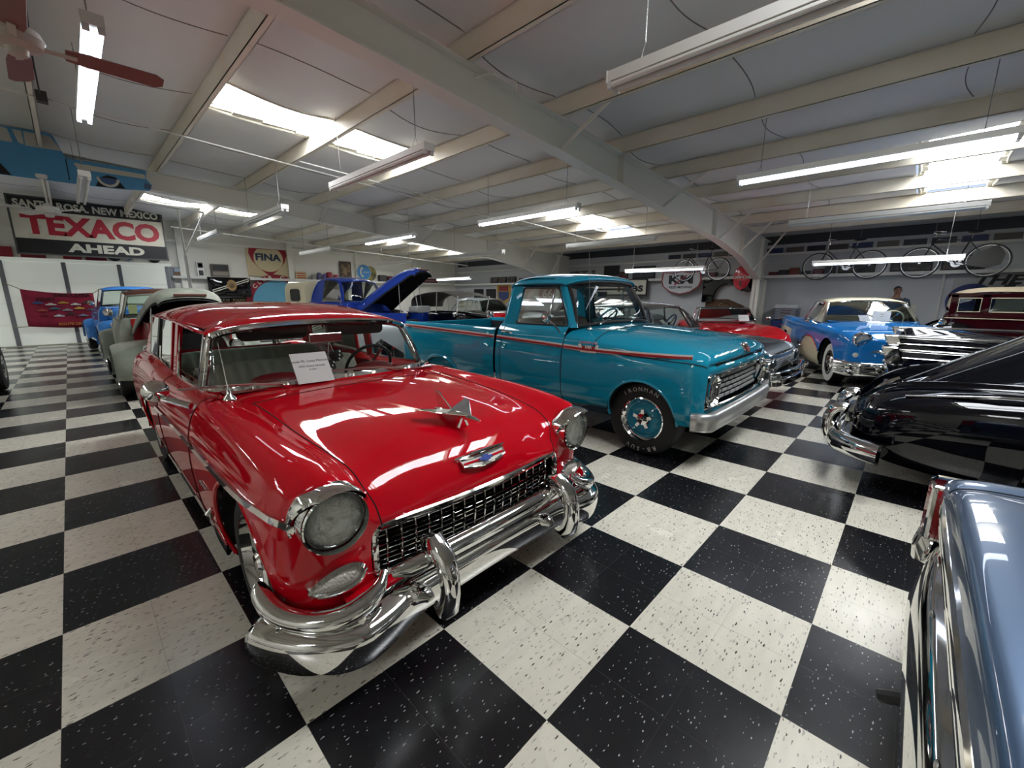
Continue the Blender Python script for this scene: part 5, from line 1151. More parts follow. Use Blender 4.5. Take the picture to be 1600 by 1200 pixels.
P = [[(-.06+.06*(y/.95)**2, y, z) for z in (.36, .42, .50, .54)] for y in [-.98+1.96*k/12 for k in range(13)]]; g = MB(); g.grid(P); g.build('rear_bumper', CHROME, Fc, solid=.05)
greenhouse(Fc, (3.3, 3.0, .80, .99, .97), (2.8, 2.68, .64, 1.36, 1.32), (1.85, 1.88, .62, 1.36, 1.32), (1.2, 1.4, .72, .97, .96), 1.42, NAVY, CHROME, SMOKE, cw=-.1)
for s_ in (1, -1): wheel(Fc, 4.25, s_*.85, .35, .2, .2, CHROME, 'cap', n=24)
# ------------------------------------------------------------------ black fastback in the second row
BLK2 = paint('black_blue_enamel', '#05060c')
Bc = thing('fastback_car', 'shiny black 1940s fastback with heavy chrome bumper, tail toward the aisle', 'car', (4.47, -.42, 0), -pi/2)
def fb(x, zt, w, zb, wf, zf, k=1.):   # roof/back profile with fender shoulder
    return [(x,0,zt), (x,.30*w,zt-.02), (x,.62*w,zt-.10*k), (x,.86*w,zt-.30*k), (x,.97*w,max(zf+.10,zt-.55*k)), (x,w,zf+.06), (x,w+.35*(wf-w),zf+.035), (x,wf-.03,zf-.03), (x,wf,zf-.18), (x,wf-.01,zf-.32), (x,wf-.06,zb+.10), (x,wf-.16,zb)]
FB = [fb(4.75,.80,.34,.36,.66,.62,.12), fb(4.55,.98,.42,.28,.84,.76,.25), fb(4.0,1.06,.50,.25,.88,.84,.45), fb(3.45,1.14,.60,.24,.88,.87,.6), fb(3.0,1.56,.74,.24,.86,.88,1.1), fb(2.2,1.60,.76,.24,.90,.88,1.1), fb(1.6,1.53,.74,.24,.905,.87,1.05), fb(1.15,1.36,.71,.24,.90,.86,.95), fb(.80,1.14,.66,.24,.885,.84,.75), fb(.52,.95,.60,.25,.86,.81,.5), fb(.30,.79,.52,.27,.81,.76,.28), fb(.17,.66,.44,.30,.74,.68,.16), fb(.10,.56,.34,.36,.62,.60,.08)]
FB = [ringcap(FB[0], .05, .02), ringcap(FB[0], .04, .8)]+FB; FB.append(ringcap(FB[-1], -.03, .8)); FB.append(ringcap(FB[-1], -.015, .02))
GFB = net(FB, 4, 7); g = MB(); g.grid(full(GFB), flip=True); g.cut(1.35, .34, .40, .30, .5); g.build('body', BLK2, Bc, smooth=180)
for s_ in (1, -1):
    fl = (lambda q: [Vector(p) for p in q]) if s_ > 0 else flipy
    wheel(Bc, 1.35, s_*.72, .35, .18, .2, CHROME, 'cap', white=(.66, .92), n=24); well(Bc, 1.35, s_*.84, s_*.4, .39, .29, .34, .28)
    # bumper guards
    g = MB(); g.tube(cspl([(.02, s_*.42, .30), (-.06, s_*.42, .33), (-.085, s_*.42, .42), (-.075, s_*.42, .52), (-.03, s_*.42, .58), (.03, s_*.42, .57)], 4), [.02]+[.05]*19+[.03], 12, sq=(1, .9)); g.build('bumper_guard', CHROME, Bc)
P = []
for k in range(33):
    t = -1+2*k/32; e = max(0, (abs(t)-.72)/.28); x = -.03+.05*t*t+.26*e**1.7; y = .93*t; o = Vector((-1+.75*e*e, (1 if t > 0 else -1)*e, 0)).normalized()
    P.append(cspl([Vector((x, y, 0))+o*a+Vector((0, 0, b)) for a, b in ((-.03, .455), (.02, .45), (.05, .41), (.055, .37), (.04, .32), (.01, .30), (-.03, .305))], 3))
g = MB(); b_ = g.grid(P, flip=True, cu=True); n_ = len(P[0]); g.f([b_+i for i in range(n_)]); g.f([b_+(len(P)-1)*n_+i for i in range(n_)][::-1]); g.build('rear_bumper', CHROME, Bc, smooth=60)
g = MB(); g.tube([(-.03, -.36, .55), (-.055, 0, .56), (-.03, .36, .55)], .028, 8); g.build('bumper_overrider_bar', CHROME, Bc)
g = MB(); g.box(-.055, -.045, -.15, .15, .36, .50); g.build('licence_plate_guard', CHROME, Bc, smooth=0, bevel=.006)
g = MB(); g.tube(cspl([(.31, 0, .82), (.22, 0, .76), (.14, 0, .66)], 4), .02, 8); g.build('trunk_handle', CHROME, Bc)
strip(Bc, 'belt_moulding', flipy([Vector((x, y+.006, z)) for x, y, z in ((.36, .72, .80), (.8, .82, .875), (1.3, .83, .905), (2.2, .83, .93))]), .018, CHROME)
# ------------------------------------------------------------------ blue car in the right foreground
SLATE = paint('slate_blue_metallic', '#4a617d', .5, .38); SATIN = mat('satin_trim_panel', '#6e6a5e', .35, .6)
Sb = thing('blue_sedan', 'slate blue sedan in the right foreground showing trunk, red tail lamp and chrome bumper', 'car', (1.05, -.93, 0), -pi/2)
def tb(x, z, hw, e=.0): return [(x,0,z+.035),(x,.35,z+.032),(x,.62,z+.022),(x,.70,z+.004),(x,.74,z-.002),(x,.80,z+.004),(x,.88,z-.010),(x,hw-.02,z-.05),(x,hw,z-.14),(x,hw-.005,z-.30),(x,hw-.03,.36),(x,hw-.12,.28)]
TB = [tb(5.0,.76,.92), tb(4.8,.86,.97), tb(3.6,.90,1.0), tb(2.4,.90,1.0), tb(1.3,.875,1.0), tb(.6,.855,1.0), tb(.2,.838,.99), tb(.07,.828,.985)]
TB.append([(.02+.0*p[1],p[1]*.995,p[2]-.016) for p in TB[-1]]); TB.append([(-.0,p[1]*.985,min(p[2]-.04, .775)) for p in TB[-2]]); TB.append([(-.005,p[1]*.985,min(p[2]-.04, .73)) for p in TB[-3]])
TB = [ringcap(TB[0], .05, .02), ringcap(TB[0], .04, .85)]+TB; GSB = net(TB, 3, 6, bu=(3, 4)); g = MB(); nS = len(GSB[0])
g.grid(full(GSB), flip=True, tagf=lambda i, j: 'lid' if abs(i-(nS-1)+.5) < 12 and 34 < j else 'body'); g.cut(1.3, .35, .40, .32, .5); nr = g.normals()
g.build('body', SLATE, Sb, tags={'body'}, nrm=nr); g.build('trunk_lid', SLATE, Sb, tags={'lid'}, nrm=nr)
seams(Sb, [[p+Vector((0, 0, .001)) for p in [r[12] for r in GSB][35:64]], [mir(p)+Vector((0, 0, .001)) for p in [r[12] for r in GSB][35:64]]], .003)
# rear fascia: stacked trim
def fas(nm, z0, z1, x, m, hw=.90, bend=.05, bev=.004, th_=.03):
    P = [(x+bend*max(0, (abs(y)-.55)/.45)**2, y) for y in [-hw+2*hw*k/20 for k in range(21)]]
    gg = MB(); gg.sweep([(a, b, (z0+z1)/2) for a, b in P], [(-th_, -(z1-z0)/2), (0, -(z1-z0)/2), (0, (z1-z0)/2), (-th_, (z1-z0)/2)]) if 0 else gg.grid([[(a+.03, b, z0), (a, b, z0), (a-.004, b, (z0+z1)/2), (a, b, z1), (a+.03, b, z1)] for a, b in P], flip=True)
    return gg.build(nm, m, Sb, smooth=50)
fas('tail_panel', .58, .76, .02, SATIN); fas('deck_edge_moulding', .735, .768, -.012, CHROME); fas('tail_strip', .690, .715, -.006, CHROME); fas('tail_strip', .655, .683, .002, STEEL); fas('lower_panel', .50, .60, .035, DARK)
for s_ in (1, -1):
    g = MB(); P = []
    for t in range(5):
        u = t/4; z = .765-.20*u; P.append([(.05, s_*.83, z), (-.015+.0*u, s_*.835, z), (-.028, s_*.90, z), (-.01, s_*.975, z), (.10, s_*.985, z)])
    g.grid(P, flip=s_ > 0); TLn = g.build('tail_lamp_lens', REDL, Sb, smooth=30, solid=.01)
    g = MB(); g.tube([(.05, s_*.83, .772), (-.02, s_*.835, .772), (-.033, s_*.90, .772), (-.014, s_*.978, .772), (.11, s_*.99, .772)], .010, 6); g.build('tail_lamp_bezel', CHROME, TLn)
    g = MB(); g.tube([(.05, s_*.83, .56), (-.02, s_*.835, .56), (-.033, s_*.90, .56), (-.014, s_*.978, .56), (.11, s_*.99, .56)], .010, 6); g.build('tail_lamp_bezel', CHROME, TLn)
    g = MB(); g.tube([(-.02, s_*.832, .772), (-.02, s_*.832, .56)], .012, 6); g.build('tail_lamp_bezel', CHROME, TLn)
    wheel(Sb, 1.3, s_*.87, .35, .2, .2, CHROME, 'cap', n=24); well(Sb, 1.3, s_*.98, s_*.5, .39, .31, .35, .3)
P = []
for k in range(41):
    t = -1+2*k/40; e = max(0, (abs(t)-.93)/.07); b = max(0, (abs(t)-.35)/.65); y = 1.0*t; x = .008+.06*b*b+.12*e
    P.append([(x+.10, y, .548), (x+.05, y, .556), (x+.035, y, .560), (x+.02, y, .548), (x-.005, y, .545), (x-.02, y, .535), (x-.062, y, .43), (x-.058, y, .40), (x-.02, y, .385), (x+.04, y, .375)])
g = MB(); g.grid(P, flip=False); RB = g.build('rear_bumper', CHROME, Sb, smooth=35)
for s_ in (1, -1):
    g = MB(); g.prism([(.10, .56), (.10, .375), (.165, .375), (.15, .56)], (0, s_*1.0, 0), (1, 0, 0), (0, 0, 1), (0, -s_*.012, 0)); g.build('bumper_end', CHROME, RB, smooth=0)
    g = MB(); g.prism([(.02, .575), (-.035, .555), (-.05, .48), (-.045, .42), (.0, .40)], (0, s_*.93-.035, 0), (1, 0, 0), (0, 0, 1), (0, .07, 0)); g.build('bumper_guard', CHROME, RB, smooth=0, bevel=.012)
    g = MB(); g.ell((-.005, s_*.30, .54), (.006, .02, .012), 10, 6); g.build('bumper_bolt', STEEL, RB)
g = MB(); g.tube([(.06, .15, .36), (-.07, .15, .30), (-.09, .15, .29)], [.02, .02, .018], 8); g.build('tow_hook', BLACK, Sb)
greenhouse(Sb, (3.55, 3.3, .85, .93, .91), (3.05, 2.9, .64, 1.36, 1.32), (1.85, 1.88, .62, 1.34, 1.30), (1.25, 1.45, .74, .91, .89), 1.41, SLATE, CHROME, SMOKE, cw=-.16)
# ------------------------------------------------------------------ patina green truck with raised hood
PAT = mixcol(mat('patina_green', '#7c8475', .6), '#a9ab9c', 2.2, .42, .62); RUST = mixcol(mat('rusty_brown', '#5c3327', .7), '#7a5040', 3, .4, .7)
def oldtruck(name, label, o, rz, pm, roofm, cabz=1.62, hw=.72, hoodup=False, under=None, wb=2.95, fo=.94, glass=CLEAR, bed=True, hz=1.12, nose=.62, hoodtip=None, wheelm=None):
    t = thing(name, label, 'pickup truck', (o[0], o[1], 0), rz)
    # cab shell: body below belt
    cb = hz+.06
    S = [[(x,0,cb-.0),(x,hw*.8,cb),(x,hw*.97,cb-.02),(x,hw+.03,cb-.12),(x,hw+.06,.85),(x,hw+.04,.55),(x,hw-.06,.42),(x,hw*.5,.40)] for x in (-1.02,-1.3,-1.9,-2.28)]
    S = [ringcap(S[0], .02, .02), ringcap(S[0], .01, .97)]+S+[ringcap(S[-1], -.03, .95), ringcap(S[-1], -.04, .02)]
    G = net(S, 3, 4); g = MB(); g.grid(full(G), flip=True, tagf=lambda i, j: 'door' if 9 <= j < 17 and abs(i-(len(G[0])-1)+.5) > 6 else ('cabin' if 8 <= j < 20 and abs(i-(len(G[0])-1)+.5) < 4 else 'body')); nr = g.normals()
    g.build('cab_body', pm, t, tags={'body'}, nrm=nr); g.build('interior_deck', INTER, t, tags={'cabin'}, nrm=nr); g.build('door', pm, t, tags={'door'}, nrm=nr)
    k = cabz-1.66
    greenhouse(t, (-1.05, -1.16, hw*.96, cb+.0, cb-.01), (-1.22, -1.34, hw*.80, cabz-.10, cabz-.14), (-2.10, -2.04, hw*.78, cabz-.10, cabz-.14), (-2.26, -2.20, hw*.92, cb+.04, cb), cabz, roofm, BLACK if not hoodup else pm, glass, cw=.26, frame=.016)
    # hood and grille shell
    H = [[(-1.02,0,cb-.02),(-1.02,.34,cb-.03),(-1.02,.56,cb-.10),(-1.02,.62,cb-.30)], [(-.3,0,cb-.05),(-.3,.32,cb-.07),(-.3,.50,cb-.16),(-.3,.54,cb-.34)], [(.3,0,cb-.12),(.3,.28,cb-.15),(.3,.42,cb-.25),(.3,.45,cb-.40)], [(nose-.08,0,cb-.28),(nose-.1,.22,cb-.30),(nose-.13,.36,cb-.36),(nose-.15,.40,cb-.44)], [(nose,0,cb-.44),(nose-.02,.22,cb-.45),(nose-.06,.34,cb-.47),(nose-.1,.39,cb-.50)]]
    GH = full(net(H, 4, 5)); 
    if hoodup:
        X = Matrix.Translation((-1.0, 0, cb)) @ Matrix.Rotation(-radians(hoodup), 4, 'Y') @ Matrix.Translation((1.0, 0, -cb))
        hd = MB(); hd.grid([[X @ p for p in r] for r in GH]); HO = hd.build('hood', pm, t, smooth=180)
        hd = MB(); hd.grid([[X @ (p+Vector((-.01, 0, -.035))) for p in r] for r in GH], flip=True); hd.build('hood_underside', DARK if under is None else under, HO, smooth=180)
        g = MB(); g.tube([X @ Vector((nose-.0, y, cb-.40)) for y in (-.2, 0, .2)], .02, 6); g.build('hood_nameplate', RUST, HO)
        for s_ in (1, -1): g = MB(); g.tube([X @ Vector((.2, s_*.44, cb-.40)), (.25, s_*.5, .95)], .008, 6); g.build('hood_prop', STEEL, t)
    else:
        g = MB(); g.grid(GH); g.build('hood', pm, t, smooth=180)
    g = MB(); P = [[(nose-.12-.0*y, y, z) for y in (-.45, -.2, 0, .2, .45)] for z in (.45, .6, cb-.5)]; g.grid(P); g.build('grille_panel', pm, t)
    for q in range(5): z = .50+.04*q; g = MB(); g.tube([(nose-.13, -.52, z), (nose-.08, 0, z), (nose-.13, .52, z)], .012, 6); g.build('grille_bar', pm if hoodup else CREAM, t)
    fender(t, pm, 0, .38, .62, .46 if hoodup else .56, .42, .37 if hoodup else .40, .42, fo, 'front_fender', a0=-.15, a1=pi+.15)
    for s_ in (1, -1):
        g = MB(); g.box(-1.0, .40, s_*.50-.01, s_*.50+.01, .5, 1.10 if hoodup else .93); g.build('inner_fender', (under if under else pm), t, smooth=0)
        headlamp(t, (.56 if hoodup else .50, s_*(.54 if hoodup else .66), .72 if hoodup else .80), .085, (1, 0, 0), 1.2, .12)
        g = MB(); g.box(-2.3, -.55, s_*.80-.12, s_*.80+.12, .36, .40); g.build('running_board', pm, t, smooth=0)
        g = MB(); g.lathe([(.001, .03), (.06, .015), (.065, 0), (.05, -.02), (.001, -.035)], (-1.15, s_*(hw+.13), cb+.10), (1, 0, 0), 14); Mi = g.build('door_mirror', CHROME, t)
        g = MB(); g.tube([(-1.15, s_*(hw+.11), cb+.08), (-1.22, s_*(hw+.0), cb-.1)], .008, 6); g.build('mirror_arm', CHROME, Mi)
    wheels4(t, (0, -wb), fo-.03, .36, .19, .21, wheelm or pm, 'steel')
    g = MB(); g.box(-wb-.9, .45, -.40, .40, .36, .46); g.build('chassis_frame', DARK, t, smooth=0)
    g = MB(); g.box(-.9, .3, -.25, .25, .46, .92); g.build('engine_block', DARK, t, smooth=0, bevel=.03)
    if bed:
        fender(t, pm, -wb, .38, .56, .50, .40, .38, .62, fo, 'rear_fender', a0=-.1, a1=pi+.1)
        for s_ in (1, -1): g = MB(); g.box(-wb-1.0, -2.36, s_*.66-.02, s_*.66+.02, .60, 1.02); g.build('bed_side', pm, t, smooth=0, bevel=.01)
        g = MB(); g.box(-wb-1.0, -2.36, -.66, .66, .58, .62); g.build('bed_floor', pm, t, smooth=0); g = MB(); g.box(-wb-1.02, -wb-.98, -.66, .66, .58, 1.02); g.build('tailgate', pm, t, smooth=0)
        g = MB(); g.box(-2.38, -2.34, -.66, .66, .58, 1.05); g.build('bed_headboard', pm, t, smooth=0)
    return t
Gt = oldtruck('patina_truck', 'faded green patina pickup with raised hood and red engine bay behind the red wagon', (.90, 7.75), -pi/2, PAT, RUST, 1.63, .72, hoodup=27, under=mat('red_engine_bay', '#a5121c', .35, 0, .8), hz=1.07, fo=.96)
g = MB(); g.box(-1.0, -.985, -.60, .60, .5, 1.12); g.build('firewall', bpy.data.materials['red_engine_bay'], Gt, smooth=0)
g = MB(); g.box(-1.06, -1.055, -.60, -.49, 1.20, 1.35); g.build('windshield_sticker', m_('inspection_sticker', '#8d9a6a', .6), Gt, smooth=0)
UND = [o for o in bpy.data.objects if o.name.startswith('hood_underside')]
for o in UND: o.data.materials.clear(); o.data.materials.append(DARK)
# ------------------------------------------------------------------ sky blue pickup at the back left
SKYB = paint('sky_blue_truck_enamel', '#3a7fc8')
oldtruck('blue_pickup', 'sky blue 1950s pickup with split windshield parked near the roll-up door', (.95, 13.35), -pi/2+.06, SKYB, SKYB, 1.75, .74, hz=1.16, fo=.97)
# ------------------------------------------------------------------ royal blue truck with hood raised and cream box
ROY = paint('royal_blue_enamel', '#123a9e', 0.2, .4)
rt = oldtruck('box_truck', 'royal blue truck with raised hood and cream box body by the painted wall signs', (5.45, 8.62), radians(-66), ROY, ROY, 1.98, .82, hoodup=38, hz=1.30, nose=.75, fo=1.0, bed=False, wb=3.1, wheelm=CHROME)
rt['category'] = 'truck'
CR = MT['two_tone']
g = MB(); Q = rrect(1.56, 1.30, .25, 5); P = [[(x, y, 1.22+z) for y, z in Q] for x in (-2.36, -2.40, -2.95, -3.02)]; g.grid(P, cu=True, flip=True); g.build('cream_box_body', CR, rt, smooth=50)
g = MB(); g.f([g.v((-2.36, y, 1.22+z)) for y, z in Q]); g.build('box_front_panel', CR, rt, smooth=0)
for s_ in (1, -1):
    g = MB(); g.prism(rrect(.32, .30, .06), (-2.68, s_*.785, 1.52), (1, 0, 0), (0, 0, 1), (0, s_*.006, 0)); g.build('box_window', m_('dark_window', '#15171a', .1), rt, smooth=0)
g = MB(); g.lathe([(.22, 0), (.24, .05), (.20, .10), (.08, .11), (.08, .06)], (-.2, .1, 1.02), (.25, 0, 1), 20); g.build('air_cleaner', m_('black_plastic', '#141415', .4), rt)
g = MB(); g.prism(rrect(.62, .16, .06), (.35, 0, 1.18), (0, 1, 0), (0, 0, 1), (.25, 0, 0)); g.build('radiator_shroud', m_('silver_casting', '#9a9c9c', .4, .5), rt, bevel=.015)
# ------------------------------------------------------------------ black vintage touring car with grey canvas top
CANV = mat('grey_canvas_top', '#57544e', .85)
Tt = thing('touring_car', 'black brass-era touring car with sagging grey canvas top behind the pickup bed', 'car', (7.55, 7.45, 0), radians(-84))
S = [[(x, 0, z), (x, w*.9, z), (x, w, z-.05), (x, w, .7), (x, w-.08, .55)] for x, w, z in ((.05, .36, .98), (-.7, .42, 1.05), (-.95, .58, 1.08), (-2.3, .60, 1.05), (-2.5, .55, 1.0))]
g = MB(); g.grid(full(net(S, 3, 3)), flip=True); g.build('body', BLKP, Tt)
RSt = [[(-.75, y, 1.52-.10*abs(y)) for y in (-.66, -.33, 0, .33, .66)], [(-1.3, y, 1.64-.06*abs(y)) for y in (-.68, -.34, 0, .34, .68)], [(-2.0, y, 1.63-.06*abs(y)) for y in (-.68, -.34, 0, .34, .68)], [(-2.65, y, 1.48-.08*abs(y)) for y in (-.66, -.33, 0, .33, .66)], [(-2.75, y, 1.18) for y in (-.62, -.33, 0, .33, .62)]]
g = MB(); g.grid(net(RSt, 3, 4)); g.build('canvas_top', CANV, Tt, smooth=180, solid=.015)
for s_ in (1, -1):
    for x0, x1 in ((-.88, -.78), (-1.7, -1.6), (-2.45, -2.5)): g = MB(); g.tube([(x0, s_*.60, 1.0), (x1, s_*.64, 1.50 if x0 > -1 else 1.60 if x0 > -2 else 1.5)], .014, 6); g.build('top_bow', WHITEP, Tt)
    g = MB(); g.lathe([(.001, .02), (.11, .0), (.12, -.03), (.08, -.10), (.03, -.14), (.001, -.15)], (.18, s_*.42, 1.0), (1, 0, 0), 18); g.build('headlamp', CHROME, Tt)
    g = MB(); g.ell((-.85, s_*.72, 1.02), (.05, .05, .07), 12, 8); g.build('side_lamp', CHROME, Tt)
    fender(Tt, BLKP, 0, .40, .50, .52, .42, .44, .40, .78, 'front_fender') if s_ > 0 else None
    fender(Tt, BLKP, -2.5, .40, .50, .52, .42, .44, .40, .78, 'rear_fender') if s_ > 0 else None
    g = MB(); g.f([g.v(p) for p in ((-.80, -.58, 1.06), (-.80, .58, 1.06), (-.84, .58, 1.46), (-.84, -.58, 1.46))]) if s_ > 0 else None
    if s_ > 0: g.build('windshield', CLEAR, Tt, smooth=0)
wheels4(Tt, (0, -2.5), .76, .38, .10, .30, BLKP, 'steel')
g = MB(); g.prism(rrect(.56, .58, .06), (.08, 0, .80), (0, 1, 0), (0, 0, 1), (.06, 0, 0)); g.build('radiator', CHROME, Tt, bevel=.01)
# ------------------------------------------------------------------ white hardtop with blue stripe, and grey coupe behind the cab
WHT = paint('white_enamel', '#cfd3d6'); GRY = paint('grey_metallic', '#3b4044', .5, .4)
def sedan60(name, label, o, rz, pm, roofm, glass=SMOKE):
    c = thing(name, label, 'car', (o[0], o[1], 0), rz)
    gbody(c, [(.80,.86,.80,.84,.72,.42), (.6,.94,.88,.90,.80,.3), (0,.97,.95,.94,.82,.25), (-.9,.97,.98,.95,.82,.22), (-2.6,.97,.95,.95,.82,.22), (-3.6,.95,.94,.97,.82,.25), (-4.2,.90,.90,.93,.80,.34)], pm, [(0, .36, .41, .36), (-2.95, .36, .41, .34)], cabin=(-2.9, -1.1, .78, .85), doors=[(-2.2, -1.1)])
    greenhouse(c, (-.85, -1.15, .78, .99, .96), (-1.30, -1.42, .62, 1.38, 1.33), (-2.45, -2.40, .60, 1.38, 1.33), (-3.0, -2.75, .70, .98, .96), 1.45, roofm, CHROME, glass, posts=((-1.6, .025),), cw=.1)
    wheels4(c, (0, -2.95), .90, .345, .2, .2, CHROME, 'cap')
    for s_ in (1, -1):
        for y in (.74, .56): headlamp(c, (.84, s_*y, .70), .075, (1, 0, 0), 1.25, .06)
    g = MB(); g.grid([[Vector((.95-.1*(y/.95)**2, y, z)) for z in (.42, .5, .54)] for y in [-.95+1.9*k/12 for k in range(13)]]); g.build('front_bumper', CHROME, c, solid=.04)
    for k in range(5): g = MB(); g.box(.80, .84, -.45, .45, .58+.04*k, .595+.04*k); g.build('grille_bar', STEEL, c, smooth=0)
    steering(c, (-1.4, .4, 1.0), .2, radians(25), BLACK, BLACK)
    return c
w1 = sedan60('white_hardtop', 'white hardtop with blue flank stripe and chrome window frames behind the pickup bed', (10.3, 9.0), radians(-84), WHT, WHT)
for s_ in (1, -1): strip(w1, 'blue_stripe', [(x, s_*.965, .84) for x in (.4, 0, -.9, -2.6, -3.6)], .05, m_('blue_stripe', '#1d3c9a', .3))
sedan60('grey_coupe', 'dark grey coupe seen through the cab windows of the teal pickup', (12.75, 6.2), radians(-90), GRY, GRY)
# silver-white panel front between the wagon and the pickup
Wv = thing('white_van', 'silver-white van with black vertical vents seen through the wagon window', 'van', (3.32, 6.6, 0), -pi/2)
gbody(Wv, [(.55,.76,1.0,.94,.60,.32), (.40,.80,1.06,.99,.64,.28), (-.3,.82,1.10,1.03,.66,.26), (-1.0,.82,1.12,1.05,.66,.26), (-1.55,.80,1.10,1.03,.66,.28)], WHT, [(-.2, .34, .40, .36), (-1.2, .34, .40, .36)], nose=.08)
wheels4(Wv, (-.2, -1.2), .78, .33, .18, .2, CHROME, 'cap')
g = MB(); g.prism(rrect(.30, .20, .05), (.60, .20, .84), (0, 1, 0), (0, 0, 1), (.02, 0, 0)); g.build('front_badge_panel', m_('grey_badge', '#6c7376', .4), Wv, bevel=.006)
for y in (.44, .52, .62): g = MB(); g.prism(rrect(.03, .46, .012), (.60, y, .72), (0, 1, 0), (0, 0, 1), (.015, 0, 0)); g.build('vent_slot', DARK, Wv)
g = MB(); g.lathe([(.04, 0), (.035, .015), (.001, .02)], (.60, .26, .60), (1, 0, 0), 14); g.build('red_lamp', REDL, Wv)
# dark car at the left edge of the aisle
PUR_ = paint('dark_plum_enamel', '#231420')
Ec = thing('plum_car', 'dark plum car with a wide tire cut off by the left edge', 'car', (-2.22, 9.75, 0), pi/2)
gbody(Ec, [(.80,.80,.84,.84,.70,.42), (.5,.93,.92,.90,.78,.3), (0,.96,.97,.94,.80,.28), (-.9,.96,1.0,.95,.80,.25), (-2.6,.96,.98,.95,.80,.25), (-3.6,.92,.92,.92,.78,.3)], PUR_, [(0, .37, .44, .40), (-2.8, .37, .44, .40)], cabin=(-2.9, -1.1, .78, .85))
greenhouse(Ec, (-.85, -1.15, .78, 1.0, .97), (-1.30, -1.42, .62, 1.42, 1.38), (-2.3, -2.25, .60, 1.42, 1.38), (-2.9, -2.65, .70, .99, .97), 1.5, PUR_, CHROME, SMOKE, cw=.1)
wheels4(Ec, (0, -2.8), .97, .36, .24, .2, CHROME, 'cap')
for s_ in (1, -1): headlamp(Ec, (.83, s_*.66, .74), .08, (1, 0, 0), 1.25, .06)
# ------------------------------------------------------------------ back wall: roll-up door, shelf, signs
WY = YF-.002; WX = XR-.002
DOORM = mat('glowing_door_panel', '#d6dbd2', .55, emit=.30); STILE = mat('door_stile_grey', '#83868a', .5, .3); SHELFM = mat('shelf_paint', '#d0d0ca', .5)  # door panels emit a little: glow added to brighten them
def bk(x0, x1, z0, z1, t, name, m, parent=None, y=None, **k):   # slab on the back wall
    g = MB(); yy = WY if y is None else y; g.box(x0, x1, yy-t, yy, z0, z1); return g.build(name, m, parent, smooth=0, **k)
def rt_(y0, y1, z0, z1, t, name, m, parent=None, x=None, **k):  # slab on the right wall
    g = MB(); xx = WX if x is None else x; g.box(xx-t, xx, y0, y1, z0, z1); return g.build(name, m, parent, smooth=0, **k)
XB = lambda x, y, z: Matrix(((1, 0, 0, x), (0, 0, -1, y), (0, 1, 0, z), (0, 0, 0, 1)))       # text facing -Y
XR_ = lambda x, y, z: Matrix(((0, 0, -1, x), (-1, 0, 0, y), (0, 1, 0, z), (0, 0, 0, 1)))     # text facing -X
d = bpy.data.objects.new('door_1', None); COL.objects.link(d); struct(d)
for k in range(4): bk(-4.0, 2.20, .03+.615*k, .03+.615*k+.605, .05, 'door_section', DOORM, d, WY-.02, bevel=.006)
for x in (-2.75, -1.58, -.33, .92, 2.14): bk(x-.05, x+.05, .03, 2.49, .07, 'door_stile', STILE, d, WY-.03)
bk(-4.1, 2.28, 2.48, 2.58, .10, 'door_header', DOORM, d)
struct(bk(2.2, 2.3, 0, 2.5, .10, 'trim_20', STILE)); struct(bk(-9, 14.9, 3.32, 3.42, .06, 'trim_21', BEAMM)); 
for k, x in enumerate((2.6, 6.2, 9.1, 12.2)): struct(bk(x-.1, x+.1, 0, 4.0, .14, 'trim_%d' % (22+k), BEAMM))
sh = bk(2.25, 14.85, 2.10, 2.18, .30, 'wall_shelf', SHELFM); tag(sh, 'long white shelf on the back wall above the signs', 'shelf')
sh2 = rt_(-7, 18.0, 2.06, 2.14, .30, 'wall_shelf', SHELFM); tag(sh2, 'long white shelf along the right wall under the bicycles', 'shelf')
struct(rt_(-7, 18, 2.74, 2.80, .10, 'trim_30', SHELFM)); struct(rt_(-7, 18, 3.05, 3.3, .06, 'trim_31', m_('dark_gap', '#3a3c3f', .8)))
# red banner hung on the door
BAN = mixcol(mat('banner_red', '#8f1633', .8), '#7c1030', 6, .4, .7)
bn = thing('banner', 'crimson cloth banner with rows of painted cars hung across the roll-up door', 'banner', (0, 0, 0))
P = []
for k in range(13):
    t = k/12; x = -1.31+1.5*t; top = 1.68-.10*t-.06*sin(pi*t); bot = .60-.08*t-.03*sin(pi*t)
    P.append([(x+(.0 if q else 0)-.0*q, 18.08-.03*sin(k*1.3)-.0*q, top+(bot-top)*q/6) for q in range(7)])
g = MB(); g.grid(P); g.build('cloth', BAN, bn, smooth=180, solid=.006)
for tx, sz, px, pz, col in (('SANTA ROSA', .13, -.28, 1.50, '#2a0d18'), ('STREET', .12, -.85, 1.38, '#2a0d18'), ('ROUTE CRUISE', .10, -.35, .64, '#c0782c')):
    g = MB(); g.text(tx, sz, XB(px, 18.035, pz), .002, bold=.004); g.build('banner_lettering', m_('ink'+col, col, .8), bn, smooth=0)
cc = ['#2f4a7c', '#b9b4ac', '#b98a3a', '#c7c7c3', '#3a3f3c', '#a34c3c', '#3d6a78', '#8c8f94', '#caa94a', '#555a66', '#7d2032', '#b8bcc2', '#2d2d30', '#6d7f95']
for k in range(14):
    x = -1.02+.26*(k % 5)+.06*(k//5); z = 1.28-.17*(k//5)-.05*(k % 2)
    g = MB(); g.prism([(-.11, -.02), (.11, -.02), (.11, .012), (.05, .02), (.03, .045), (-.04, .045), (-.06, .018), (-.11, .012)], (x, 18.03, z), (1, 0, 0), (0, 0, 1), (0, -.004, 0)); g.build('painted_car', m_('bc'+cc[k], cc[k], .8), bn, smooth=0)
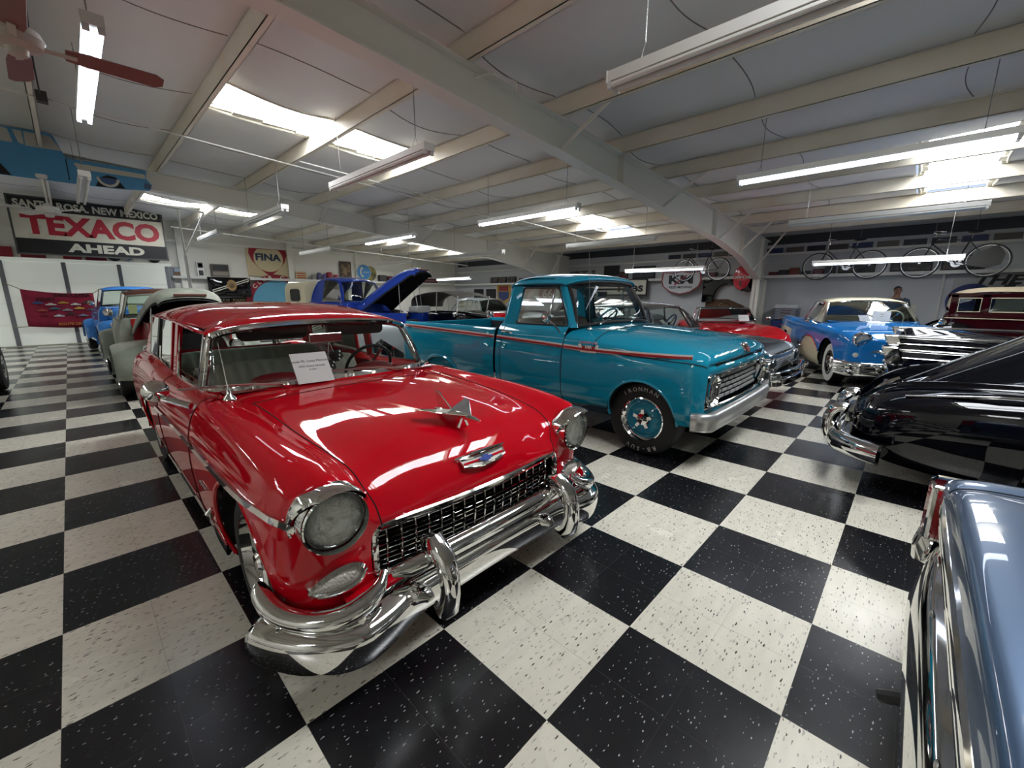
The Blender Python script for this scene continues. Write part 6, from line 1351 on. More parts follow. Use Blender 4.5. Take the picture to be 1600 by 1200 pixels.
for s_, a, b in ((0, (-1.30, 18.05, 1.68), (-1.62, 18.22, 1.86)), (1, (.18, 18.05, 1.56), (.40, 18.22, 1.72)), (2, (-1.30, 18.05, .60), (-1.58, 18.2, .58))):
    g = MB(); g.tube([a, b], .012, 6); g.build('tie_rope', m_('rope', '#9d9376', .9), bn)
# wooden prop / brown post at the door
# large hanging road sign
SG = thing('road_sign', 'big hanging black and white road sign with red lettering for a fuel brand', 'sign', (0, 0, 0))
SBK = mat('sign_black', '#121212', .5); SWH = mixcol(mat('sign_cream', '#cfcab8', .55), '#b9b29c', 2.5, .5, .7); SRD = mat('sign_red', '#a8182c', .5); LET = mat('sign_letter_white', '#c9c6b6', .55); FRM = mat('sign_frame', '#4c4e4c', .5)
y = 16.80; x0, x1, z0, z1 = -1.14, 2.04, 2.59, 4.10
g = MB(); g.box(x0, x1, y, y+.05, z0, z1); g.build('backing', FRM, SG, smooth=0)
for a, b, m, n in ((z1-.36, z1-.04, SBK, 'top_band'), (z0+.42, z1-.36, SWH, 'middle_field'), (z0+.04, z0+.42, SBK, 'bottom_band')): g = MB(); g.box(x0+.04, x1-.04, y-.006, y, a, b); g.build(n, m, SG, smooth=0)
for a, b, c_, d_ in ((x0, x1, z1-.03, z1), (x0, x1, z0, z0+.03), (x0, x0+.03, z0, z1), (x1-.03, x1, z0, z1)): g = MB(); g.box(a, b, y-.03, y, c_, d_); g.build('frame_rail', FRM, SG, smooth=0)
def fitted(txt, X, w, h, m, nm, par, bold=.012, ext=.003):
    g = MB(); g.text(txt, 1., Matrix(), ext, bold=bold); xs = [p.x for p in g.V]; ys = [p.y for p in g.V]; cx, cy = (min(xs)+max(xs))/2, (min(ys)+max(ys))/2
    g.V = [X @ Vector(((p.x-cx)*w/(max(xs)-min(xs)), (p.y-cy)*h/(max(ys)-min(ys)), p.z)) for p in g.V]; return g.build(nm, m, par, smooth=0)
fitted('SANTA ROSA. NEW MEXICO', XB(.45, y-.010, z1-.20), 2.95, .20, LET, 'top_lettering', SG, .035); fitted('TEXACO', XB(.48, y-.010, z0+.80), 2.85, .54, SRD, 'brand_lettering', SG, .045); fitted('AHEAD', XB(.65, y-.010, z0+.23), 1.65, .24, LET, 'bottom_lettering', SG, .045)
for x in (-.75, 1.62): g = MB(); g.tube([(x, y+.02, z1), (x, y+.02, ceil_z(x)-.2)], .012, 6); g.build('hanging_rod', STEEL, SG)
# red parcels / hub caps on the ledge above the door
for k, (x, w, h, m) in enumerate(((-1.5, .42, .28, '#8c1a2a'), (-.9, .50, .24, '#7a1626'), (-.1, .40, .26, '#8a1c2c'), (.42, .48, .22, '#6f1522'))):
    o = bk(x-w/2, x+w/2, 2.585, 2.585+h, .10, 'red_crate', m_('crate'+m, m, .6), None, WY-.0); tag(o, ['red box at the left end of the ledge over the roll-up door', 'wide red box second from the left over the roll-up door', 'red box third from the left on the ledge over the door', 'darkest red box on the ledge right of the white door bracket'][k], 'box', 'red boxes over the roll-up door')
for k, x in enumerate((.86, 1.22, 1.85)):
    g = MB(); g.lathe([(.17, 0), (.17, .05), (.12, .08), (.08, .05), (.001, .06)], (x, WY-.03, 2.755), (0, -1, 0), 20); o = g.build('hub_cap', [BLACK, STEEL][0] if k != 1 else STEEL); tag(o, ['black wheel cover left on the ledge under the road sign', 'steel wheel cover in the middle of the ledge under the road sign', 'black wheel cover right on the ledge under the road sign'][k], 'wheel cover', 'wheel covers over the door')
# white pipe brace
g = MB(); pm = WHITEP
pb = thing('pipe_brace', 'white painted pipe bracket with diagonal brace in front of the road sign', 'pipe bracket', (0, 0, 0))
for nm, a, b, r in (('rail', (1.06, 13.5, 3.74), (2.49, 13.5, 3.69), .025), ('post', (1.93, 13.5, 3.70), (1.95, 13.5, 2.52), .025), ('diagonal', (2.49, 13.5, 3.68), (1.96, 13.5, 2.60), .022), ('lower_post', (1.95, 13.5, 2.56), (1.97, 13.5, .0), .04)):
    g = MB(); g.tube([a, b], r, 8); g.build(nm, pm, pb)
g = MB(); g.tube([(1.06, 13.5, 3.72), (1.06, 13.5, ceil_z(1.06)-.2)], .015, 6); g.build('hanger', pm, pb)
# oil company panel, red shield and letters
FN = thing('oil_sign', 'cream square sign with red pointed shield and blue letters on the back wall', 'sign', (0, 0, 0))
bk(4.63, 6.14, 2.26, 3.32, .04, 'panel', mat('panel_cream', '#c4b48e', .6), FN, WY-.02)
sh_ = []
for k in range(13): a = pi*k/12; sh_.append((.68*cos(a) if 0 else .66*cos(a)*1.0, .34+.36*sin(a)))
shp = [(.66, .44), (.69, .25), (.60, -.02), (.42, -.26), (.20, -.46), (0, -.62), (-.20, -.46), (-.42, -.26), (-.60, -.02), (-.69, .25), (-.66, .44)]
g = MB(); g.prism(shp, (5.40, WY-.062, 2.88), (1, 0, 0), (0, 0, 1), (0, -.006, 0)); g.build('red_shield', mat('shield_red', '#93192a', .5), FN, smooth=0)
ci = [(.53*cos(2*pi*k/32), min(.44-.02, .50*sin(2*pi*k/32)+.06)) for k in range(32)]
g = MB(); g.prism(ci, (5.40, WY-.069, 2.88), (1, 0, 0), (0, 0, 1), (0, -.005, 0)); g.build('cream_disc', MT.setdefault('panel_c', mat('disc_cream', '#cbbd97', .6)), FN, smooth=0)
fitted('FINA', XB(5.40, WY-.078, 3.0), .92, .27, mat('letter_navy', '#2a3e55', .5), 'blue_lettering', FN, .04)
# round cafe sign with arched lettering (portrait left out)
CS = thing('cafe_sign', 'round cafe sign with dark red rim, white arched letters and plain light blue field', 'sign', (0, 0, 0))
def disc(r, y, m, nm, par, c=(5.58, 1.18), n=48, ry=None):
    g = MB(); g.prism([(r*cos(2*pi*k/n), (ry or r)*sin(2*pi*k/n)) for k in range(n)], (c[0], y, c[1]), (1, 0, 0), (0, 0, 1), (0, -.02, 0)); return g.build(nm, m, par, smooth=0)
disc(1.16, WY-.10, mat('rim_red', '#8e1a2b', .5), 'rim', CS); disc(.93, WY-.115, mat('field_blue', '#5b9bb5', .5), 'field', CS)
g = MB()
for k, c in enumerate('CLUB CAFE'):
    if c == ' ': continue
    a = pi/2+(4-k)*.215; px, pz = 5.58+1.045*cos(a), 1.18+1.045*sin(a)
    g = MB(); ux, uy = Vector((sin(a), 0, -cos(a))), Vector((cos(a), 0, sin(a)))
    g.text(c, .21, Matrix(((ux.x, uy.x, 0, px), (0, 0, -1, WY-.125), (ux.z, uy.z, 0, pz), (0, 0, 0, 1))), .003, bold=.008); g.build('rim_letter', LET, CS, smooth=0)
# police car trunk lid and board
PL = thing('trunk_lid', 'black trunk lid with two white diagonal stripes and a gold badge on the wall', 'car part', (0, 0, 0))
g = MB(); P = [[(x, WY-.33-.10*sin(pi*(z-1.45)/.75)*(1-((x-3.9)/.68)**4), z) for x in [3.22+1.36*q/12 for q in range(13)]] for z in [1.45+.72*k/8 for k in range(9)]]; g.grid(P); g.build('lid', BLKP, PL, solid=.02)
for o in (0, .07): g = MB(); g.bar((3.30, WY-.44, 1.62+o), (4.52, WY-.44, 2.06+o), .012, .03, (0, 0, 1)); g.build('white_stripe', LET, PL, smooth=0)
g = MB(); g.prism([(.16*cos(2*pi*k/20), .20*sin(2*pi*k/20)) for k in range(20)], (3.93, WY-.45, 1.88), (1, 0, 0), (0, 0, 1), (0, -.012, 0)); g.build('gold_badge', m_('badge_gold', '#9a7d52', .4, .3), PL, smooth=0)
g = MB(); g.lathe([(.09, 0), (.075, .01), (.03, .015), (.001, .015)], (3.93, WY-.463, 1.87), (0, -1, 0), 16); g.build('badge_seal', m_('badge_dark', '#5e4a30', .5), PL)
SP = thing('police_board', 'narrow black board with gold lettering leaning below the trunk lid', 'sign', (0, 0, 0))
g = MB(); g.prism([(3.40, 1.20), (4.50, 1.24), (4.62, 1.45), (4.2, 1.44), (3.45, 1.40)], (0, WY-.01, 0), (1, 0, 0), (0, 0, 1), (0, -.03, 0)); g.build('board', BLKP, SP, smooth=0)
fitted('STATE · POLICE', XB(3.97, WY-.045, 1.33), .92, .09, m_('gold_letter', '#b7a779', .4), 'gold_lettering', SP, .02)
# things on the back shelf
def shelf_item(name, label, cat, x0, x1, z0, z1, m, dep=.12, group=None, front=None, bev=.01):
    o = bk(x0, x1, z0, z1, dep, name, m, None, WY-.06, bevel=bev); tag(o, label, cat, group)
    if front:
        for nm, (a, b, c, d_), mm in front: bk(x0+(x1-x0)*a, x0+(x1-x0)*b, z0+(z1-z0)*c, z0+(z1-z0)*d_, .012, nm, mm, o, WY-.06-dep)
    return o
GB_ = m_('grey_black', '#2d2e2f', .5)
shelf_item('landscape_picture', 'small framed landscape picture at the left end of the back shelf', 'picture', 2.30, 2.72, 2.185, 2.46, m_('pic_frame', '#6b6d70', .5), .04, front=[('picture_sky', (.08, .92, .5, .92), m_('sky_p', '#8fa3b5', .6)), ('picture_ground', (.08, .92, .08, .5), m_('grd_p', '#7a5f43', .6))])
shelf_item('kitchen_scale', 'small white scale with square dial standing on the back shelf', 'scale', 2.98, 3.20, 2.185, 2.70, WHITEP, .14, front=[('dial', (.15, .85, .58, .92), GB_), ('dial_face', (.26, .74, .64, .86), WHITEP), ('tray_front', (.2, .8, .06, .4), GB_)])
shelf_item('table_radio', 'brown box radio standing on the back shelf left of the cream sign', 'radio', 3.40, 3.96, 2.185, 2.64, m_('radio_brown', '#5f574c', .5), .16, front=[('speaker_grille', (.08, .94, .5, .92), GB_), ('control_panel', (.08, .94, .1, .4), m_('rad2', '#8b8478', .4))])
shelf_item('small_card_sign', 'cream card sign with orange lines on the back shelf right of the cream square sign', 'sign', 6.36, 6.80, 2.185, 2.50, m_('card_c', '#c9b695', .7), .03, front=[('orange_line', (.1, .9, .68, .82), m_('orange_ink', '#b1562e', .6)), ('orange_line', (.1, .9, .40, .54), m_('orange_ink', '#b1562e', .6)), ('orange_line', (.1, .9, .14, .28), m_('orange_ink', '#b1562e', .6))])
for k, (x, w, h, c, lab) in enumerate(((7.06, .20, .20, '#8d8a86', 'grey tin on the back shelf left of the purple tins'), (7.30, .17, .30, '#4b4a78', 'purple-blue tin on the back shelf'), (7.52, .14, .24, '#5a5690', 'smaller violet tin on the back shelf'), (7.74, .24, .34, '#8d2432', 'tall red tin on the back shelf'), (8.02, .20, .24, '#a0303a', 'short red tin on the back shelf next to the framed poster'))):
    g = MB(); g.lathe([(.001, 0), (w/2, 0), (w/2, h*.92), (w*.44, h*.95), (w*.2, h), (.001, h)], (x, WY-.16, 2.185), (0, 0, 1), 16); tag(g.build('oil_tin', m_('tin'+c, c, .4)), lab, 'tin', 'tins on the back shelf')
shelf_item('framed_poster', 'brown framed poster standing on the back shelf beside the blue phone sign', 'picture', 8.26, 8.80, 2.185, 3.02, m_('frame_brown', '#4b3a2c', .6), .03, front=[('poster_print', (.12, .88, .1, .9), mixcol(m_('poster_tan', '#8a7558', .7), '#3b2f26', 6, .4, .6))])
PH = thing('phone_sign', 'round blue sign with white telephone handset on the back shelf', 'sign', (0, 0, 0))
disc(.36, WY-.16, LET, 'rim', PH, (9.35, 2.58), 32); disc(.33, WY-.182, mat('phone_blue', '#2d7ab5', .4), 'face', PH, (9.35, 2.58), 32)
g = MB(); g.tube(cspl([(9.30, WY-.21, 2.78), (9.20, WY-.21, 2.70), (9.20, WY-.21, 2.46), (9.30, WY-.21, 2.38)], 5), [.05]*3+[.03]*10+[.05]*3, 8, sq=(1, .4)); g.build('handset', LET, PH); fitted('phone', XB(9.46, WY-.206, 2.58), .28, .09, LET, 'lettering', PH, .01)
YD = thing('yellow_disc_sign', 'yellow round sign half hidden behind the blue phone sign', 'sign', (0, 0, 0)); disc(.34, WY-.10, mixcol(mat('disc_yellow', '#8f8240', .6), '#4a4a30', 5, .45, .6), 'face', YD, (9.68, 2.53), 32)
shelf_item('shop_sign_strip', 'long dark red sign strip on the back shelf near the corner', 'sign', 12.3, 13.6, 2.185, 2.40, m_('strip_red', '#5d1520', .5), .04, front=[('strip_line', (.1, .9, .35, .65), m_('strip_pale', '#9c7b78', .6))])
for k, (a, b) in enumerate(((10.3, .30), (10.75, .26), (11.2, .34), (11.65, .28))): shelf_item('storage_box', 'dark box on the back shelf, number %s from the phone sign toward the corner' % ['one', 'two', 'three', 'four'][k], 'box', a-.18, a+.18, 2.185, 2.185+b, m_('box%d' % k, ['#3b3a3a', '#5b2026', '#35383d', '#6a6256'][k], .6), .2, 'boxes on the back shelf')
# ------------------------------------------------------------------ right wall
def wall_pic(label, y0, y1, z0, z1, frame, inner, name='framed_picture', group=None, par=None, x=None):
    o = rt_(y0, y1, z0, z1, .04, name, frame, None, x, bevel=.004); tag(o, label, 'picture', group)
    e = min(y1-y0, z1-z0)*.1; rt_(y0+e, y1-e, z0+e, z1-e, .008, 'picture_print', inner, o, (WX if x is None else x)-.04); return o
BF = m_('black_frame', '#1a1a1b', .5)
for k, y in enumerate((13.85, 14.5, 15.1)): wall_pic('small dark framed picture on the right wall shelf, %s from the corner' % ['third', 'second', 'first'][k], y-.27, y+.27, 2.145, 2.43, BF, mixcol(m_('print%d' % k, ['#3a3230', '#4a3a30', '#3c3c42'][k], .6), '#6b5a4e', 5), group='dark pictures on the shelf by the corner', x=WX-.05)
for k, y in enumerate((15.4, 16.35)): wall_pic('black framed panel under the shelf, %s the crown shaped emblem' % ['right beside', 'further left of'][k], y-.36, y+.36, 1.26, 1.86, BF, m_('bp%d' % k, '#231f20', .5), name='wall_panel_picture')
SHD = thing('shield_sign', 'yellow and blue crown topped shield sign on the right wall near the corner', 'sign', (0, 0, 0))
g = MB(); g.prism([(-.50, .30), (-.36, .52), (-.18, .42), (0, .66), (.18, .42), (.36, .52), (.50, .30), (.44, -.25), (0, -.52), (-.44, -.25)], (WX-.02, 14.45, 1.62), (0, -1, 0), (0, 0, 1), (-.02, 0, 0)); g.build('shield_plate', mat('shield_yellow', '#a8862c', .5), SHD, smooth=0)
g = MB(); g.prism([(-.38, .12), (.38, .12), (.36, -.18), (0, -.36), (-.36, -.18)], (WX-.042, 14.45, 1.60), (0, -1, 0), (0, 0, 1), (-.01, 0, 0)); g.build('blue_field', mat('shield_blue', '#33406e', .5), SHD, smooth=0)
g = MB(); g.prism([(-.30, .38), (.30, .38), (.34, .16), (-.34, .16)], (WX-.042, 14.45, 1.60), (0, -1, 0), (0, 0, 1), (-.01, 0, 0)); g.build('red_band', m_('shield_redband', '#7d2530', .5), SHD, smooth=0)
N66 = thing('round_number_sign', 'round dark red sign with white 66 seen through the pickup cab', 'sign', (0, 0, 0))
g = MB(); g.prism([(.55*cos(2*pi*k/28), .40*sin(2*pi*k/28)) for k in range(28)], (WX-.02, 11.6, 1.62), (0, -1, 0), (0, 0, 1), (-.03, 0, 0)); g.build('plate', m_('maroon_sign', '#6d1822', .5), N66, smooth=0); fitted('66', XR_(WX-.056, 11.6, 1.62), .62, .40, LET, 'numerals', N66, .03)
TR = thing('tire_sign', 'white tire shop sign with black frame and bold letters right of the pickup cab', 'sign', (0, 0, 0))
rt_(6.62, 9.1, 1.53, 2.14, .06, 'frame', BF, TR, WX-.32); rt_(6.66, 9.06, 1.58, 2.10, .008, 'panel', LET, TR, WX-.38); fitted('Tires', XR_(WX-.394, 7.35, 1.84), 1.18, .34, m_('sign_ink', '#17181a', .5), 'lettering', TR, .03)
rt_(8.0, 8.7, 2.30, 2.70, .02, 'blackboard', BF); tag(bpy.data.objects['blackboard'], 'small black board with white border above the pickup cab', 'board')
KM = thing('rally_sign', 'white crown outlined sign with red and black brand letters behind the bicycle light', 'sign', (0, 0, 0))
kp = [(-.62, .34), (-.30, .30), (0, .36), (.30, .30), (.62, .34), (.66, .05), (.60, -.12), (.34, -.30), (0, -.38), (-.34, -.30), (-.60, -.12), (-.66, .05)]
g = MB(); g.prism([(a*1.08, b*1.1) for a, b in kp], (WX-.30, 5.40, 1.98), (0, -1, 0), (0, 0, 1), (-.02, 0, 0)); g.build('border', m_('km_red', '#8e2130', .5), KM, smooth=0)
g = MB(); g.prism(kp, (WX-.322, 5.40, 1.98), (0, -1, 0), (0, 0, 1), (-.01, 0, 0)); g.build('panel', m_('km_white', '#c2c4c6', .5), KM, smooth=0)
fitted('KM', XR_(WX-.336, 5.40, 2.08), .85, .30, m_('sign_ink', '#17181a', .5), 'brand_lettering', KM, .04); fitted('KENDALL MOTOR', XR_(WX-.336, 5.40, 1.82), .8, .08, m_('sign_ink', '#17181a', .5), 'small_lettering', KM, .02) if 0 else fitted('KEEP MOVING', XR_(WX-.336, 5.40, 1.82), .8, .08, m_('sign_ink', '#17181a', .5), 'small_lettering', KM, .02)
g = MB(); g.bar((WX-.34, 5.62, 1.90), (WX-.34, 5.20, 2.22), .01, .05, (0, 0, 1)); g.build('red_slash', m_('km_red', '#8e2130', .5), KM, smooth=0)
# black fender hung on the wall and rusty panel
FD = thing('hung_fender', 'black car fender hung on the right wall below the single bicycle', 'car part', (0, 0, 0))
fp = [(-.80, .34), (.78, .36), (.86, .10), (.80, -.06), (.55, -.10), (.46, -.04)]+[(.02+.42*cos(a), -.22+.38*sin(a)) for a in [.35+k*(pi-.6)/10 for k in range(11)]]+[(-.44, -.40), (-.82, -.44)]
g = MB(); g.prism(fp, (WX-.10, 3.88, 1.74), (0, -1, 0), (0, 0, 1), (-.09, 0, 0)); g.build('fender_panel', BLKP, FD, smooth=0, bevel=.03)
g = MB(); g.prism([(-.6, .2), (.1, .22), (.62, .0), (.60, -.14), (-.62, -.12)], (WX-.03, 3.98, 1.20), (0, -1, 0), (0, 0, 1), (-.03, 0, 0)); o = g.build('rusty_panel', mixcol(mat('rust_sheet', '#4a3524', .8), '#6e5236', 5, .4, .65), None, smooth=0, bevel=.01); tag(o, 'rusty brown metal sheet with faded letters under the black fender', 'metal sheet')
g = MB(); g.text('Gas', .22, XR_(WX-.064, 4.0, 1.20), .002); g.build('faded_lettering', m_('faded', '#8d7454', .8), o, smooth=0)
g = MB(); g.tube([(WX-.02, 3.1, 1.75), (WX-.02, 3.1, .3)], .02, 6); tag(g.build('wall_cable', BLACK), 'thin black cable hanging down the right wall left of the column', 'cable')
CK = thing('soda_button_sign', 'tall red oval soft drink sign hung from the beam end', 'sign', (0, 0, 0))
g = MB(); P = [[(13.9-.03*cos(t*pi/2)**.5 if t < 1 else 13.9, 2.95-.22*r*0, 0) for t in (0,)] for r in (0,)]
cy, cz = 3.28, 2.06
g = MB(); g.grid([[Vector((13.95-h, cy+.24*r*cos(2*pi*k/28), cz+.36*r*sin(2*pi*k/28))) for k in range(28)] for r, h in ((1, 0), (.96, .03), (.7, .055), (.35, .065), (.001, .068))], cu=True, flip=True); g.build('button', mat('button_red', '#b2182b', .25, 0, .6), CK)
g = MB(); g.text('Coca-Cola', .125, XR_(13.868, cy, cz+.02), .006, shear=.3, bold=.004); g.build('script_lettering', LET, CK, smooth=0)
g = MB(); g.prism([(-.03, -.10), (.03, -.10), (.022, .02), (.03, .06), (-.03, .06), (-.022, .02)], (13.885, cy, cz-.14), (0, -1, 0), (0, 0, 1), (-.006, 0, 0)); g.build('bottle_mark', m_('bottle_dark', '#3b0f14', .5), CK, smooth=0)
g = MB(); g.tube([(13.97, cy, cz+.34), (14.0, cy-.1, 2.8)], .006, 5); g.build('hanging_wire', STEEL, CK)
# tool chest
TC = thing('tool_chest', 'tall blue and chrome tool chest against the right wall beside the column', 'tool chest', (0, 0, 0))
rt_(1.72, 2.42, .12, .82, .5, 'lower_cabinet', mat('chest_blue', '#1c2d52', .4, .2), TC, WX-.2, bevel=.01); rt_(1.78, 2.38, .83, 1.16, .40, 'upper_chest', mat('chest_grey', '#5c6470', .4, .4), TC, WX-.22, bevel=.01); rt_(1.78, 2.38, 1.16, 1.27, .40, 'lid', m_('chest_lid', '#b6b9bb', .4), TC, WX-.22, bevel=.02)
for k in range(4): o = rt_(1.82, 2.34, .845+.078*k, .91+.078*k, .012, 'drawer', m_('drawer_grey', '#8d949c', .35, .5), TC, WX-.62); rt_(1.95, 2.2, .865+.078*k, .885+.078*k, .015, 'drawer_pull', CHROME, o, WX-.632)
for k in range(3): o = rt_(1.77, 2.37, .18+.21*k, .37+.21*k, .012, 'drawer', m_('drawer_blue', '#24386a', .35, .2), TC, WX-.70); rt_(1.95, 2.2, .26+.21*k, .285+.21*k, .018, 'drawer_pull', CHROME, o, WX-.712)
for y in (1.80, 2.34):
    for x in (WX-.62, WX-.28): g = MB(); g.lathe([(.055, -.02), (.06, 0), (.055, .02)], (x, y, .06), (0, 1, 0), 14, cap=True); g.build('caster', BLACK, TC)
# printed sign low on the wall and lettered panel with blue disc
WK = thing('works_sign', 'white wall sign with heavy black letters seen through the blue hardtop windshield', 'sign', (0, 0, 0)); rt_(-.70, -.10, .80, 1.30, .02, 'panel', LET, WK); fitted('WORKS', XR_(WX-.026, -.40, 1.04), .56, .17, m_('sign_ink', '#17181a', .5), 'heavy_lettering', WK, .04); fitted('PARTS', XR_(WX-.026, -.40, 1.20), .34, .07, m_('sign_ink', '#17181a', .5), 'small_lettering', WK, .02)
TH = thing('lettered_panel', 'pale panel with black slanted capital letters and a blue disc at the far right', 'sign', (0, 0, 0)); rt_(-4.6, -1.28, .9, 2.05, .02, 'panel', m_('panel_pale', '#a9abab', .6), TH, WX-.03)
g = MB(); g.text('THE', .30, XR_(WX-.054, -1.98, 1.93-.04), .003, sx=1.4, shear=.25, bold=.012); g.build('slanted_lettering', m_('sign_ink', '#17181a', .5), TH, smooth=0)
g = MB(); g.text('Ford', .30, XR_(WX-.054, -2.42, 1.66), .003, sx=1.3, shear=.25, bold=.012); g.build('lower_lettering', m_('sign_ink', '#17181a', .5), TH, smooth=0)
g = MB(); g.prism([(.42*cos(2*pi*k/32), .42*sin(2*pi*k/32)) for k in range(32)], (WX-.052, -1.62, 1.40), (0, -1, 0), (0, 0, 1), (-.008, 0, 0)); g.build('blue_disc', mat('disc_blue', '#16266a', .4), TH, smooth=0)
g = MB(); g.tube([(WX-.04, -1.10, 2.05), (WX-.04, -1.10, .9)], .03, 8); tag(g.build('conduit_pipe', SHELFM), 'white conduit pipe down the right wall beside the lettered panel', 'pipe')
# pictures and boxes above the right shelf
for k, (y0, y1, z0, z1, c) in enumerate(((-.85, -.05, 2.15, 2.53, '#2b2d31'), (.25, 1.05, 2.15, 2.5, '#24262b'), (-1.75, -1.0, 2.15, 2.5, '#30302f'), (6.5, 7.4, 2.16, 2.62, '#3a4148'), (7.6, 8.0, 2.16, 2.45, '#5a2a2c'), (9.0, 10.4, 2.16, 2.6, '#b0b2b0'))):
    wall_pic(['dark poster on the right shelf behind the bicycle with the big chain guard', 'dark poster on the right shelf behind the middle bicycle', 'dark poster at the far right of the right shelf', 'grey boxed panel on the right shelf left of the single bicycle', 'small red brown picture on the right shelf above the tire sign', 'white board on the right shelf above the pickup cab'][k], y0, y1, z0, z1, BF if k != 5 else LET, mixcol(m_('pp%d' % k, c, .6), '#55504d', 4), name='shelf_poster', x=WX-.02)
tc = ['#5a1f22', '#23272e', '#6b2b1e', '#30343a', '#4d1a24', '#2d2f33', '#5e5a50']
for k, y in enumerate((2.62, 2.36, 2.08, 1.80, 1.50, 1.22, 4.0, 4.4, 9.8, 11.0, 12.4, 13.1)):
    o = rt_(y-.12, y+.12, 2.142, 2.142+(.10+.05*((k*7) % 3)), .16, 'model_car_box', m_('toy%s' % tc[k % 7], tc[k % 7], .5), None, WX-.08, bevel=.012); tag(o, 'small %s box on the right wall shelf, %s from the column' % (['dark red', 'charcoal', 'rust red', 'slate', 'wine red', 'graphite', 'tan'][k % 7], ['first right', 'second right', 'third right', 'fourth right', 'fifth right', 'sixth right', 'first left', 'second left', 'third left', 'fourth left', 'fifth left', 'sixth left'][k]), 'box', 'small boxes on the right wall shelf')
for k in range(16):
    y = 5.8-.52*k; o = rt_(y-.22, y+.22, 2.805, 2.95, .012, 'licence_plate', m_('plate%d' % (k % 4), ['#1d2230', '#3b3a38', '#25325c', '#5a5650'][k % 4], .5), None, WX-.05); tag(o, 'licence plate in the high row on the right wall, place %s from the big beam' % ['one', 'two', 'three', 'four', 'five', 'six', 'seven', 'eight', 'nine', 'ten', 'eleven', 'twelve', 'thirteen', 'fourteen', 'fifteen', 'sixteen'][k], 'licence plate', 'licence plates on the right wall')
# ------------------------------------------------------------------ ceiling fans
def fan(name, label, loc, r, nb, bm, body, rod, a0=0., pitch=8):
    t = thing(name, label, 'ceiling fan', loc)
    g = MB(); g.lathe([(.001, rod+.07), (.07, rod+.07), (.065, rod+.02), (.03, rod), (.001, rod)], (0, 0, .08), (0, 0, 1), 16); g.build('canopy', body, t)
    g = MB(); g.tube([(0, 0, .08), (0, 0, .08+rod)], .014, 8); g.build('down_rod', body, t)
    g = MB(); g.lathe([(.001, .10), (.05, .10), (.06, .07), (.13, .05), (.15, .0), (.13, -.05), (.06, -.07), (.05, -.11), (.001, -.12)], (0, 0, 0), (0, 0, 1), 24); g.build('motor_housing', body, t)
    for k in range(nb):
        a = a0+2*pi*k/nb; R4 = Matrix.Rotation(a, 4, 'Z') @ Matrix.Rotation(radians(pitch), 4, 'X')
        g = MB(); g.prism([(.24, -.055), (.34, -.07), (r-.05, -.075), (r, -.04), (r, .04), (r-.05, .075), (.34, .07), (.24, .055)], (0, 0, -.03), (1, 0, 0), (0, 1, 0), (0, 0, .008)); B = g.xf(R4).build('blade', bm, t, smooth=0)
        g = MB(); g.bar((.10, 0, -.035), (.30, 0, -.035), .04, .008); g.xf(R4).build('blade_iron', body, B, smooth=0)
    return t
fan('white_ceiling_fan', 'white ceiling fan on a short rod in front of the road sign', (-.38, 10.0, 2.90), .66, 4, WHITEP, WHITEP, .40, .5)
fan('red_ceiling_fan', 'ceiling fan with reddish brown blades at the top left corner', (-.36, 4.02, 3.25), .80, 4, mat('fan_blade_red', '#7c4a44', .5), mat('fan_housing', '#b3aca0', .4), ceil_z(0)-.02-3.25-.15, .02, -16)
# ------------------------------------------------------------------ flat painted truck cutout on the second beam
CT = thing('truck_cutout', 'flat painted cutout of a blue pickup truck mounted on the second beam', 'wall decoration', (0, 0, 0))
yb = 10.22; CB = mat('cutout_blue', '#4e93bf', .6); CK_ = mat('cutout_black', '#141517', .7)
g = MB(); g.prism([(-3.0, 3.45), (-.84, 3.41), (.27, 3.42), (.67, 3.44), (1.02, 3.47), (1.06, 3.58), (.99, 3.68), (1.01, 3.82), (-.04, 3.82), (-.07, 3.90), (-.15, 4.14), (-.26, 4.20), (-.72, 4.20), (-1.0, 3.92), (-3.0, 3.88)], (0, yb, 0), (1, 0, 0), (0, 0, 1), (0, .02, 0)); g.build('cutout_board', CB, CT, smooth=0)
for nm, pts, m in (('window_front', [(-.48, 4.13), (-.18, 4.12), (-.08, 3.92), (-.49, 3.91)], m_('cut_window', '#b8b7ae', .6)), ('window_vent', [(-.60, 4.13), (-.50, 4.13), (-.50, 3.92), (-.56, 3.94)], m_('cut_window', '#b8b7ae', .6)), ('window_rear', [(-.90, 4.0), (-.70, 4.14), (-.65, 4.12), (-.62, 3.93), (-.92, 3.92)], m_('cut_window', '#b8b7ae', .6)), ('white_stripe', [(.04, 3.76), (.98, 3.75), (.98, 3.67), (.08, 3.67)], LET), ('wheel_arch', [(.27, 3.425), (.34, 3.58), (.45, 3.64), (.56, 3.62), (.67, 3.445)], CK_), ('wheel_arch', [(-1.1, 3.415), (-1.0, 3.6), (-.82, 3.6), (-.71, 3.415)], CK_), ('bumper', [(.96, 3.60), (1.06, 3.58), (1.04, 3.50), (.94, 3.50)], m_('cut_bumper', '#3b5578', .6))):
    g = MB(); g.prism(pts, (0, yb-.002, 0), (1, 0, 0), (0, 0, 1), (0, -.006, 0)); g.build(nm, m, CT, smooth=0)
g = MB(); g.bar((-.05, yb-.004, 3.47), (-.05, yb-.004, 3.80), .006, .012, (1, 0, 0)); g.build('door_line', CK_, CT, smooth=0)
for r, m, nm in ((.155, LET, 'whitewall'), (.115, m_('cut_hub', '#3d5a86', .6), 'hub')):
    g = MB(); g.prism([(.45+r*cos(pi+pi*k/14), 3.585+r*.95*sin(pi+pi*k/14)) for k in range(15)], (0, yb-.009 if r > .12 else yb-.014, 0), (1, 0, 0), (0, 0, 1), (0, -.004, 0)); g.build(nm, m, CT, smooth=0)
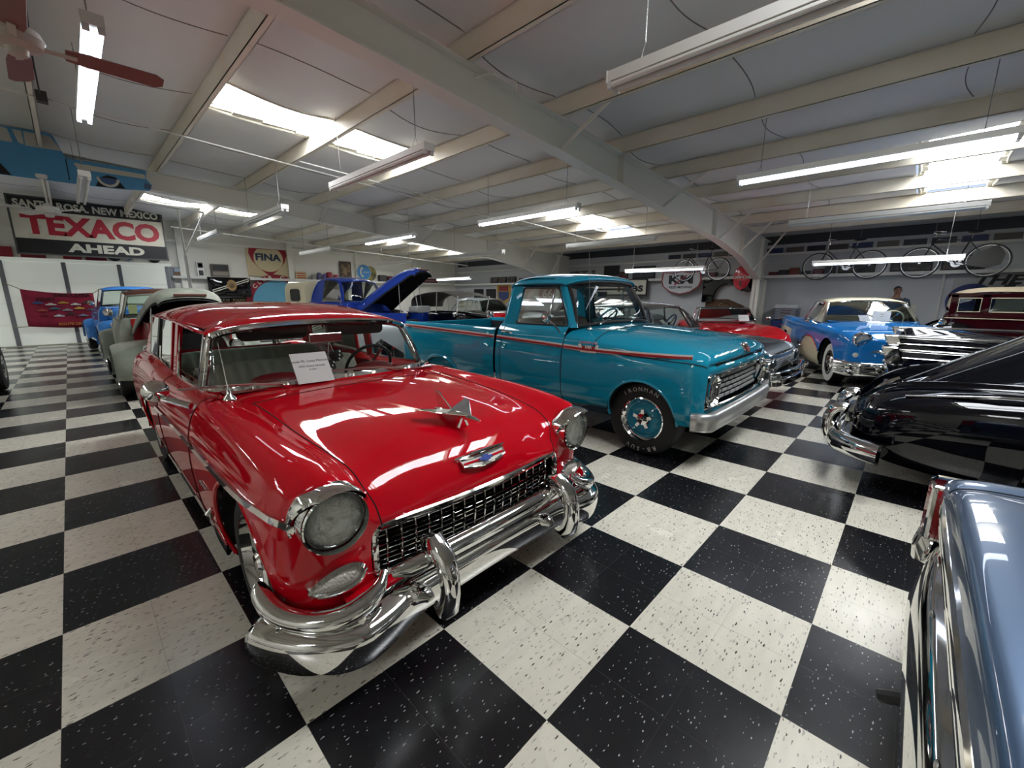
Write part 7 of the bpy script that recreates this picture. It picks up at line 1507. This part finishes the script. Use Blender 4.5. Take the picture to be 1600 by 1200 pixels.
for x in (-.6, .8): g = MB(); g.box(x-.02, x+.02, yb+.02, 10.44, 3.6, 3.64); g.build('mounting_bracket', STEEL, CT, smooth=0)
# ------------------------------------------------------------------ hanging bicycles
BKM = mat('bicycle_black', '#0f1013', .3, 0, .6); RIM = mat('bicycle_rim', '#c7c8ca', .25, 1.0)
def bicycle(label, loc, rz, rack=False, chainguard=False):
    t = thing('bicycle', label, 'bicycle', loc, rz, 'bicycles hanging over the right wall shelf')
    R_, wb = .335, 1.05
    for x in (0, wb):
        g = MB(); g.tube([(x+R_*cos(2*pi*k/36), 0, R_*sin(2*pi*k/36)) for k in range(36)], .016, 8, closed=True); T_ = g.build('tire', RUBBER, t)
        g = MB(); g.tube([(x+(R_-.022)*cos(2*pi*k/36), 0, (R_-.022)*sin(2*pi*k/36)) for k in range(36)], .010, 6, closed=True); g.build('rim', RIM, T_)
        g = MB(); g.tube([(x, -.04, 0), (x, .04, 0)], .022, 8); g.build('hub', RIM, T_)
        for k in range(18):
            a = 2*pi*k/18; g = MB(); g.tube([(x+.02*cos(a+1), .02*(-1)**k, .02*sin(a+1)), (x+(R_-.025)*cos(a), 0, (R_-.025)*sin(a))], .0012, 3, caps=False); g.build('spoke', RIM, T_)
    bb, st, hd, hd2 = Vector((.46, 0, -.03)), Vector((.30, 0, .48)), Vector((.86, 0, .50)), Vector((.89, 0, .40))
    g = MB()
    for nm, a, b, r in (('seat_tube', bb, st, .015), ('top_tube', st*.92+bb*.08, hd, .013), ('down_tube', bb, hd2, .015), ('head_tube', hd+Vector((-.01, 0, .03)), hd2+Vector((.01, 0, -.02)), .018)):
        g = MB(); g.tube([a, b], r, 8); g.build(nm, BKM, t)
    for s_ in (-.05, .05):
        for nm, a, b in (('chain_stay', bb, Vector((0, s_, 0))), ('seat_stay', st*.9+bb*.1, Vector((0, s_, 0))), ('fork_blade', hd2, Vector((wb, s_, 0)))):
            g = MB(); g.tube([a, a.lerp(b, .3)+Vector((0, s_*.5, 0)), b], .009, 6); g.build(nm, BKM, t)
    g = MB(); g.tube([st, st+Vector((-.03, 0, .12))], .011, 8); g.build('seat_post', RIM, t)
    g = MB(); g.ell((.25, 0, .62), (.13, .07, .035), 14, 8); g.build('saddle', BLACK, t)
    g = MB(); g.tube([hd, hd+Vector((-.01, 0, .12)), hd+Vector((.05, 0, .15))], .011, 8); g.build('stem', RIM, t)
    g = MB(); g.tube(cspl([(.70, -.28, .62), (.82, -.26, .64), (.90, -.12, .65), (.90, .12, .65), (.82, .26, .64), (.70, .28, .62)], 4), .011, 8); g.build('handlebar', RIM, t)
    g = MB(); g.lathe([(.035, -.004), (.085, -.004), (.088, .004), (.035, .004)], bb+Vector((0, -.045, 0)), (0, 1, 0), 24); CRK = g.build('chainring', RIM, t)
    for s_, dr in ((-1, 1), (1, -1)): g = MB(); g.bar(bb+Vector((0, s_*.06, 0)), bb+Vector((dr*.15, s_*.06, .05*dr)), .012, .022); A_ = g.build('crank_arm', RIM, CRK, smooth=0); g = MB(); g.box(bb.x+dr*.15-.045, bb.x+dr*.15+.045, s_*.06-.01+s_*.04, s_*.06+.01+s_*.05, bb.z+.05*dr-.012, bb.z+.05*dr+.012); g.build('pedal', BLACK, CRK, smooth=0)
    if chainguard: g = MB(); g.prism([(.30, .06), (.10, .22), (-.12, .30), (-.24, .12), (-.20, -.10), (.0, -.16), (.30, -.08)], (0, .05, 0), (1, 0, 0), (0, 0, 1), (0, .02, 0)); g.build('skirt_guard', BKM, t, smooth=0)
    if rack:
        for s_ in (-.05, .05): g = MB(); g.tube([(.20, s_, .40), (-.22, s_, .41), (0, s_, 0)], .006, 5); g.build('rack_rail', BKM, t)
    for x in (.25, .88): g = MB(); g.tube([(x, 0, .58), (x, 0, 1.35)], .004, 4); g.build('hanging_cord', CHAIN, t)
    return t
bicycle('single black bicycle hanging left of the big beam above the black fender', (13.7, 3.90, 2.33), pi/2, rack=True)
bicycle('bicycle hanging behind the low strip light, nearer the big beam', (13.6, .30, 2.29), pi/2)
bicycle('bicycle with dark skirt guard hanging at the far right', (13.35, -1.66, 2.27), pi/2-.03, chainguard=True)
# ------------------------------------------------------------------ conduit runs, wires and small roof fittings
g = MB(); g.tube([(1.55, 4.0, ceil_z(1.5)-.23), (1.55, 10.0, ceil_z(1.5)-.23)], .012, 6) if 0 else None
for k, (a, b, lab) in enumerate((((-.6, 7.6, 3.95), (8.2, 7.4, 3.40), 'thin white tie rod running across under the ceiling from the red fan side'), ((2.73, 7.3, 3.77), (12.0, 7.2, 3.28), 'thin white conduit crossing below the far skylight'), ((2.2, 16.6, 3.62), (14.0, 16.2, 3.02), 'white pipe along the back wall ceiling'))):
    g = MB(); g.tube([a, b], .011 if k < 2 else .02, 6); tag(g.build('ceiling_pipe', WHITEP), lab, 'pipe', 'pipes under the ceiling')
g = MB(); g.tube(cspl([(-.24, 5.2, ceil_z(-.32)-.03), (-.25, 6.8, ceil_z(-.32)-.05), (-.24, 7.44, ceil_z(-.3)-.20)], 5), .010, 6); tag(g.build('power_cable', BLACK), 'black power cable stapled along the purlin at upper left', 'cable')
g = MB(); g.box(-.28, -.18, 7.5, 7.62, ceil_z(-.3)-.27, ceil_z(-.3)-.15); tag(g.build('junction_box', mat('junction_dark', '#3a3632', .6), smooth=0), 'dark junction box on the purlin at upper left', 'electrical box')
BR = thing('beam_hook', 'small white hook bracket with short pipe fixed on the big beam', 'hook', (0, 0, 0))
g = MB(); g.tube([(2.85, 2.88, 3.70), (2.95, 2.70, 3.72), (3.25, 2.66, 3.72), (3.25, 2.66, 3.62)], .012, 6); g.build('bent_pipe', BEAMM, BR)
# ------------------------------------------------------------------ person behind the blue hardtop
SKIN = mat('skin_tone', '#9b6f58', .6); SHIRT = mat('blue_grey_shirt', '#39465a', .8); TROU = mat('dark_trousers', '#23262c', .8)
def person(label, loc, rz):
    t = thing('person', label, 'person', loc, rz)
    # one continuous body: skin modifier over a joint skeleton (x forward, y left)
    V = [(0,0,.98), (0,0,1.16), (0,0,1.36), (0,0,1.47), (0.01,0,1.56), (.02,0,1.64), (.02,0,1.73),
         (0,.17,1.41), (0,.24,1.16), (.06,.25,.93), (.09,.24,.84), (0,-.17,1.41), (0,-.24,1.16), (.06,-.25,.93), (.09,-.24,.84),
         (0,.10,.92), (.02,.11,.50), (-.01,.11,.09), (.12,.12,.05), (0,-.10,.92), (.02,-.11,.50), (-.01,-.11,.09), (.12,-.12,.05)]
    E = [(0,1),(1,2),(2,3),(3,4),(4,5),(5,6),(2,7),(7,8),(8,9),(9,10),(2,11),(11,12),(12,13),(13,14),(0,15),(15,16),(16,17),(17,18),(0,19),(19,20),(20,21),(21,22)]
    Rr = [(.12,.15),(.11,.145),(.11,.16),(.06,.07),(.058,.06),(.088,.075),(.075,.065),(.062,.06),(.045,.045),(.033,.033),(.028,.032),(.062,.06),(.045,.045),(.033,.033),(.028,.032),(.085,.085),(.058,.058),(.042,.042),(.035,.045),(.085,.085),(.058,.058),(.042,.042),(.035,.045)]
    me = bpy.data.meshes.new('body'); me.from_pydata(V, E, []); ob = bpy.data.objects.new('body', me); COL.objects.link(ob); ob.parent = t
    md = ob.modifiers.new('sk', 'SKIN'); md.use_smooth_shade = True
    for i, r in enumerate(Rr): me.skin_vertices[0].data[i].radius = r
    me.skin_vertices[0].data[0].use_root = True
    md = ob.modifiers.new('su', 'SUBSURF'); md.levels = 2; md.render_levels = 2; me.materials.append(SKIN)
    # clothes over the body, hair, glasses, face
    g = MB(); g.lathe([(.075, 1.47), (.13, 1.44), (.175, 1.36), (.175, 1.16), (.165, .98), (.16, .90)], (0, 0, 0), (0, 0, 1), 24); g.V = [Vector((p.x*.85, p.y*1.22, p.z)) for p in g.V]; g.build('shirt', SHIRT, t)
    for s_ in (1, -1):
        g = MB(); g.tube([(0, s_*.13, 1.43), (0, s_*.19, 1.40), (0, s_*.235, 1.28), (0, s_*.25, 1.12)], [.06, .078, .068, .062], 12); g.build('sleeve', SHIRT, t)
        g = MB(); g.tube([(0, s_*.09, 1.0), (.02, s_*.11, .5), (-.01, s_*.11, .08)], [.11, .085, .07], 12); g.build('trouser_leg', TROU, t)
        g = MB(); g.tube([(-.06, s_*.11, .05), (.06, s_*.115, .05), (.17, s_*.12, .035)], [.045, .05, .035], 10, sq=(.9, 1)); g.build('shoe', BLACK, t)
        for k in range(4): g = MB(); b = Vector((.085+.012*k-.02, s_*(.24+.004*k), .80)); g.tube([b, b+Vector((.012, -s_*.004, -.045)), b+Vector((.008, -s_*.016, -.082+.008*abs(k-1.5)))], [.010, .009, .007], 6); g.build('finger', SKIN, t)
        g = MB(); g.tube([(.11, s_*.235, .84), (.135, s_*.215, .80), (.13, s_*.205, .77)], [.011, .010, .008], 6); g.build('thumb', SKIN, t)
        g = MB(); g.ell((.01, s_*.082, 1.655), (.018, .010, .030), 8, 6); g.build('ear', SKIN, t)
        g = MB(); g.ell((.098, s_*.033, 1.672), (.010, .012, .009), 8, 6); g.build('eye', m_('eye_dark', '#17120f', .3), t)
        g = MB(); g.tube([(.108, s_*.034+.026*cos(a), 1.672+.020*sin(a)) for a in [2*pi*k/16 for k in range(16)]], .004, 5, closed=True); g.build('glasses_rim', BLACK, t)
    g = MB(); g.tube([(.11, 0, 1.675), (.128, 0, 1.645), (.112, 0, 1.635)], [.008, .013, .008], 8); g.build('nose', SKIN, t)
    g = MB(); g.tube([(.095, -.028, 1.605), (.108, 0, 1.602), (.095, .028, 1.605)], [.004, .007, .004], 6); g.build('mouth', m_('lip', '#7a4a40', .6), t)
    g = MB(); g.tube([(.105, -.02, 1.60), (.15, -.05, 1.585), (.175, -.06, 1.60)], [.006, .007, .014], 8); g.build('smoking_pipe', BLACK, t)
    g = MB(); g.ell((-.018, 0, 1.70), (.082, .078, .075), 16, 10); g.build('hair', m_('grey_hair', '#3a3431', .9), t)
    return t
person('person in a blue-grey shirt and glasses standing by the right wall behind the blue hardtop', (14.3, -.30, 0), pi+.25)
